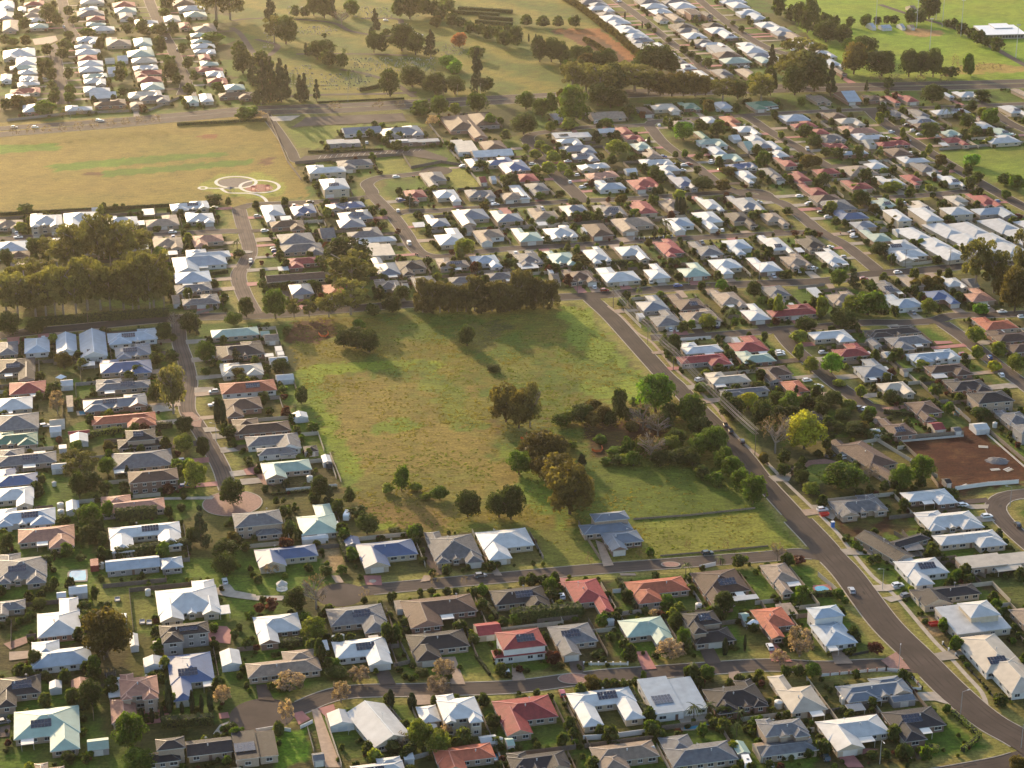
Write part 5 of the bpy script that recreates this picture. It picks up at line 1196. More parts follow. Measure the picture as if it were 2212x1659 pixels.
def build_house(h, rng, tier):
    w, d, ze, form = h['w'], h['d'], h['ze'], h['form']; X, Y = w/2, d/2
    if form == 'c': form = rng.choice('ccqljr') if min(w, d) > 7 else 'h'
    rects = []                         # x0,y0,x1,y1,z,type
    D2 = Y - d*.64 if d > 9 else Y - d*.72
    if form in 'hH' : rects = [(-X,-Y,X,Y,ze,'hip')]
    elif form == 'g': rects = [(-X,-Y,X,Y,ze,'gx')]
    elif form == 'v': rects = [(-X,-Y,X,Y,ze,'gy')]
    elif form == 'f': rects = [(-X,-Y,X*.1,Y,ze+.5,'flat'), (X*.1+.05,-Y*.9,X,Y*.9,ze,'flat')]
    elif form in 'lr':
        s = 1 if form == 'l' else -1; a = (-X+.3, -X + w*.46)
        if s < 0: a = (X - w*.46, X-.3)
        rects = [(-X,D2,X,Y,ze,'hip'), (a[0],-Y,a[1],(D2+Y)/2,ze-.02,rng.choice(['hip','hip','gy']))]
    elif form in 'jq':
        D3 = -D2; a = (-X+.3, -X + w*.48) if form == 'j' else (X - w*.48, X-.3)
        rects = [(-X,-Y,X,D3,ze,'hip'), (a[0],(D3-Y)/2,a[1],Y,ze-.02,'hip')]
    elif form == 'z':
        rects = [(-X,-Y,X*.8,-Y*.22,ze,'hip'), (-X*.82,-Y*.42,X,Y*.30,ze-.02,'hip'), (-X*.95,Y*.12,X*.78,Y,ze-.04,'hip'), (X*.2,-Y*.8,X*.97,-Y*.35,ze-.05,'hip')]
    elif form == 'u':
        rects = [(-X,Y-d*.45,X,Y,ze,'hip'), (-X+.25,-Y,-X+w*.33,Y-d*.22,ze-.02,'hip'), (X-w*.33,-Y*.9,X-.25,Y-d*.22,ze-.03,'hip')]
    else:
        s = rng.choice((-1, 1)); m0, m1 = -Y + d*.17, Y - d*.17
        fw, bw = w*rng.uniform(.36,.48), w*rng.uniform(.34,.5)
        a = (-X+.4, -X+fw) if s > 0 else (X-fw, X-.4); b = (X-bw, X-.35) if s > 0 else (-X+.35, -X+bw)
        rects = [(-X,m0,X,m1,ze,'hip'), (a[0],-Y,a[1],(m0+m1)/2+.3,ze-.02,rng.choice(['hip','hip','gy'])), (b[0],(m0+m1)/2-.4,b[1],Y,ze-.03,'hip')]
        if w > 11 and rng.random() < .6:
            q2 = (X-w*.3, X-.3) if s > 0 else (-X+.3, -X+w*.3); rects.append((q2[0], m0-d*.09, q2[1], (m0+m1)/2-.5, ze-.06, rng.choice(['hip','gy'])))
        if w > 13:
            q = a[1] + 1.2 if s > 0 else a[0] - 1.2 - 3.4
            rects.append((q, m0-1.1, q+3.4, m0+2.6, ze-.04, 'gy'))
    for e in h['extra']: rects.append((e[0]-e[2]/2, e[1]-e[3]/2, e[0]+e[2]/2, e[1]+e[3]/2, e[4], 'hip'))
    wallm = WALLS[{'w':0,'s':3,'c':0,'r':2,'o':2,'k':2,'n':1}.get(h['col'], 2)] if rng.random() < .55 else rng.choice(WALLS)
    name = 'two_storey_house' if h['two'] else 'house'
    root = empty(name, (h['x'], h['y'], 0), R(h['th']))
    mb = MB(); wl = MB(); gi = 0
    for k, (x0,y0,x1,y1,z,ty) in enumerate(rects):
        roof(mb, x0, y0, x1, y1, z, ty, .32 if ty != 'gy' else .42, tier < 3, .26 if tier < 2 else .4)
        i = .55 if ty != 'flat' else .25; zt = z - .19
        wl.box(x0+i, y0+i, -.2, x1-i, y1-i, zt)
        if ty == 'gy':    # gable walls reach into the roof
            pass
    mb.build('roof', [roofmat(h['col']), capmat(h['col']), M_FASC, wallm], root)
    wl.build('wall', wallm, root)
    def free(x, y, k):
        return not any(j != k and r[0]+.3 < x < r[2]-.3 and r[1]+.3 < y < r[3]-.3 for j, r in enumerate(rects))
    dn, P, _ = road_near(h['x'], h['y']); c, s = math.cos(R(h['th'])), math.sin(R(h['th']))
    rx, ry = P[0]-h['x'], P[1]-h['y']; lx, ly = rx*c + ry*s, -rx*s + ry*c
    faces_front = ly < 0 and abs(ly) > abs(lx)*.7 and dn < 30
    # garage door on the street side wing
    gr = min(rects, key=lambda r: r[1]) if len(rects) > 1 else rects[0]
    gx = None
    if faces_front and gr[2]-gr[0] > 5.4 and ze < 6:
        gx = (gr[0]+gr[2])/2 if len(rects) > 1 else gr[0] + 3.6
        g = MB(); g.box(gx-2.4, gr[1]+.55-.05, 0, gx+2.4, gr[1]+.54, 2.15); g.build('garage_door', M_GAR, root)
        h['gdoor'] = (gx, gr[1])
    # windows on the walls seen from the front, and on the sides
    n = 0
    for k, (x0,y0,x1,y1,z,ty) in enumerate(rects):
        i = .55 if ty != 'flat' else .25; levels = [0.9] if z < 4 else [.9, 3.6]
        step = 3.1 if tier == 1 else (4.0 if tier == 2 else 6.5); m = max(1, int((x1-x0-2*i-.8)//step))
        for lv in levels:
            for q in range(m):
                x = x0+i + (x1-x0-2*i)*(q+.5)/m
                if gx is not None and abs(x-gx) < 3.3 and abs(y0-gr[1]) < .1 and lv < 2: continue
                if free(x, y0+i-.4, k) and lv + 1.2 < z-.2:
                    if tier == 1 and q == m//2 and lv < 1 and n and rng.random() < .4 and k == 0:
                        g = MB(); g.box(x-.5, y0+i-.06, 0, x+.5, y0+i-.01, 2.1); g.build('door', M_DOOR, root); continue
                    add_window(root, x, y0+i-.005, lv, 0, rng.choice((1.5, 1.9, 2.4)) if tier < 3 else 2.2, 1.25, tier == 1); n += 1
        if tier < 3:
            my = max(1, int((y1-y0-1.5)//4.5))
            for sx in ((x0+i, -1), (x1-i, 1)):
                for q in range(my):
                    y = y0+i + (y1-y0-2*i)*(q+.5)/my
                    if free(sx[0]+.4*sx[1], y, k): add_window(root, sx[0]+.005*sx[1], y, .9, R(90*sx[1]), 1.5, 1.25, tier == 1)
    # patio cover at a free side
    if tier < 3 and rng.random() < .42 and h['form'] != 'f' and not h['two']:
        sgn = rng.choice((-1, 1)); px0 = rng.uniform(-X*.3, X*.5) if sgn > 0 else rng.uniform(-X, -X*.2)
        y0 = rects[0][1]; pw = min(rng.uniform(3.2, 5.5), X - .2 - px0) if X - px0 > 3 else 3
        if free(px0+.5, y0-1, 0) and free(px0+pw-.5, y0-1, 0) and road_d(*local(h, px0+pw/2, y0-3)) > 3 and not (gx is not None and px0-2.5 < gx < px0+pw+2.5):
            p = MB(); p.face([(px0,y0-3.0,2.42),(px0+pw,y0-3.0,2.42),(px0+pw,y0+.1,2.56),(px0,y0+.1,2.56)]); p.box(px0,y0-3.0,2.28,px0+pw,y0-2.9,2.40,1)
            for xx in (px0+.1, px0+pw-.2): p.box(xx,y0-2.95,0,xx+.12,y0-2.83,2.28,1)
            p.build('patio_cover', [M_PATIO, M_POST], root)
    if h['solar']:
        r = rects[0]; x0,y0,x1,y1,z,ty = r; t = .32; p = MB()
        dd = min(x1-x0, y1-y0)
        if ty == 'flat':
            cols, rows, tl = 6, 3, .03; bx, by, bz = (x0+x1)/2-3.5, y0 + (y1-y0)*.25, z+.5
        else:
            run = dd/2; rows = 2 if run > 4.2 else 1; cols = 6 if (x1-x0) > 14 else 4; tl = t
            cx = (x0+x1)/2 + (x1-x0)*.08*rng.choice((-1,1)); bx = cx - cols*.53; by = y0 + run*.42; bz = z + run*.42*t + .12
        for i in range(cols):
            for j in range(rows):
                xa = bx + i*1.06; ya = by + j*1.62; za = bz + j*1.62*tl
                A = [(xa,ya,za),(xa+1.0,ya,za),(xa+1.0,ya+1.56,za+1.56*tl),(xa,ya+1.56,za+1.56*tl)]
                B = [(q[0],q[1],q[2]+.05) for q in A]; p.face(B,0)
                for e in range(4): p.face([A[e],A[(e+1)%4],B[(e+1)%4],B[e]],1)
        p.build('solar_panel', [M_SOL, M_ALU], root)
    if tier == 1:
        r = rects[0]; v = MB(); yy = (r[1]+r[3])/2; zz_ = r[4] + min(r[2]-r[0], r[3]-r[1])/2*.30
        vx = rng.uniform(r[0]*.4, r[2]*.4); v.cyl(vx, yy-1.2, zz_-.6, zz_+.35, .17, .17, 8); v.cyl(vx, yy-1.2, zz_+.35, zz_+.5, .26, .1, 8)
        if r[5] != 'flat': v.build('roof_vent', M_ALU, root)
        if rng.random() < .5 and r[5] != 'flat':
            a = MB(); ax = rng.uniform(r[0]*.5, r[2]*.5); a.beam((ax,yy,zz_-.2),(ax,yy,zz_+2.2),.06,.06)
            for q in range(4): a.beam((ax-.5+q*.1,yy-.4+q*.25,zz_+2.1),(ax+.5-q*.1,yy-.4+q*.25,zz_+2.1),.04,.04)
            a.beam((ax,yy-.5,zz_+2.1),(ax,yy+.5,zz_+2.1),.05,.05); a.build('antenna', M_ALU, root)
    desc = CN[h['col']] + ' roofed'
    num = h['ref'].split(' roofed house ')
    lab = h['ref'] + (', two storeys' if h['two'] else '') + (', with solar panels' if h['solar'] and len(h['ref'].split()) < 13 else '')
    tag(root, lab, 'house', 'houses of the suburb'); h['rects'] = rects; h['root'] = root; h['face'] = (lx, ly, dn, P)
    return root
order = sorted(range(len(HS)), key=lambda i: -HS[i]['area'])
near = set(order[:300]); rng = random.Random(5)
for i, h in enumerate(HS):
    sc_ = proj(h['x'], h['y'])[2]; h['s'] = sc_
    tier = 1 if sc_ > 5.2 else (2 if sc_ > 3.9 else 3)
    h['tier'] = tier
    if i in near: build_house(h, rng, tier)
# the farthest small ones together
def merge_stuff(roots, name, kind_label=None):
    V = []; F = []; MI = []; mats = []; n = 0
    for r in roots:
        st = [(r, Matrix.LocRotScale(r.location, r.rotation_euler, r.scale))]
        while st:
            o, M = st.pop()
            if o.type == 'MESH':
                me = o.data; idx = []
                for m in me.materials:
                    if m not in mats: mats.append(m)
                    idx.append(mats.index(m))
                for v in me.vertices: V.append(tuple(M @ v.co))
                for p in me.polygons: F.append(tuple(k+n for k in p.vertices)); MI.append(idx[p.material_index] if idx else 0)
                n += len(me.vertices)
            for c in list(o.children): st.append((c, M @ Matrix.LocRotScale(c.location, c.rotation_euler, c.scale)))
            bpy.data.objects.remove(o)
    me = bpy.data.meshes.new(name); me.from_pydata(V, [], F)
    for m in mats: me.materials.append(m)
    me.polygons.foreach_set('material_index', MI); me.update(); return link(name, me)
far = []
for i, h in enumerate(HS):
    if i not in near: h['solar'] = h['solar'] and h['s'] > 2.6; far.append(build_house(h, rng, 3))
if far: tag(merge_stuff(far, 'distant_houses'), kind='stuff')
# ---------------------------------------------------------------- driveways found from the nearest road
dm = {k: MB() for k in 'abcd'}; DM = dict(a=M_CONC, b=M_TANP, c=M_PINK, d=M_ASPH2); DRV = []; DRVH = []
for i, h in enumerate(HS):
    lx, ly, dn, P = h['face']
    if dn > 32 or h['tier'] == 1 and h['s'] > 5.6: continue
    if abs(ly) > abs(lx)*.7:
        sg = 1 if ly > 0 else -1; gx = h['gdoor'][0] if h.get('gdoor') and sg < 0 else rng.choice((-1,1))*h['w']*.25
        a = Vector(local(h, gx, sg*h['d']/2 - sg*.3)); ax = Vector((-math.sin(R(h['th'])), math.cos(R(h['th']))))*sg
    else:
        sg = 1 if lx > 0 else -1; a = Vector(local(h, sg*h['w']/2 - sg*.3, rng.uniform(-.2,.2)*h['d'])); ax = Vector((math.cos(R(h['th'])), math.sin(R(h['th']))))*sg
    L = 0; ok = False
    while L < 36:
        L += .5; q = a + ax*L
        if road_d(q.x, q.y) < .3: ok = True; break
        if in_house(q.x, q.y, .2, i): break
    if not ok or L < 2: continue
    nrm = Vector((-ax.y, ax.x)); hw = rng.choice((1.7, 2.3, 2.6)); b = a + ax*(L+.3); k = rng.choice('aabbccd')
    z = .19 + (i % 9)*.004
    dm[k].face([(*(a+nrm*hw), z), (*(a-nrm*hw), z), (*(b-nrm*(hw+.5)), z), (*(b+nrm*(hw+.5)), z)]); DRV.append((a.x, a.y, b.x, b.y)); DRVH.append((a.x, a.y, b.x, b.y, i))
for k, mb in dm.items():
    if mb.f: tag(mb.build('driveway', DM[k]), kind='structure')
DV = np.array(DRV) if DRV else np.zeros((1,4))
def on_drive(x, y, pad=2.4):
    ax, ay, bx, by = DV.T; L2 = (bx-ax)**2 + (by-ay)**2; t = np.clip(((x-ax)*(bx-ax) + (y-ay)*(by-ay))/L2, 0, 1)
    return bool((np.hypot(x-ax-t*(bx-ax), y-ay-t*(by-ay)) < pad).any())
NOGARDEN = [ZONES[i] for i in (0, 8, 11, 14, 15)] + [z for z in ZONES if z[0][0] in ((1180,1010),(1365,1130),(1140,1150),(1936,948),T((3,2),380,1040))]
def zone_free(x, y):   # not on a field or park
    px, py, _ = proj(x, y)
    X, Y = np.array([px]), np.array([py])
    return not any(pip(z[0], X, Y)[0] for z in NOGARDEN)
# ---------------------------------------------------------------- nearest house, for labels
def near_ref(x, y, only_built=True):
    best, bi = 1e9, None
    for h in HS:
        if only_built and h['block'].startswith('far top left') and False: continue
        d = math.hypot(h['x']-x, h['y']-y)
        if d < best: best, bi = d, h
    dx, dy = x - bi['x'], y - bi['y']
    rel = ('right of' if dx > 0 else 'left of') if abs(dx) > abs(dy)*.8 else ('behind' if dy > 0 else 'in front of')
    return rel, bi['ref'], best
LABELS = {}
def unique(o, desc, x, y, cat, group, place=None):
    if place: lab = desc + ' ' + place
    else:
        rel, ref, dist = near_ref(x, y); lab = '%s %s %s' % (desc, rel, ref)
    w = lab.split()
    if len(w) > 16: lab = ' '.join(w[:16])
    LABELS.setdefault(lab, []).append((o, x)); tag(o, lab, cat, group)
def finish_labels():
    for lab, L in list(LABELS.items()):
        if len(L) < 2: continue
        L.sort(key=lambda q: q[1])
        for i, (o, x) in enumerate(L):
            pre = ('left' if i == 0 else 'right') + ' one of two:' if len(L) == 2 else '%s from left:' % ORD[i]
            w = (pre + ' ' + lab).split(); o['label'] = ' '.join(w[:16])
# ---------------------------------------------------------------- sheds and carports
MW = {c: roofmat(c) for c in RC}
def shed(t, x0, y0, x1, y1, c, ty):
    p0, p1 = tile(t, x0, y0), tile(t, x1, y1)
    if x1 - x0 < 12: return
    x, y, w, d = solve(p0[0], p0[1], p1[0], p1[1], TH0, 2.3, ty == 'f')
    w = max(w, 2.0); d = max(d, 2.0)
    carport = ty == 'f'
    root = empty('carport' if carport and w > 3.4 else 'shed', (x, y, 0), R(TH0)); X, Y = w/2, d/2
    mb = MB(); roof(mb, -X, -Y, X, Y, 2.35, {'g':'gx','v':'gy','f':'flat','h':'hip'}[ty], .32, True, .15)
    wallm = WALLS[3] if c in 'wsc' else (WALLS[0] if c in 'rt' else WALLS[4])
    mb.build('roof', [roofmat(c), capmat(c), M_FASC, wallm], root)
    if carport and w > 3.4:
        p = MB()
        for sx in (-1, 1):
            for sy in (-1, 1): p.box(sx*(X-.3)-.06, sy*(Y-.3)-.06, 0, sx*(X-.3)+.06, sy*(Y-.3)+.06, 2.16)
        p.build('posts', M_POST, root)
    else:
        b = MB(); b.box(-X+.12, -Y+.12, -.1, X-.12, Y-.12, 2.17); b.build('wall', wallm, root)
        g = MB(); dw = min(1.4, w*.35); g.box(-dw, -Y+.06, 0, dw, -Y+.115, 1.95); g.build('door', M_GAR if c != 'w' else M_ALU, root)
    nm = 'carport' if carport and w > 3.4 else 'garden shed'
    unique(root, '%s %s' % (CN[c], nm), x, y, nm.split()[-1], 'sheds and carports in the gardens')
for t, s in SHEDS.items():
    for e in s.split(';'):
        f = e.split(); shed(t, *map(float, f[:4]), f[4], f[5])
# ---------------------------------------------------------------- cars
PAINT = {'W':(.78,.77,.74),'w':(.70,.70,.68),'G':(.16,.16,.16),'S':(.42,.43,.44),'K':(.02,.02,.022),'R':(.32,.02,.04),'r':(.30,.03,.02),'B':(.02,.05,.06),'b':(.02,.08,.28),'N':(.012,.02,.05)}
PN = {'W':'white','w':'white','G':'dark grey','S':'silver','K':'black','R':'red','r':'red','B':'black','b':'blue','N':'navy'}
M_TYRE = mat('tyre', (.02,.02,.02), .8, .1, 1); M_RIM = mat('rim', (.4,.4,.4), .4, .05, 1); M_CGL = mat('car_glass', (.02,.025,.03), .08, .05, 1, spec=.9)
M_LAMP = mat('lamp_lens', (.6,.6,.58), .2, .05, 1); M_TAIL = mat('tail_lens', (.35,.02,.02), .3, .05, 1)
wm = MB(); wm.v = []; 
def wheel_mesh():
    m = MB(); n = 14
    for s0, s1, r, mi in ((-.1,.1,.33,0),(-.11,.11,.2,1)):
        A = [(s0, r*math.cos(2*math.pi*k/n), .33 + r*math.sin(2*math.pi*k/n)) for k in range(n)]; B = [(s1, p[1], p[2]) for p in A]
        A = [(p[1], p[0], p[2]) for p in A]; B = [(p[1], p[0], p[2]) for p in B]
        for k in range(n): m.face([A[k],A[(k+1)%n],B[(k+1)%n],B[k]], mi)
        m.face(A, mi); m.face(B[::-1], mi)
    return m.mesh('wheel', [M_TYRE, M_RIM])
WHEEL = wheel_mesh()
PROF = {   # side outline: body (x,z) and cabin (x,z at base, x,z at roof)
 'suv': ([(-2.3,.35),(-2.35,.8),(-2.2,1.05),(-1.0,1.08),(1.1,1.02),(2.15,.85),(2.3,.55),(2.3,.3)], [(-2.15,1.06),(-1.75,1.62),(.35,1.66),(1.15,1.04)], .93, .80),
 'ute': ([(-2.55,.45),(-2.6,.95),(-2.5,1.05),(-.7,1.08),(1.3,1.05),(2.4,.9),(2.55,.6),(2.55,.35)], [(-.75,1.07),(-.6,1.66),(.5,1.68),(1.25,1.05)], .92, .78),
 'van': ([(-2.6,.35),(-2.65,1.2),(-2.6,1.3),(1.6,1.25),(2.3,1.0),(2.5,.7),(2.5,.3),(2.4,.3)], [(-2.6,1.28),(-2.55,2.2),(1.3,2.2),(2.0,1.12)], .98, .92)}
def car_proto(kind):
    body, cab, hw, rw = PROF[kind]; b = MB(); g = MB()
    n = len(body); A = [(x, -hw, z) for x, z in body]; B = [(x, hw, z) for x, z in body]
    b.face(A); b.face(B[::-1])
    for k in range(n): b.face([A[k], B[k], B[(k+1)%n], A[(k+1)%n]])
    for sx in (-1, 1):      # wheel arches
        b.box(sx*1.45-.42, -hw-.02, .3, sx*1.45+.42, hw+.02, .72)
    (x0,z0),(x1,z1),(x2,z2),(x3,z3) = cab
    a = [(x0,-hw*.96,z0),(x3,-hw*.96,z3),(x3,hw*.96,z3),(x0,hw*.96,z0)]; c = [(x1,-rw,z1),(x2,-rw,z2),(x2,rw,z2),(x1,rw,z1)]
    for k in range(4): g.face([a[k],a[(k+1)%4],c[(k+1)%4],c[k]])
    r = MB(); r.face([(p[0],p[1],p[2]+.005) for p in c]); r.box(x1-.03,-rw-.02,z1-.06,x2+.03,rw+.02,z1+.03)
    for xa, za, xb, zb in ((x0,z0,x1,z1),(x3,z3,x2,z2),((x0+x3)/2,z0,(x1+x2)/2,z1)):
        for s in (-1,1): r.beam((xa,s*hw*.965,za),(xb,s*(rw+.01),zb),.09,.06)
    if kind == 'ute':
        r.box(-2.45,-.85,1.06,-.85,.85,1.10)
    hl = MB(); hl.box(2.12,-.3,.0,2.3,.0,.2) 
    return b, g, r
CARB = {k: car_proto(k) for k in PROF}
_cm = {}
def car(x, y, rz, code, kind):
    pc = mat('car_paint_' + PN.get(code, 'white').replace(' ','_') + code, PAINT.get(code, PAINT['W']), .25, .02, 1, spec=.7)
    k = (kind, code)
    if k not in _cm: 
        b, g, r = CARB[kind]; _cm[k] = (b.mesh('body', [pc]), g.mesh('windows', [M_CGL]), r.mesh('roof', [pc]))
    nm = {'suv':'parked_car','ute':'utility_truck','van':'van'}[kind]
    root = empty(nm, (x, y, .05), rz); bb, gg, rr = _cm[k]
    link('body', bb, root); link('windows', gg, root); link('roof', rr, root)
    for sx in (-1.45, 1.45):
        for sy in (-1, 1): link('wheel', WHEEL, root, (sx, sy*.84, 0))
    if 'hl' not in _cm:
        q = MB(); q.box(0,-.22,0,.06,.22,.14); _cm['hl'] = q.mesh('headlight', [M_LAMP]); _cm['tl'] = q.mesh('tail_light', [M_TAIL])
    xb = PROF[kind][0]; xf = xb[-2][0]; xr = xb[1][0]
    for s in (-1, 1): link('headlight', _cm['hl'], root, (xf-.03, s*.62, .62)); link('tail_light', _cm['tl'], root, (xr-.03, s*.62, .72))
    return root
for t, s in CARS.items():
    for e in s.split(';'):
        f = e.split()
        if f[3] == '_': continue
        code = f[3]; kind = 'ute' if code == 'U' else ('van' if code == 'V' else 'suv'); col = 'W' if code in 'UV' else code
        x, y = at(*tile(t, float(f[0]), float(f[1]))); y += 1.2
        hd = TH0 + float(f[2]) if float(f[2]) < 40 else TH0 + 90 - (78 - float(f[2]))*.6
        if road_d(x, y) < -.5:
            dd, P, _ = road_near(x, y)
        r = car(x, y, R(hd), col, kind)
        unique(r, '%s %s' % (PN[col], {'suv':'car','ute':'utility truck','van':'van'}[kind]), x, y, {'suv':'car','ute':'truck','van':'van'}[kind], 'parked cars')
DRIVES_USED = 0
for (ax, ay, bx, by, hi) in DRVH:
    h = HS[hi]
    if h['s'] < 3.1 or rng.random() > .30: continue
    L = math.hypot(bx-ax, by-ay)
    if L < 6.5: continue
    t = 3.2 / L; x, y = ax + (bx-ax)*t, ay + (by-ay)*t; code = rng.choice('WWWwGSSKRbN')
    r = car(x, y, math.atan2(by-ay, bx-ax) + (math.pi if rng.random() < .5 else 0), code, rng.choice(['suv','suv','suv','ute'])); r.location.z = .26
    unique(r, '%s %s' % (PN[code], 'car' if r.name.startswith('parked') else 'utility truck'), x, y, 'car' if r.name.startswith('parked') else 'truck', 'parked cars', place='on the driveway of ' + h['ref'])
# ---------------------------------------------------------------- fences
FM = [mat('fence_timber', (.20,.155,.115), .9, .25, 2.0), mat('fence_grey', (.26,.23,.20), .9, .2, 2.0), mat('fence_cream', (.46,.40,.31), .7, .1, 1.0), mat('fence_dark', (.12,.10,.085), .8, .2, 1.0)]
FD = ['brown fence', 'grey fence', 'cream fence', 'dark fence']
def fence_mesh(runs, org, hgt, m, parent=None, name='garden_fence', thick=.07):
    root = empty(name, (org.x, org.y, 0)); mb = MB(); pm = MB()
    for qi, (a, b) in enumerate(runs):
        if qi and (Vector(a) - Vector(runs[qi-1][1])).length > .2:
            mb.build('panel', m, root); mb = MB()
        a = Vector(a) - org; b = Vector(b) - org; mb.beam((a.x,a.y,hgt/2+.03),(b.x,b.y,hgt/2+.03), thick, hgt)
        n = max(1, int((b-a).length/2.4)); dd = (b-a).normalized(); nn = Vector((-dd.y, dd.x))*.07
        for k in range(n+1):
            p = a + (b-a)*k/n; pm.box(p.x+nn.x-.05, p.y+nn.y-.05, -.1, p.x+nn.x+.05, p.y+nn.y+.05, hgt+.06)
    mb.build('panel', m, root); pm.build('posts', m, root); return root
for i, h in enumerate(HS):
    if i not in near or h['s'] < 3.0 or rng.random() < .12: continue
    lx, ly, dn, P = h['face']; sg = -1 if (ly < 0) else 1
    back = -sg if abs(ly) > abs(lx)*.7 else rng.choice((-1, 1))
    X, Y = h['w']/2 + 1.5, h['d']/2
    if abs(ly) > abs(lx)*.7: line = [(X, -back*(Y-1)), (X, back*(Y+8)), (-X, back*(Y+8))]
    else:
        bk = -1 if lx > 0 else 1; line = [(-bk*(h['w']/2-1), Y+1.4), (bk*(h['w']/2+9), Y+1.4), (bk*(h['w']/2+9), -Y)]
    runs = []
    for a, b in zip(line, line[1:]):
        a, b = Vector(local(h, *a)), Vector(local(h, *b)); L = (b-a).length; n = int(L/1.0); cur = None
        for k in range(n+1):
            q = a + (b-a)*k/max(n,1); ok = not in_house(q.x, q.y, .3) and road_d(q.x, q.y) > 2.0 and not on_drive(q.x, q.y, 2.2) and zone_free(q.x, q.y)
            if ok and cur is None: cur = q
            if (not ok or k == n) and cur is not None:
                if (q-cur).length > 2: runs.append((cur.copy(), q.copy()))
                cur = None
    if runs:
        k = rng.randrange(4); r = fence_mesh(runs, Vector((h['x'], h['y'])), 1.75, FM[k])
        unique(r, FD[k], h['x'], h['y'], 'fence', 'garden fences', place='around yard of ' + h['ref'])
# ---------------------------------------------------------------- trees
LC = {'d':(.048,.068,.016),'g':(.075,.12,.016),'y':(.165,.19,.032),'v':(.11,.21,.02),'Y':(.30,.29,.035),'e':(.135,.13,.04),'a':(.15,.14,.05),'o':(.105,.085,.022),'O':(.09,.078,.024),
      'P':(.105,.092,.035),'x':(.12,.09,.068),'f':(.31,.225,.165),'c':(.042,.055,.022),'s':(.030,.045,.018),'r':(.085,.028,.02),'R':(.36,.14,.07),'u':(.085,.105,.028),'p':(.085,.11,.03),'D':(.042,.058,.016)}
KN = {'d':('dark green broadleaf tree','tree'),'g':('green leafy tree','tree'),'y':('yellow green tree','tree'),'v':('bright green tree','tree'),'Y':('golden yellow tree','tree'),'e':('olive gum tree','tree'),'a':('pale open tree','tree'),
      'o':('brown leaved tree','tree'),'O':('brown leaved tree','tree'),'P':('tall brown green windbreak tree','tree'),'x':('bare branched tree','tree'),'f':('pale blossom tree','tree'),'c':('dark conifer','conifer'),'s':('narrow dark cypress','cypress'),
      'r':('small dark red tree','tree'),'R':('orange red tree','tree'),'u':('low round shrub','shrub'),'p':('palm','palm'),'D':('dark green broadleaf tree','tree')}
NM = {'c':'conifer','s':'cypress','p':'palm_tree','u':'shrub','e':'gum_tree','P':'windbreak_tree','x':'bare_tree','f':'blossom_tree'}
M_BARK = mat('bark', (.12,.085,.06), .9, .25, 2.0); M_BARK2 = mat('pale_bark', (.25,.20,.16), .9, .2, 2.0)
def quads(P, N, S, rs):
    """leaf faces: centres P, rough normals N, sizes S"""
    n = len(P); S = S*1.35; N = N + rs.normal(0, .55, (n,3)); N /= np.linalg.norm(N, axis=1)[:,None] + 1e-9
    u = np.cross(N, rs.normal(0, 1, (n,3))); u /= np.linalg.norm(u, axis=1)[:,None] + 1e-9; v = np.cross(N, u)
    u *= S[:,None]; v *= (S*rs.uniform(.5,1,n))[:,None]
    return np.stack([P-u-v, P+u-v*.4, P+u*.6+v, P-u*.7+v*.8], 1).reshape(-1, 3)
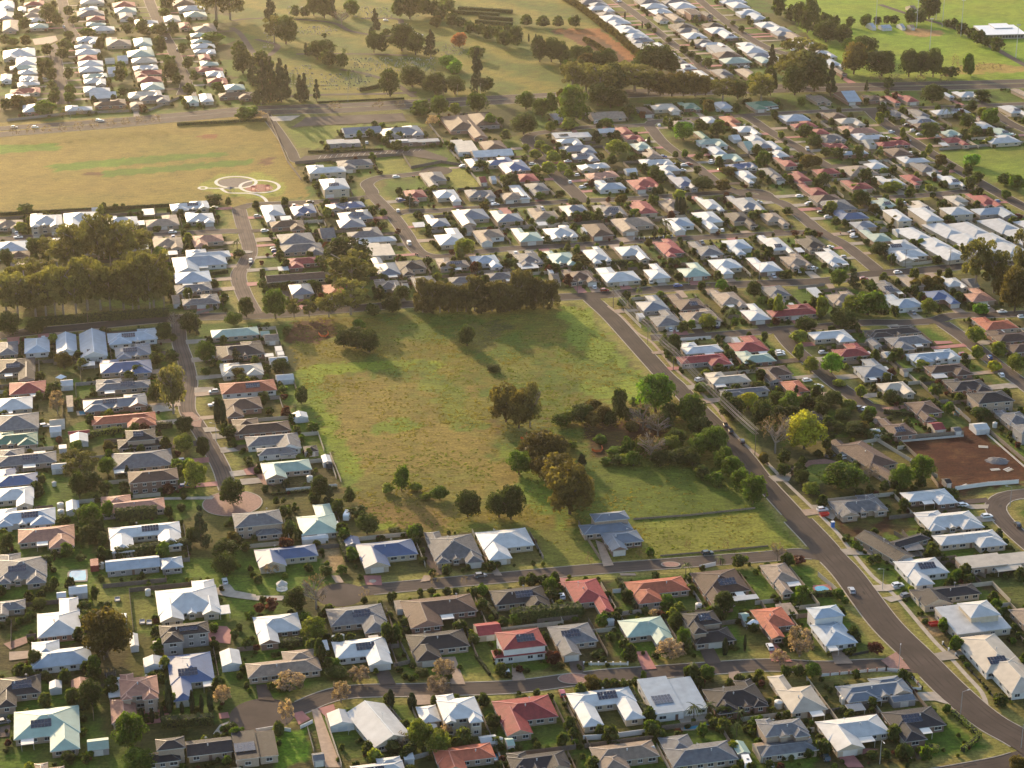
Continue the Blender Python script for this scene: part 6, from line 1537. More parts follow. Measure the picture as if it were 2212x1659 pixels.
def crown_arrays(kind, seed, big):
    rs = np.random.RandomState(seed); P=[];N=[];S=[];Tn=[]
    def lobe(c, r, n, s, zf=1.0, up=0.0):
        d = rs.normal(0,1,(n,3)); d[:,2] += up; d /= np.linalg.norm(d,axis=1)[:,None]
        rr = r*rs.uniform(.72,1.08,n)[:,None]; p = np.array(c) + d*rr*np.array([1,1,zf]); t = rs.rand()
        P.append(p); N.append(d); S.append(rs.uniform(.6,1.25,n)*s); Tn.append(np.clip(t + rs.normal(0,.16,n),0,1))
    k = 2.0 if big else 1.0; s = .042/k**.9 if big else .05
    if kind in 'dgyvYoORDura':
        nl = int(16*k*1.3); lo = .12 if kind not in 'u' else 0.0
        sparse = {'a': .45, 'R': .8}.get(kind, 1.0)
        for i in range(nl):
            a = rs.uniform(0, 2*math.pi); z = rs.uniform(lo+.14, .88); prof = math.sqrt(max(.02, 1-((z-.46)/.5)**2)) if kind != 'c' else 1
            r0 = rs.uniform(.12, .2); rad = max(0, .5*prof - r0*.7)*math.sqrt(rs.uniform(.15,1)); lobe((rad*math.cos(a), rad*math.sin(a), z), r0, int(90*sparse), s, .85, .25)
        lobe((0,0,.5), .33, int(260*sparse), s*1.6, 1.2); lobe((0,0,.45), .2, int(120*sparse), s*2.4, 1.2)
    elif kind in 'e':
        for i in range(int(20*k)):
            a = rs.uniform(0, 2*math.pi); z = rs.uniform(.34, .92); rad = .42*math.sqrt(rs.uniform(0,1))*(1.1-.5*abs(z-.6)); r0 = rs.uniform(.09,.16)
            lobe((rad*math.cos(a), rad*math.sin(a), z), r0, 80, s*.95, .6, .4)
    elif kind == 'P':
        for i in range(int(32*k)):
            a = rs.uniform(0, 2*math.pi); z = rs.uniform(.08, .93); rad = .40*math.sqrt(rs.uniform(0,1))*(1.1-.35*z); r0 = rs.uniform(.11,.19)
            lobe((rad*math.cos(a), rad*math.sin(a), z), r0, 85, s*.95, .55)
    elif kind == 'c':
        for i in range(int(24*k)):
            z = rs.uniform(.08, .97); a = rs.uniform(0, 2*math.pi); rad = (.46*(1-z)**.8)*rs.uniform(.3,.9); r0 = .06 + .12*(1-z)
            lobe((rad*math.cos(a), rad*math.sin(a), z), r0, 70, s*.95, .5)
    elif kind == 's':
        for i in range(22):
            z = (i+.5)/22*.94+.03; r0 = .46*math.sin(math.pi*min(1,(z*.82+.12)))**.8; lobe((0,0,z), r0, 46, .09, .13)
    elif kind in 'xf':
        nl = 46
        for i in range(nl):
            a = rs.uniform(0, 2*math.pi); z = rs.uniform(.38,.95); rad = .46*math.sqrt(max(.02,1-((z-.55)/.47)**2))*math.sqrt(rs.uniform(.2,1))
            lobe((rad*math.cos(a), rad*math.sin(a), z), .10, 26 if kind == 'f' else 9, .028 if kind == 'f' else .018, .8)
    P = np.concatenate(P); N = np.concatenate(N); S = np.concatenate(S); Tn = np.concatenate(Tn)
    P[:,2] = np.clip(P[:,2], .01, 1.0)
    return quads(P, N, S, rs), np.repeat(Tn, 1)
def quad_mesh(name, V, tint, m):
    n = len(V)//4; me = bpy.data.meshes.new(name); me.vertices.add(len(V)); me.vertices.foreach_set('co', V.ravel())
    me.loops.add(4*n); me.loops.foreach_set('vertex_index', np.arange(4*n)); me.polygons.add(n); me.polygons.foreach_set('loop_start', np.arange(0, 4*n, 4))
    me.update(); a = me.attributes.new('tint', 'FLOAT', 'FACE'); a.data.foreach_set('value', tint.astype(np.float32)); me.materials.append(m); return me
def trunk_mesh(kind, seed):
    rs = random.Random(seed); mb = MB(); top = {'e':.75,'P':.8,'c':.9,'s':.5,'p':.86,'x':.55,'f':.5,'a':.6}.get(kind, .5); r = {'p':.035,'u':.03,'s':.1}.get(kind, .035)
    mb.cyl(0,0,-.02,top*.5,r,r*.7,7); mb.cyl(0,0,top*.5,top,r*.7,r*.35,7)
    nb = {'x':16,'f':12,'e':7,'a':9}.get(kind, 4)
    for i in range(nb if kind not in 'csp' else 0):
        a = rs.uniform(0,6.28); z0 = rs.uniform(.22,top*.95) if kind in 'xfa' else rs.uniform(.25,top); l = rs.uniform(.25,.42); z1 = min(.93, z0 + rs.uniform(.12,.38))
        e = (l*math.cos(a), l*math.sin(a), z1); mb.beam((0,0,z0), e, .02, .02)
        if kind in 'xfa':
            for q in range(4):
                b = a + rs.uniform(-1,1); mid = tuple(e[j]*.55 + (0,0,z0)[j]*.45 for j in range(3)); mb.beam(mid, (mid[0]+.2*math.cos(b), mid[1]+.2*math.sin(b), min(.97, mid[2]+rs.uniform(.08,.25))), .009, .009)
    return mb.mesh('trunk', [M_BARK2 if kind in 'xfaeP' else M_BARK])
def palm_mesh(seed):
    rs = random.Random(seed); V = []; 
    for i in range(22):
        a = rs.uniform(0,6.28); up = rs.uniform(-.1,.28); L = .5; segs = 5; pr = None
        for k in range(segs+1):
            t = k/segs; r = L*t; z = .86 + up*t*1.6 - .38*t*t; w = .045*(1-t*.7)
            c = (r*math.cos(a), r*math.sin(a), z); l = (c[0]-w*math.sin(a), c[1]+w*math.cos(a), z-.015); q = (c[0]+w*math.sin(a), c[1]-w*math.cos(a), z-.015)
            if pr: V += [pr[0], pr[1], c, l]; V += [pr[1], pr[2], q, c]
            pr = (l, c, q)
    V = np.array(V); return quad_mesh('fronds', V, np.random.RandomState(seed).rand(len(V)//4), leafmat('leaf_p', LC['p']))
PROTO = {}
def protos(kind, big):
    k = (kind, big)
    if k not in PROTO:
        L = []
        for v in range(3):
            sd_ = hash(kind) % 1 + ord(kind)*10 + v
            if kind == 'p': cr = palm_mesh(sd_)
            else:
                V, tn = crown_arrays(kind, sd_, big); cr = quad_mesh('crown', V, tn, leafmat('leaf_' + ((kind.lower() + ('2' if kind.isupper() else ''))), LC[kind], .42, .2 if kind in 'cs' else .5))
            L.append((cr, trunk_mesh(kind, sd_)))
        PROTO[k] = L
    return PROTO[k]
TL = []
for t, s in TREES.items():
    for e in s.split(';'):
        f = e.split(); x, y, w, h = map(float, f[:4]); kind = f[4]
        px, py = tile(t, x, y); sx = proj(*at(px, py))[2]; wm_ = w/4/sx; sa = math.sin(PITCH + math.atan((py-CY)/FPX)); ca = math.cos(PITCH + math.atan((py-CY)/FPX))
        lift = 0 if kind in 'pecPs' else .22; py2 = py - lift*wm_*sa*sx
        X, Y = at(px, py2)
        hm = max((h/4/sx - lift*wm_*sa*.6) / ca, wm_*.45 if kind != 'u' else .6)
        wm_ *= 1.14; hm *= 1.05
        if t[1] == 0 and kind in 'dgceo': wm_ *= 1.15; hm *= 1.22
        if kind == 'e': hm *= 1.15; wm_ *= 1.08
        TL.append([w*h, X, Y, wm_, hm, kind, px, py])
TL.sort(key=lambda q: -q[0]); rngt = random.Random(8)
def place_tree(q, root_only=False):
    _, X, Y, w, h, kind, px, py = q; L = protos(kind, w*proj(X,Y)[2] > 34); cr, tr = L[rngt.randrange(3)]
    root = empty(NM.get(kind, 'tree'), (X, Y, 0), rngt.uniform(0, 6.28)); root.scale = (w, w, h)
    if kind in 'eP': root.scale = (w*rngt.uniform(.85,1.2), w*rngt.uniform(.85,1.2), h*rngt.uniform(.78,1.12))
    link('fronds' if kind == 'p' else 'crown', cr, root); link('trunk', tr, root); return root
PLACES = [((0,1),-80,560,1480,1180,'in the gum grove at left'),((1,1),1370,760,2300,1060,'in the windbreak row above the field'),((2,1),-60,690,430,1060,'at the right end of the windbreak row'),
 ((1,0),0,-20,2300,860,'in the cemetery'),((2,0),0,-20,1050,620,'in the upper cemetery grounds'),((2,0),380,560,1750,900,'in the long belt beside the highway'),((3,0),30,-20,700,420,'between the far estate and the ovals'),
 ((3,0),640,140,2100,700,'around the sports ovals'),((0,0),-20,960,1500,1230,'along the highway beside the golden park'),((2,2),1380,200,2300,1080,'in the green row along the main road'),((2,2),400,180,1500,760,'in the copse of the middle field'),
 ((2,2),-100,400,700,1230,'in the big clump above the grey blue house'),((1,1),60,1080,1100,1420,'on the left top corner of the field'),((1,2),1050,850,2300,1200,'along the near edge of the field'),
 ((3,1),1650,540,2300,1080,'in the tall clump at the right edge'),((3,2),-20,300,1000,1000,'in the large garden right of the main road')]
def place_of(px, py):
    for t, x0, y0, x1, y1, ph in PLACES:
        a, b = tile(t, x0, y0), tile(t, x1, y1)
        if a[0] <= px <= b[0] and a[1] <= py <= b[1]: return ph
count = {}; rest = []
for q in TL:
    cat = KN[q[5]][1]; count[cat] = count.get(cat, 0) + 1
    if count[cat] > 300: rest.append(q); continue
    r = place_tree(q); sz = '' if q[5] == 'u' else ('large ' if q[3] > 10 else ('small ' if q[3] < 4.5 and not KN[q[5]][0].startswith('small') else ''))
    unique(r, sz + KN[q[5]][0], q[1], q[2], cat, 'trees of the suburb', place_of(q[6], q[7]))
def stuff_crowns(items, name):
    """items: (x, y, w, h, kind, low) merged into one object"""
    Vs = []; Ts = []; MI = []; mats = []
    cache = {}
    for x, y, w, h, kind in items:
        c = cache.get(kind)
        if c is None:
            c = []
            for v in range(3):
                V, tn = crown_arrays(kind, 900+v+ord(kind), False); n = len(V)//4; sel = np.random.RandomState(v).permutation(n)[:int(n*.13) if kind in 'urd' or name == 'garden_shrubs' else int(n*.5)]
                Vq = V.reshape(-1,4,3)[sel]; cen = Vq.mean(1, keepdims=True); Vq = cen + (Vq-cen)*(2.0 if name == 'garden_shrubs' else 1.3)
                c.append((Vq, tn[sel]))
            cache[kind] = c
        V, tn = c[rngt.randrange(3)]; a = rngt.uniform(0, 6.28); ca, sa = math.cos(a), math.sin(a)
        q = V.copy(); X_ = q[...,0]*ca - q[...,1]*sa; Y_ = q[...,0]*sa + q[...,1]*ca
        q[...,0] = X_*w + x; q[...,1] = Y_*w + y; q[...,2] *= h
        Vs.append(q.reshape(-1,3)); Ts.append(np.clip(tn + rngt.uniform(-.25,.25), 0, 1))
        m = leafmat('leaf_' + ((kind.lower() + ('2' if kind.isupper() else ''))), LC[kind], .42, .4)
        if m not in mats: mats.append(m)
        MI.append(np.full(len(tn), mats.index(m)))
    if not Vs: return
    me = quad_mesh(name, np.concatenate(Vs), np.concatenate(Ts), mats[0])
    for m in mats[1:]: me.materials.append(m)
    me.polygons.foreach_set('material_index', np.concatenate(MI).astype(np.int32)); o = link(name, me); tag(o, kind='stuff'); return o
stuff_crowns([(q[1],q[2],q[3],q[4],q[5] if q[5] != 'p' else 'd') for q in rest], 'small_trees')
# garden planting: shrubs and small trees round every house
items = []
for i, h in enumerate(HS):
    n = rngt.randrange(18, 30) if h['s'] > 3 else rngt.randrange(7, 13)
    for k in range(n):
        sx = rngt.choice((-1,1)); 
        if rngt.random() < .5: lx = sx*(h['w']/2 + rngt.uniform(.6,2.8)); ly = rngt.uniform(-1,1)*(h['d']/2+8)
        else: lx = rngt.uniform(-1,1)*(h['w']/2+2); ly = sx*(h['d']/2 + abs(rngt.gauss(0,1))*4 + .7)
        x, y = local(h, lx, ly)
        if in_house(x, y, .5) or road_d(x, y) < 1.6 or on_drive(x, y) or not zone_free(x, y): continue
        tr = rngt.random()
        if tr < .14: w = rngt.uniform(2.8,5.4); hh = w*rngt.uniform(.8,1.25)
        else: w = rngt.uniform(1.0,2.8); hh = w*rngt.uniform(.6,1.1)
        items.append((x, y, w, hh, rngt.choice('dddddguudyr' if rngt.random() < .6 else 'ddduug')))
stuff_crowns(items, 'garden_shrubs')
# hedges
def hedge(x0, y0, x1, y1, hgt, wid, m):
    a, b = Vector((x0,y0)), Vector((x1,y1)); L = (b-a).length; u = (b-a)/L; nn = Vector((-u.y,u.x)); rs = np.random.RandomState(int(abs(x0)*7) % 9999)
    n = int(min(9000, max(200, L*(hgt*2+wid)*5))); s = max(.16, min(.4, .14 + hgt*.05))
    t = rs.uniform(0, L, n); face = rs.choice(3, n, p=[.36,.34,.30]); P = np.zeros((n,3)); N = np.zeros((n,3)); bul = 1 + .06*np.sin(t*1.3) + rs.normal(0,.03,n)
    for f, (side) in ((0,-1),(1,1)):
        k = face == f; P[k,0] = side*wid/2*bul[k]; P[k,2] = rs.uniform(0,hgt,k.sum()); N[k,0] = side
    k = face == 2; P[k,0] = rs.uniform(-wid/2, wid/2, k.sum()); P[k,2] = hgt*bul[k]; N[k,2] = 1
    W = np.stack([t*u.x + P[:,0]*nn.x, t*u.y + P[:,0]*nn.y, P[:,2]], 1); NN = np.stack([N[:,0]*nn.x, N[:,0]*nn.y, N[:,2]], 1)
    me = quad_mesh('hedge', quads(W, NN*1.6, np.full(n, s), rs), rs.rand(n), m); me.materials
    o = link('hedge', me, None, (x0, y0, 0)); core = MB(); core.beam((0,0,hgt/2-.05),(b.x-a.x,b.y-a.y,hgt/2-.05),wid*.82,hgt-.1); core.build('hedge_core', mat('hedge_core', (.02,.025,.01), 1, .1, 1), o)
    return o
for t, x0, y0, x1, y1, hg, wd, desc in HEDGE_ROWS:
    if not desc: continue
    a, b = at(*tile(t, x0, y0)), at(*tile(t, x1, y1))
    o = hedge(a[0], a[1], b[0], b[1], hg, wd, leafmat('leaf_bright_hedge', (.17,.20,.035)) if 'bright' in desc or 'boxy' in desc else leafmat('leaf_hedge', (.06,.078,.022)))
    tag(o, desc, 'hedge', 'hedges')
# brown bush hedge running down beside the far estate
L = catmull([at(*tile((2,0), *p)) for p in [(440,0),(560,70),(680,160),(790,250),(900,330),(1010,430),(1110,510)]], 5.2)
for k, p in enumerate(L):
    q = [0, p.x, p.y, 6.0, 6.5, 'o', 0, 0]; r = place_tree(q); r.name = 'hedge_bush'; tag(r, ORD[k] + ' brown bush from the far end of the long hedge beside the far estate', 'bush', 'bushes of the long brown hedge')
L = catmull([at(*tile((2,0), *p)) for p in [(630,370),(720,410),(800,470),(880,520)]], 5.5)
for k, p in enumerate(L):
    r = place_tree([0, p.x, p.y, 5.5, 5.0, 'o', 0, 0]); r.name = 'hedge_bush'; tag(r, ORD[k] + ' brown bush from the far end of the short row beside the red dirt track', 'bush', 'bushes of the short brown row')

# rough tussocks in the long field
def tussocks(polys, dens, name, cols, hmin, hmax, seed):
    rs = np.random.RandomState(seed); Vs = []; 
    P = [at(*p) for p in polys]; xs = [p[0] for p in P]; ys = [p[1] for p in P]; A = (max(xs)-min(xs))*(max(ys)-min(ys)); n = int(A*dens)
    X = rs.uniform(min(xs), max(xs), n); Y = rs.uniform(min(ys), max(ys), n); k = pip(P, X, Y); X, Y = X[k], Y[k]
    m = vnoise(X, Y, 14, 5)*.6 + vnoise(X, Y, 4, 6)*.4; k = m > rs.uniform(.25,.75,len(X)); X, Y, m = X[k], Y[k], m[k]
    n = len(X); Q = 4; c = np.repeat(np.stack([X, Y, np.zeros(n)], 1), Q, 0) + np.stack([rs.normal(0,.35,n*Q), rs.normal(0,.35,n*Q), np.zeros(n*Q)], 1)
    a = rs.uniform(0, math.pi, n*Q); h = rs.uniform(hmin, hmax, n*Q); w = rs.uniform(.25,.6,n*Q); lx = rs.normal(0,.25,n*Q); ly = rs.normal(0,.25,n*Q)
    d = np.stack([np.cos(a)*w, np.sin(a)*w, 0*a], 1); u = np.stack([lx*h, ly*h, h], 1)
    V = np.stack([c-d, c+d, c+d*.6+u, c-d*.6+u], 1).reshape(-1,3); me = quad_mesh(name, V, rs.rand(n*Q), cols[0])
    for q in cols[1:]: me.materials.append(q)
    g = np.repeat((vnoise(X, Y, 22, 8) > .5).astype(np.int32), Q); me.polygons.foreach_set('material_index', g); tag(link(name, me), kind='stuff'); print(name, n*Q)
FIELD = ZONES[15][0]
tussocks(FIELD, .34, 'field_grass', [leafmat('straw', (.175,.15,.05), .3, .5), leafmat('green_grass', (.125,.14,.04), .3, .5)], .08, .26, 3)
# ---------------------------------------------------------------- tanks, pools, poles and other single things
M_WATER = mat('pool_water', (.05,.30,.42), .08, .1, .6, bump=.2, bscale=1.5, spec=.8)
M_STEEL = mat('painted_steel', (.35,.34,.33), .5, .1, .6); M_WOOD = mat('pole_timber', (.16,.12,.09), .9, .2, 2)
def tank(t, x, y, r, hgt, m, label):
    X, Y = at(*tile(t, x, y)); root = empty('water_tank', (X, Y, 0)); b = MB(); b.cyl(0,0,0,hgt,r,r,20)
    for k in range(3): b.cyl(0,0,hgt*(k+.5)/3,hgt*(k+.5)/3+.08,r+.03,r+.03,20)
    b.build('body', m, root); l = MB(); l.cyl(0,0,hgt,hgt+.35,r+.05,.3,20); l.cyl(0,0,hgt+.35,hgt+.45,.3,.3,10); l.build('lid', m, root); tag(root, label, 'water tank', 'rainwater tanks')
CRM = mat('tank_cream', (.62,.58,.5), .6, .08, .5); DKT = mat('tank_dark', (.05,.05,.055), .6, .08, .5)
for a in [((0,3),1280,165,1.0,2.2,CRM,'round white water tank on the open lawn behind the white house'),((1,3),1525,1340,1.5,2.0,CRM,'white water tank beside the yellow trees and white two storey house'),
    ((1,3),680,565,1.0,2,CRM,'left one of two white tanks behind the white solar roofed house'),((1,3),740,555,1.0,2,CRM,'right one of two white tanks behind the white solar roofed house'),
    ((1,3),2110,1450,.9,2,CRM,'white tank beside the small grey shed above the orange roof'),((2,3),1612,285,1.2,2,CRM,'white tank at the right corner of the orange roofed house'),
    ((3,3),90,1135,1.4,2.2,CRM,'white tank left of the cream roofed house at the bottom'),((3,3),640,1085,.9,2,CRM,'back one of two white tanks left of the slate roof'),((3,3),655,1105,.9,2,CRM,'front one of two white tanks left of the slate roof'),
    ((0,2),525,1075,1.3,2.2,CRM,'back one of two cream tanks beside the solar roofed house'),((0,2),530,1135,1.3,2.2,CRM,'front one of two cream tanks beside the solar roofed house'),((1,2),635,725,1.4,2.4,DKT,'dark water tank with pale lid at the edge of the field'),
    ((1,2),465,840,1.2,2.2,CRM,'cream tank at the corner of the pale green roofed house'),((3,2),1255,690,1.5,1.6,DKT,'dark low tank beside the big green tree and red dirt lot'),((3,2),1958,375,1.0,2.2,CRM,'cream tank at the right edge beside the grey roof'),
    ((0,2),470,880,.9,1.6,CRM,'cream tank on the hedge lined yard'),((0,2),880,1590,1.0,2,CRM,'white tank at the left end of the long shed')]: tank(*a)
def pool(t, pts, label, rim=M_CONC):
    P = [Vector(at(*tile(t, *p))) for p in pts]; c = sum(P, Vector((0,0)))/len(P); root = empty('swimming_pool', (c.x, c.y, 0)); a = MB(); b = MB()
    a.face([(*((p-c)*1.22), .25) for p in P]); 
    for k in range(len(P)): q0, q1 = (P[k]-c)*1.22, (P[(k+1)%len(P)]-c)*1.22; a.face([(*q0,0),(*q1,0),(*q1,.25),(*q0,.25)])
    b.face([(*(p-c), .262) for p in P]); a.build('surround', rim, root); b.build('water', M_WATER, root); tag(root, label, 'swimming pool')
pool((0,2),[(600,1640),(620,1620),(740,1615),(745,1665),(740,1700),(600,1705)],'blue rectangular swimming pool beside the red shipping container')
pool((2,3),[(1475,1290),(1500,1275),(1600,1275),(1690,1250),(1720,1265),(1700,1290),(1620,1305),(1580,1325),(1490,1330)],'bright blue kidney shaped pool below the modern pale house')
pool((3,3),[(400,105),(430,92),(480,90),(520,110),(545,150),(430,165)],'pale green pool with red brick edge in corner yard',M_PINK)
pool((1,3),[(2040,1535),(2100,1530),(2120,1590),(2060,1600)],'dark small pool with sandy edge right of the orange roof',M_TANP)
pool((3,2),[(1595,215),(1650,215),(1680,260),(1610,270)],'small pale blue pool behind the brown roofed house',M_TANP)
pool((0,2),[(680,240),(880,230),(870,255),(690,270)],'long blue pool in front of the slate roofed solar house')
pool((2,3),[(830,1345),(910,1335),(915,1350),(850,1365)],'small curved pool in the white courtyard house garden')
# light poles and power poles
def lamp(t, x, y, h=8.5, n=''):
    X, Y = at(*tile(t, x, y)); root = empty('street_lamp', (X, Y, 0)); b = MB(); b.cyl(0,0,0,h,.11,.07,8); dd, P, _ = road_near(X, Y); v = Vector((P[0]-X, P[1]-Y)); v = v.normalized() if v.length > .1 else Vector((1,0))
    b.beam((0,0,h),(v.x*1.8,v.y*1.8,h+.35),.08,.08); b.build('pole', M_STEEL, root); l = MB(); l.beam((v.x*1.6,v.y*1.6,h+.32),(v.x*2.5,v.y*2.5,h+.38),.28,.14); l.build('lamp_head', M_ALU, root)
    unique(root, 'grey curved arm street lamp', X, Y, 'street lamp', 'street lamps')
for t, x, y in [((3,3),1662,1200),((3,3),2185,1490),((3,3),1128,815),((3,3),988,120),((3,3),965,1625),((3,1),2140,760),((2,1),2135,760),((1,1),1330,175),((0,1),1640,1010),((0,2),1870,500),((2,1),1525,800),((3,1),555,680),((1,0),45,910),((1,0),1940,820),((1,0),1740,830),((1,0),795,880),((0,0),610,1040),((3,2),2090,1060)]: lamp(t, x, y)
def pole(t, x, y, h, label, arms=2):
    X, Y = at(*tile(t, x, y)); root = empty('power_pole', (X, Y, 0)); b = MB(); b.cyl(0,0,0,h,.17,.12,8); b.build('pole', M_WOOD, root)
    for k in range(arms):
        a = MB(); z = h-.3-k*1.8; a.beam((-1.2,-.25,z),(1.2,.25,z),.12,.12)
        for q in (-1.1,-.5,.5,1.1): a.cyl(q,q*.2,z+.06,z+.25,.05,.05,6)
        a.build('crossarm', M_WOOD, root)
    tag(root, label, 'power pole', 'power poles'); return (X, Y, h)
PP = [pole((2,1),875,1000,11,'power pole on the top corner of the field road',1),pole((2,1),1172,1310,11,'power pole right of the field road junction'),pole((2,1),1393,1540,11,'power pole with transformer before the red roofs'),
      pole((2,2),2098,620,12,'tall power pole with two crossarms beside the main road'),]
PP2 = [pole((2,1),565,875,10,'power pole in front of the brown roof at the crossroad street'),pole((3,1),1185,650,10,'power pole in front of the cream front wall'),pole((3,1),1567,655,11,'power pole at the end of the white villas'),pole((0,1),760,1140,11,'pale power pole before the gum grove hedge',1),pole((0,1),155,1190,10,'pale pole left of the grove hedge',1),pole((3,1),1060,660,9,'pale pole at the corner beside the dark bush',1)]
wl = MB()
for a, b in zip(PP, PP[1:]):
    for q in (-1.1,-.5,.5,1.1):
        for dz in (-.1, -1.9):
            pts = [(a[0]+q + (b[0]-a[0])*k/8, a[1] + q*.2 + (b[1]-a[1])*k/8, a[2]+dz + (b[2]-a[2])*k/8 - 1.2*(1-(2*k/8-1)**2)) for k in range(9)]
            for k in range(8): wl.beam(pts[k], pts[k+1], .08, .08)
o = wl.build('power_lines', mat('cable', (.25,.22,.2), .6, .05, 1)); tag(o, 'sagging power lines strung along the main road poles', 'power lines')
for t, x, y, h, lab in [((3,0),1395,445,26,'tall floodlight mast in front of the sandy infield'),((3,0),1665,315,30,'tallest floodlight mast beside the oval path'),((3,0),1283,245,24,'floodlight mast behind the sandy infield'),((3,0),928,240,24,'floodlight mast left of the blue roofed pavilion'),((3,0),2140,500,26,'floodlight mast at the far right of the ovals'),((3,0),1505,230,24,'floodlight mast beside the dark pine clump'),((3,0),1450,170,24,'floodlight mast behind the pine clump'),((3,0),325,100,18,'floodlight mast at the top left of the ovals')]:
    X, Y = at(*tile(t, x, y)); root = empty('floodlight_mast', (X, Y, 0)); b = MB(); b.cyl(0,0,0,h,.3,.15,8); b.build('pole', M_ALU, root); l = MB()
    for k in range(3): l.box(-1.5+k*1.05,-.2,h,-1.5+k*1.05+.85,.2,h+.7)
    l.box(-1.7,-.08,h-.1,1.7,.08,h); l.build('lamps', M_ALU, root); tag(root, lab, 'floodlight', 'floodlight masts')
# explicit walls and fences
def fence(t, pts, hgt, m, label, name='fence', pil=0, pm=None, thick=.08):
    P = [Vector(at(*tile(t, *p))) for p in pts]; org = P[0]; r = fence_mesh(list(zip(P, P[1:])), org, hgt, m, None, name, thick)
    if pil:
        n = 0
        for a, b in zip(P, P[1:]):
            k = max(1, int((b-a).length/pil))
            for i in range(k+1):
                q = a + (b-a)*i/k - org; mb = MB(); mb.box(q.x-.22,q.y-.22,0,q.x+.22,q.y+.22,hgt+.35); mb.box(q.x-.28,q.y-.28,hgt+.35,q.x+.28,q.y+.28,hgt+.43); mb.build('pillar', pm, r)
    tag(r, label, 'fence' if name == 'fence' else 'wall')
M_WF = mat('white_panel', (.66,.64,.6), .6, .08, .4)
fence((3,2),[(1615,920),(1900,880),(2165,860)],1.8,M_WF,'white panel fence along the near edge of the red dirt lot')
fence((3,2),[(1110,480),(1690,440),(1690,438)],1.9,FM[0],'brown timber fence along the far edge of the red dirt lot')
fence((3,2),[(1130,505),(1690,455)],.9,mat('concrete_wall',(.45,.43,.40),.8,.1,.4),'grey concrete sleeper wall along the far edge of the dirt lot','retaining_wall',thick=.2)
fence((3,2),[(1100,480),(1290,650),(1470,900)],1.9,FM[0],'timber fence down the left side of the red dirt lot')
fence((3,2),[(1895,410),(2230,690)],1.9,FM[0],'orange brown timber fence down the right side of the dirt lot')
fence((3,2),[(1880,430),(2212,720)],.8,MATS['concrete_wall'],'concrete sleeper wall down the right side of the dirt lot','retaining_wall',thick=.2)
fence((3,3),[(455,870),(1020,815),(1160,830),(1260,900),(1330,985),(1235,985)],1.0,M_WF,'white rail fence with brick pillars around the corner lawn','fence',3.2,M_BRICK)
fence((3,3),[(1620,690),(1695,765),(1760,840),(1830,915),(1895,990),(1965,1075),(2170,1060)],.7,mat('black_rail',(.03,.03,.03),.5,.05,1),'black rail fence with white pillars beside the footpath','fence',6.0,M_WF)
fence((3,3),[(1510,590),(1560,645)],.7,MATS['black_rail'],'short black rail with three white pillars by the drive','fence',3.0,M_WF)
fence((3,3),[(930,1150),(1110,1400),(1240,1580)],1.8,FM[2],'cream fence between the white and charcoal roofed houses')
fence((3,3),[(430,0),(560,110),(600,150)],1.8,FM[2],'cream fence behind the green pool')
fence((3,3),[(690,700),(870,665)],1.0,MATS['black_rail'],'low black fence across the round corner lawn')
fence((3,3),[(1880,-40+440-380),(1700,-60)],1.6,FM[0],'timber fence behind the charcoal roofed house by the road')
fence((2,3),[(620,770),(1000,770)],.9,mat('rail_white',(.6,.57,.5),.6,.05,1),'low white rail front fence with square pillars','fence',2.2,M_WF)
fence((2,3),[(615,1420),(820,1410),(1150,1365)],1.8,M_WF,'white rendered wall below the white courtyard house','garden_wall',thick=.2)
fence((2,3),[(1265,1360),(1300,1480),(1420,1659)],1.8,FM[2],'cream rendered wall between two houses at bottom middle','garden_wall')
fence((2,3),[(440,1070),(640,1440),(760,1659)],1.7,FM[0],'long timber fence right of the red roofed houses')
fence((2,3),[(870,150),(940,145)],1.7,M_WF,'short white wall right of the red roof above the hedge','garden_wall')
fence((1,3),[(0,1350),(150,1325),(300,1345)],1.2,M_WF,'curved white wall left of the turning circle drive','garden_wall',thick=.2)
fence((1,3),[(385,1320),(490,1270)],1.2,M_WF,'short curved white wall right of the turning circle drive','garden_wall',thick=.2)
fence((1,3),[(600,1240),(740,1659)],1.8,FM[2],'cream fence along the narrow lane at the bottom')
fence((1,3),[(445,1325),(500,1520)],1.5,FM[1],'grey fence right of the bright green lawn')
fence((1,3),[(1250,600),(1330,760),(1190,790)],1.7,FM[0],'timber fence around the lawn beside the charcoal house')
fence((1,3),[(1310,1070),(1410,1300)],1.7,FM[0],'timber fence left of the white two storey house')
fence((1,2),[(640,620),(735,850)],1.7,FM[2],'cream fence at the left edge of the long field')
fence((1,2),[(260,925),(690,885),(700,890)],1.1,M_WF,'low white fence below the pale green roofed house')
fence((2,2),[(575,1215),(650,1350),(765,1530)],1.8,FM[0],'timber fence down the drive of the slate blue house')
fence((2,2),[(1050,1175),(1540,1140),(2100,1080)],.8,FM[0],'low ragged boundary fence between the two mown lawns')
fence((2,2),[(1280,1490),(1700,1455),(2212,1405)],.6,FM[0],'low timber rail along the front of the mown lawn')
fence((2,2),[(1620,1600),(1760,1570)],1.6,M_WF,'white gate wall beside the palm at the brown roofed house','garden_wall',thick=.2)
fence((1,0),[(95,985),(180,1180),(270,1400),(390,1560)],2.0,FM[0],'long timber fence on the right edge of the golden park')
fence((1,0),[(340,1420),(700,1385),(1265,1345)],1.9,FM[3],'dark fence below the care home car park')
fence((1,0),[(1265,1345),(1340,1460),(1600,1410),(1800,1440)],1.9,FM[3],'dark fence around the gravel court')
fence((1,0),[(1650,1280),(1840,1490),(1960,1620)],1.9,FM[1],'grey fence right of the care home')
fence((0,0),[(60,1050),(600,990),(1300,960),(1560,850)],1.8,FM[1],'long grey fence behind the houses along the highway')
fence((3,0),[(1480,1300),(1900,1265),(2212,1240)],1.7,FM[1],'grey fence along the top of the small oval')
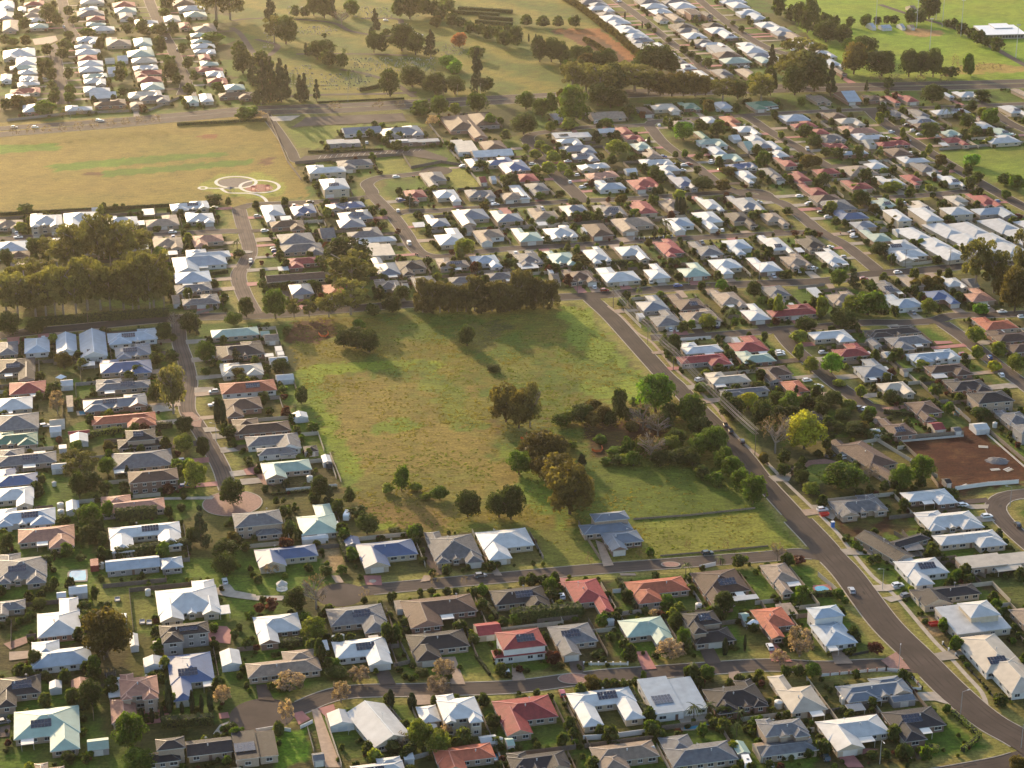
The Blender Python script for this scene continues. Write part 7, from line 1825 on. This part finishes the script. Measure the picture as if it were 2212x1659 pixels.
fence((3,1),[(1160,645),(1520,605)],1.8,FM[2],'cream front wall below the cream roofed corner house','garden_wall')
fence((3,1),[(260,840),(490,810)],1.5,FM[1],'grey fence beside the crossroad street')
fence((2,1),[(970,1035),(1115,1180)],1.8,FM[2],'cream fence left of the grey roofed corner house')
fence((2,1),[(1420,1290),(1720,1270)],1.6,M_WF,'white fence above the white roofed house','fence')
fence((2,1),[(1055,410),(1230,405),(1385,385)],1.0,MATS['black_rail'],'white pillared front fence of the long tan roofed house','fence',2.5,M_WF)
fence((0,1),[(1700,1060),(1890,1010)],1.6,FM[1],'grey fence below the last grey roofed house')
fence((2,2),[(1280,1060+400),(1281,1461)],.5,FM[0],'short rail end at the mown lawn') if False else None
# gazebo
X, Y = at(*tile((1,3),225,115)); g = empty('gazebo', (X, Y, 0)); b = MB(); b.cyl(0,0,2.3,3.6,2.2,.25,8); b.cyl(0,0,3.6,4.0,.25,.05,8); b.build('roof', mat('gazebo_roof',(.5,.45,.38),.7,.1,1), g); p = MB()
for k in range(8): a = 2*math.pi*k/8; p.box(1.9*math.cos(a)-.06,1.9*math.sin(a)-.06,0,1.9*math.cos(a)+.06,1.9*math.sin(a)+.06,2.3)
p.cyl(0,0,0,.2,2.1,2.1,8); p.build('posts', M_WHITE, g); r = MB()
for k in range(7): a, c_ = 2*math.pi*k/8, 2*math.pi*(k+1)/8; r.beam((1.9*math.cos(a),1.9*math.sin(a),.9),(1.9*math.cos(c_),1.9*math.sin(c_),.9),.06,.5)
r.build('railing', M_WHITE, g); tag(g, 'white octagonal gazebo on the lawn left of the middle street end', 'gazebo')
# container, skips, toilet, caravans
def boxy(name, t, x, y, L, W, H, m, label, cat, rz=TH0, parts=()):
    X, Y = at(*tile(t, x, y)); root = empty(name, (X, Y+W/2, 0), R(rz)); b = MB(); b.box(-L/2,-W/2,.12,L/2,W/2,H)
    return root, b
X0, b = boxy('shipping_container',(0,2),805,1625,3.0,6.0,2.6,None,'','',TH0); M_CR = mat('container_red',(.24,.035,.035),.6,.15,1,lines=('Y',3,.8))
for k in range(12): b.box(-1.53,-2.9+k*.5,.2,1.53,-2.7+k*.5,2.5)
b.build('body', M_CR, X0); d = MB(); d.box(-1.3,-3.04,.2,-.04,-3.0,2.4); d.box(.04,-3.04,.2,1.3,-3.0,2.4); d.build('door', M_CR, X0); tag(X0, 'dark red shipping container beside the blue rectangular pool', 'container')
M_SKIP = mat('skip_red',(.50,.03,.02),.5,.1,1)
for t, x, y, lab in [((3,3),1430,430,'red skip bin on the forecourt of the white modern house'),((3,2),485,1140,'red skip bin beside the unfinished grey roofed house')]:
    X, Y = at(*tile(t, x, y)); root = empty('skip_bin', (X, Y, 0), R(TH0)); b = MB()
    lo = [(-1.3,-.8,.1),(1.3,-.8,.1),(1.3,.8,.1),(-1.3,.8,.1)]; hi = [(-1.9,-.95,1.3),(1.9,-.95,1.3),(1.9,.95,1.3),(-1.9,.95,1.3)]; inn = [(-1.8,-.85,1.3),(1.8,-.85,1.3),(1.8,.85,1.3),(-1.8,.85,1.3)]; lo2 = [(q[0]*.95,q[1]*.95,.9) for q in inn]
    b.face(lo[::-1]); b.face(lo2)
    for k in range(4): b.face([lo[k],lo[(k+1)%4],hi[(k+1)%4],hi[k]]); b.face([hi[k],hi[(k+1)%4],inn[(k+1)%4],inn[k]]); b.face([inn[(k+1)%4],inn[k],lo2[k],lo2[(k+1)%4]])
    b.build('bin', M_SKIP, root); tag(root, lab, 'skip bin')
X, Y = at(*tile((3,2),558,1235)); root = empty('portable_toilet',(X,Y,0),R(TH0)); mb_ = mat('toilet_blue',(.02,.13,.42),.5,.05,1); b = MB(); b.box(-.6,-.6,0,.6,.6,2.2); b.build('cabin', mb_, root); b = MB(); b.box(-.45,-.64,.1,.45,-.605,2.0); b.build('door', mb_, root); b = MB(); b.box(-.65,-.65,2.2,.65,.65,2.32); b.box(-.45,-.45,2.32,.45,.45,2.45); b.build('roof', M_WHITE, root); tag(root, 'blue portable toilet with white roof on the building site verge', 'portable toilet')
def caravan(t, x, y, rz, label, L=6.2):
    X, Y = at(*tile(t, x, y)); root = empty('caravan', (X, Y, 0), R(rz)); b = MB(); prof = [(-L/2,.45),(-L/2,2.3),(-L/2+.4,2.75),(L/2-.9,2.75),(L/2-.1,1.9),(L/2,1.2),(L/2-.3,.45)]
    A = [(p[0],-1.15,p[1]) for p in prof]; B = [(p[0],1.15,p[1]) for p in prof]; b.face(A); b.face(B[::-1]); n = len(prof)
    for k in range(n): b.face([A[k],B[k],B[(k+1)%n],A[(k+1)%n]])
    b.build('body', M_WHITE, root); g = MB()
    for s in (-1,1):
        for xx in (-1.9,.2): g.box(xx,s*1.155-.01,1.4,xx+1.1,s*1.155+.01,2.0)
    g.box(-1,-.5,2.76,-.3,.2,2.9); g.build('windows', M_CGL, root)
    for s in (-1,1): link('wheel', WHEEL, root, (-.2, s*1.1, 0))
    h = MB(); h.beam((L/2-.3,0,.5),(L/2+1.1,0,.5),.12,.1); h.build('drawbar', M_STEEL, root); tag(root, label, 'caravan', 'caravans')
caravan((3,3),10+20,1700-60,100,'white caravan half out of frame at the bottom edge') if False else None
caravan((2,3),2025,1640,TH0+85,'white caravan parked beside the green shed at the bottom')
caravan((1,2),790,1160,TH0+70,'white caravan parked beside the round bushes near the long field')
caravan((0,3),1068,400,TH0+85,'white caravan on the back lawn beside the big brown tree',5.0)
# trailer and yard machines on the lawn
def trailer(t, x, y, label, rz=100):
    X, Y = at(*tile(t, x, y)); root = empty('trailer', (X, Y, 0), R(rz)); b = MB(); b.box(-1.5,-.9,.5,1.5,.9,.6)
    for q in ((-1.5,-.9,1.5,-.85),(-1.5,.85,1.5,.9),(-1.5,-.85,-1.45,.85),(1.45,-.85,1.5,.85)): b.box(q[0],q[1],.6,q[2],q[3],.95)
    b.beam((1.5,0,.5),(2.7,0,.5),.1,.1); b.build('tray', M_STEEL, root)
    for s in (-1,1): link('wheel', WHEEL, root, (0, s*1.02, 0))
    tag(root, label, 'trailer', 'trailers on the back lawn')
trailer((0,3),1015,215,'timber loaded trailer alone on the open back lawn'); trailer((0,3),1230,410,'left trailer of the pair beside the back fence'); trailer((0,3),1290,415,'right trailer of the pair beside the back fence')
# shade sails / umbrellas
for t, x, y, lab in [((2,3),2085,455,'white peaked shade tent beside the orange roofed house'),((0,1),530,1640,'white peaked shade tent behind the slate roofed houses')]:
    X, Y = at(*tile(t, x, y)); root = empty('shade_tent', (X, Y, 0), R(TH0)); b = MB(); b.cyl(0,0,2.3,3.7,2.6,.05,4); b.build('canopy', M_WHITE, root); p = MB()
    for k in range(4): a = math.pi/2*k; p.cyl(2.4*math.cos(a),2.4*math.sin(a),0,2.35,.05,.05,6)
    p.build('posts', M_ALU, root); tag(root, lab, 'shade tent', 'shade tents')
# playground
def pz(x, y): return at(*zz(x, y))
X, Y = pz(835,560); root = empty('shade_shelter',(X,Y,0),R(TH0)); b = MB(); b.cyl(0,0,2.6,3.5,3.4,.1,4); b.build('roof', mat('shelter_roof',(.06,.07,.09),.5,.1,1), root); p = MB()
for k in range(4): a = math.pi/2*k; p.cyl(2.9*math.cos(a),2.9*math.sin(a),0,2.7,.08,.08,6)
p.build('posts', M_STEEL, root); s = MB(); s.box(-1,-.3,.4,1,.3,.5); s.box(-.9,-.2,0,-.8,.2,.4); s.box(.8,-.2,0,.9,.2,.4); s.build('bench', M_WOOD, root); tag(root, 'dark roofed picnic shelter on the ring path of the small park', 'shelter')
M_PR = mat('play_red',(.45,.08,.04),.5,.1,1)
for x, y, lab in ((1220,545,'red climbing frame at the left of the soft fall'),(1450,530,'red climbing tower at the right of the soft fall')):
    X, Y = pz(x, y); root = empty('climbing_frame',(X,Y,0),R(TH0)); b = MB()
    for sx in (-1.2,1.2):
        for sy in (-1,1): b.cyl(sx,sy,0,3.0,.07,.07,6)
    b.box(-1.2,-1,1.3,1.2,1,1.42); b.build('tower', M_PR, root); r = MB(); r.cyl(0,0,3,3.8,1.9,.05,4); r.build('roof', M_PR, root); sl = MB(); sl.beam((1.2,0,1.35),(3.4,-.3,.2),.6,.1); sl.build('slide', mat('slide_yellow',(.6,.45,.05),.4,.05,1), root); tag(root, lab, 'playground', 'playground equipment')
X, Y = pz(1330,500); root = empty('swing_set',(X,Y,0),R(TH0)); b = MB(); b.beam((-2.2,0,2.5),(2.2,0,2.5),.09,.09)
for sx in (-2.2,2.2):
    for sy in (-.9,.9): b.beam((sx,0,2.5),(sx,sy,0),.08,.08)
b.build('frame', M_PR, root)
for sx in (-1,1):
    q = MB(); q.box(sx-.25,-.12,.5,sx+.25,.12,.55); q.beam((sx-.2,0,.5),(sx-.2,0,2.5),.03,.03); q.beam((sx+.2,0,.5),(sx+.2,0,2.5),.03,.03); q.build('swing', M_TYRE, root)
tag(root, 'red framed swing set in the middle of the soft fall', 'swing')
# orange safety mesh round dug holes
M_OR = mat('orange_mesh',(.75,.13,.03),.6,.1,1)
for t, pts, lab in [((1,1),[(540,1225),(560,1250),(600,1255),(628,1235),(620,1215)],'orange safety mesh around the dirt patch at the top left of the field'),((2,2),[(690,575),(720,590),(765,588),(785,570),(775,548)],'orange safety mesh at the edge of the red dirt copse'),((2,2),[(75,475),(110,478),(130,455),(128,435)],'orange safety mesh beneath the bare brown field trees')]:
    fence(t, pts, 1.0, M_OR, lab, 'fence', thick=.03)
# sports clubhouse
p0, p1 = tile((3,0),1785,230), tile((3,0),2230,300); x, y, w, d = solve(p0[0],p0[1],p1[0],p1[1],TH0-6,4.0,True); root = empty('clubhouse',(x,y,0),R(7)); b = MB(); roof(b,-w/2,-d/2,w/2,d/2,4.0,'flat'); roof(b,-w*.1,d*.1,w*.35,d*.6,5.6,'flat'); b.build('roof',[M_WHITE,M_WHITE,M_FASC,WALLS[3]],root)
b = MB(); b.box(-w/2+1,-d/2+1.5,0,w/2-1,d/2-1,3.8); b.box(-w*.1+.3,d*.1+.3,3.8,w*.35-.3,d*.55,5.4); b.build('wall',WALLS[4],root)
for k in range(12):
    xx = -w/2+2 + (w-4)*k/12; g = MB(); g.box(xx,-d/2+1.42,.8,xx+(w-4)/12*.75,-d/2+1.49,2.8); g.build('window',M_GLASS,root)
tag(root, 'long white flat roofed clubhouse between the sports ovals', 'clubhouse')
# building site timber and small piles
for t, x, y, n, lab in [((3,2),1860,545,5,'stack of pale boards at the back of the red dirt lot'),((3,2),1960,740,4,'white boards lying left of the timber pile on dirt lot'),((3,2),2080,745,6,'loose timber pile at the right of the red dirt lot'),((3,2),1690,880,4,'pale boards near the container on the red dirt lot')]:
    X, Y = at(*tile(t,x,y)); root = empty('timber_stack',(X,Y,0),R(TH0+rng.uniform(-30,30)))
    for k in range(n): b = MB(); a = rng.uniform(-.3,.3); b.beam((-2,k*.45-1,.12+.05*k),(2,k*.45-1+a,.12+.05*k),.35,.1); b.build('board', M_WF if k % 2 else mat('raw_timber',(.45,.33,.2),.8,.15,1), root)
    tag(root, lab, 'timber', 'timber on the building site')
X, Y = at(*tile((3,2),1980,665)); mb = MB()
rs = np.random.RandomState(3); n = 26
ring = [(0,0,1.3)]
for r_, z_ in ((2.0,1.0),(3.6,.45),(5.0,0)):
    ring.append([(r_*math.cos(6.283*k/n)*rs.uniform(.85,1.1), r_*.8*math.sin(6.283*k/n)*rs.uniform(.85,1.1), z_*rs.uniform(.8,1.2)) for k in range(n)])
for k in range(n):
    mb.face([ring[0], ring[1][k], ring[1][(k+1)%n]])
    for j in (1,2): mb.face([ring[j][k], ring[j+1][k], ring[j+1][(k+1)%n], ring[j][(k+1)%n]])
o = mb.build('gravel_pile', mat('gravel',(.17,.16,.16),.9,.25,3,.3,5), None, (X,Y,0)); tag(o, 'grey gravel pile on the red dirt lot', 'gravel pile')
def clothesline(t, x, y, lab):
    X, Y = at(*tile(t, x, y)); root = empty('clothesline', (X, Y, 0), .4); b = MB(); b.cyl(0,0,0,2.0,.04,.04,6)
    for k in range(4): a = math.pi/2*k; b.beam((0,0,1.7),(1.5*math.cos(a),1.5*math.sin(a),2.0),.05,.05)
    b.build('frame', M_ALU, root); l = MB()
    for r_ in (.7,1.1,1.45):
        for k in range(4): a, c2 = math.pi/2*k, math.pi/2*(k+1); l.beam((r_*math.cos(a),r_*math.sin(a),1.98),(r_*math.cos(c2),r_*math.sin(c2),1.98),.03,.03)
    l.build('lines', M_ALU, root); tag(root, lab, 'clothesline', 'rotary clotheslines')
clothesline((1,3),800,1370,'rotary clothesline in the yard left of the long diagonal white roof'); clothesline((2,3),1640,1370,'rotary clothesline behind the pool of the modern pale house')
X, Y = at(*tile((0,3),955,870)); root = empty('trampoline', (X, Y, 0)); b = MB(); b.cyl(0,0,.8,.88,1.9,1.9,18); b.build('mat', M_TYRE, root); p = MB()
for k in range(6): a = math.pi/3*k; p.cyl(1.85*math.cos(a),1.85*math.sin(a),0,2.3,.04,.04,6)
p.build('frame', M_STEEL, root); tag(root, 'dark round trampoline above the pink roofed two storey house', 'trampoline')
M_BIN = mat('bin_plastic', (.04,.05,.045), .5, .1, 1); M_BLID = mat('bin_lid', (.30,.04,.03), .5, .1, 1)
for t, x, y in [((2,1),1105,432),((2,1),1120,432),((2,1),1070,838),((2,1),1105,836),((2,1),965,818),((1,1),1380,545),((1,1),1395,550),((1,1),1475,565),((1,1),1490,568),((1,0),1355,1532),((1,0),1368,1532),((3,1),625,365)]:
    X, Y = at(*tile(t, x, y)); root = empty('wheelie_bin', (X, Y, .1)); b = MB(); b.box(-.28,-.35,.05,.28,.35,.95); b.build('body', M_BIN, root); l = MB(); l.box(-.32,-.4,.95,.32,.38,1.05); l.build('lid', M_BLID, root)
    unique(root, 'dark wheelie bin', X, Y, 'bin', 'wheelie bins')
# cemetery headstones in rows: small pale stones
rs = random.Random(3); mb = MB(); hm = mat('headstone',(.42,.38,.33),.8,.25,1)
for (x0,y0,x1,y1) in ((180,230,700,300),(150,560,500,760),(820,500,1550,620),(260,60,420,120),(850,60,1180,160),(1600,380,1800,480),(560,640,1000,780),(60,240,160,420)):
    for k in range(int((x1-x0)*(y1-y0)/420)):
        X, Y = at(*tile((1,0), rs.uniform(x0,x1), y0 + (y1-y0)*(int(rs.uniform(0,9))+.5)/9)); 
        mb.box(X-.3,Y-.1,0,X+.3,Y+.1,.8)
o = mb.build('headstones', hm); tag(o, kind='stuff')
finish_labels()
# ---------------------------------------------------------------- haze
b = MB(); b.box(-9500,-1500,-1,9500,10500,CAMH+14); o = b.build('haze', bpy.data.materials.new('haze_air')); m = o.data.materials[0]; m.use_nodes = True; nt = m.node_tree
nt.nodes.remove(nt.nodes['Principled BSDF']); pv = nt.nodes.new('ShaderNodeVolumePrincipled'); pv.inputs['Color'].default_value = (1.0,.90,.78,1); pv.inputs['Density'].default_value = HAZE; pv.inputs['Anisotropy'].default_value = .68
nt.links.new(pv.outputs[0], nt.nodes['Material Output'].inputs['Volume']); tag(o, kind='stuff')
scene.cycles.volume_bounces = 0
print('objects', len(bpy.data.objects), 'houses', len(HS), 'trees', len(TL), 'shrubs', len(items))
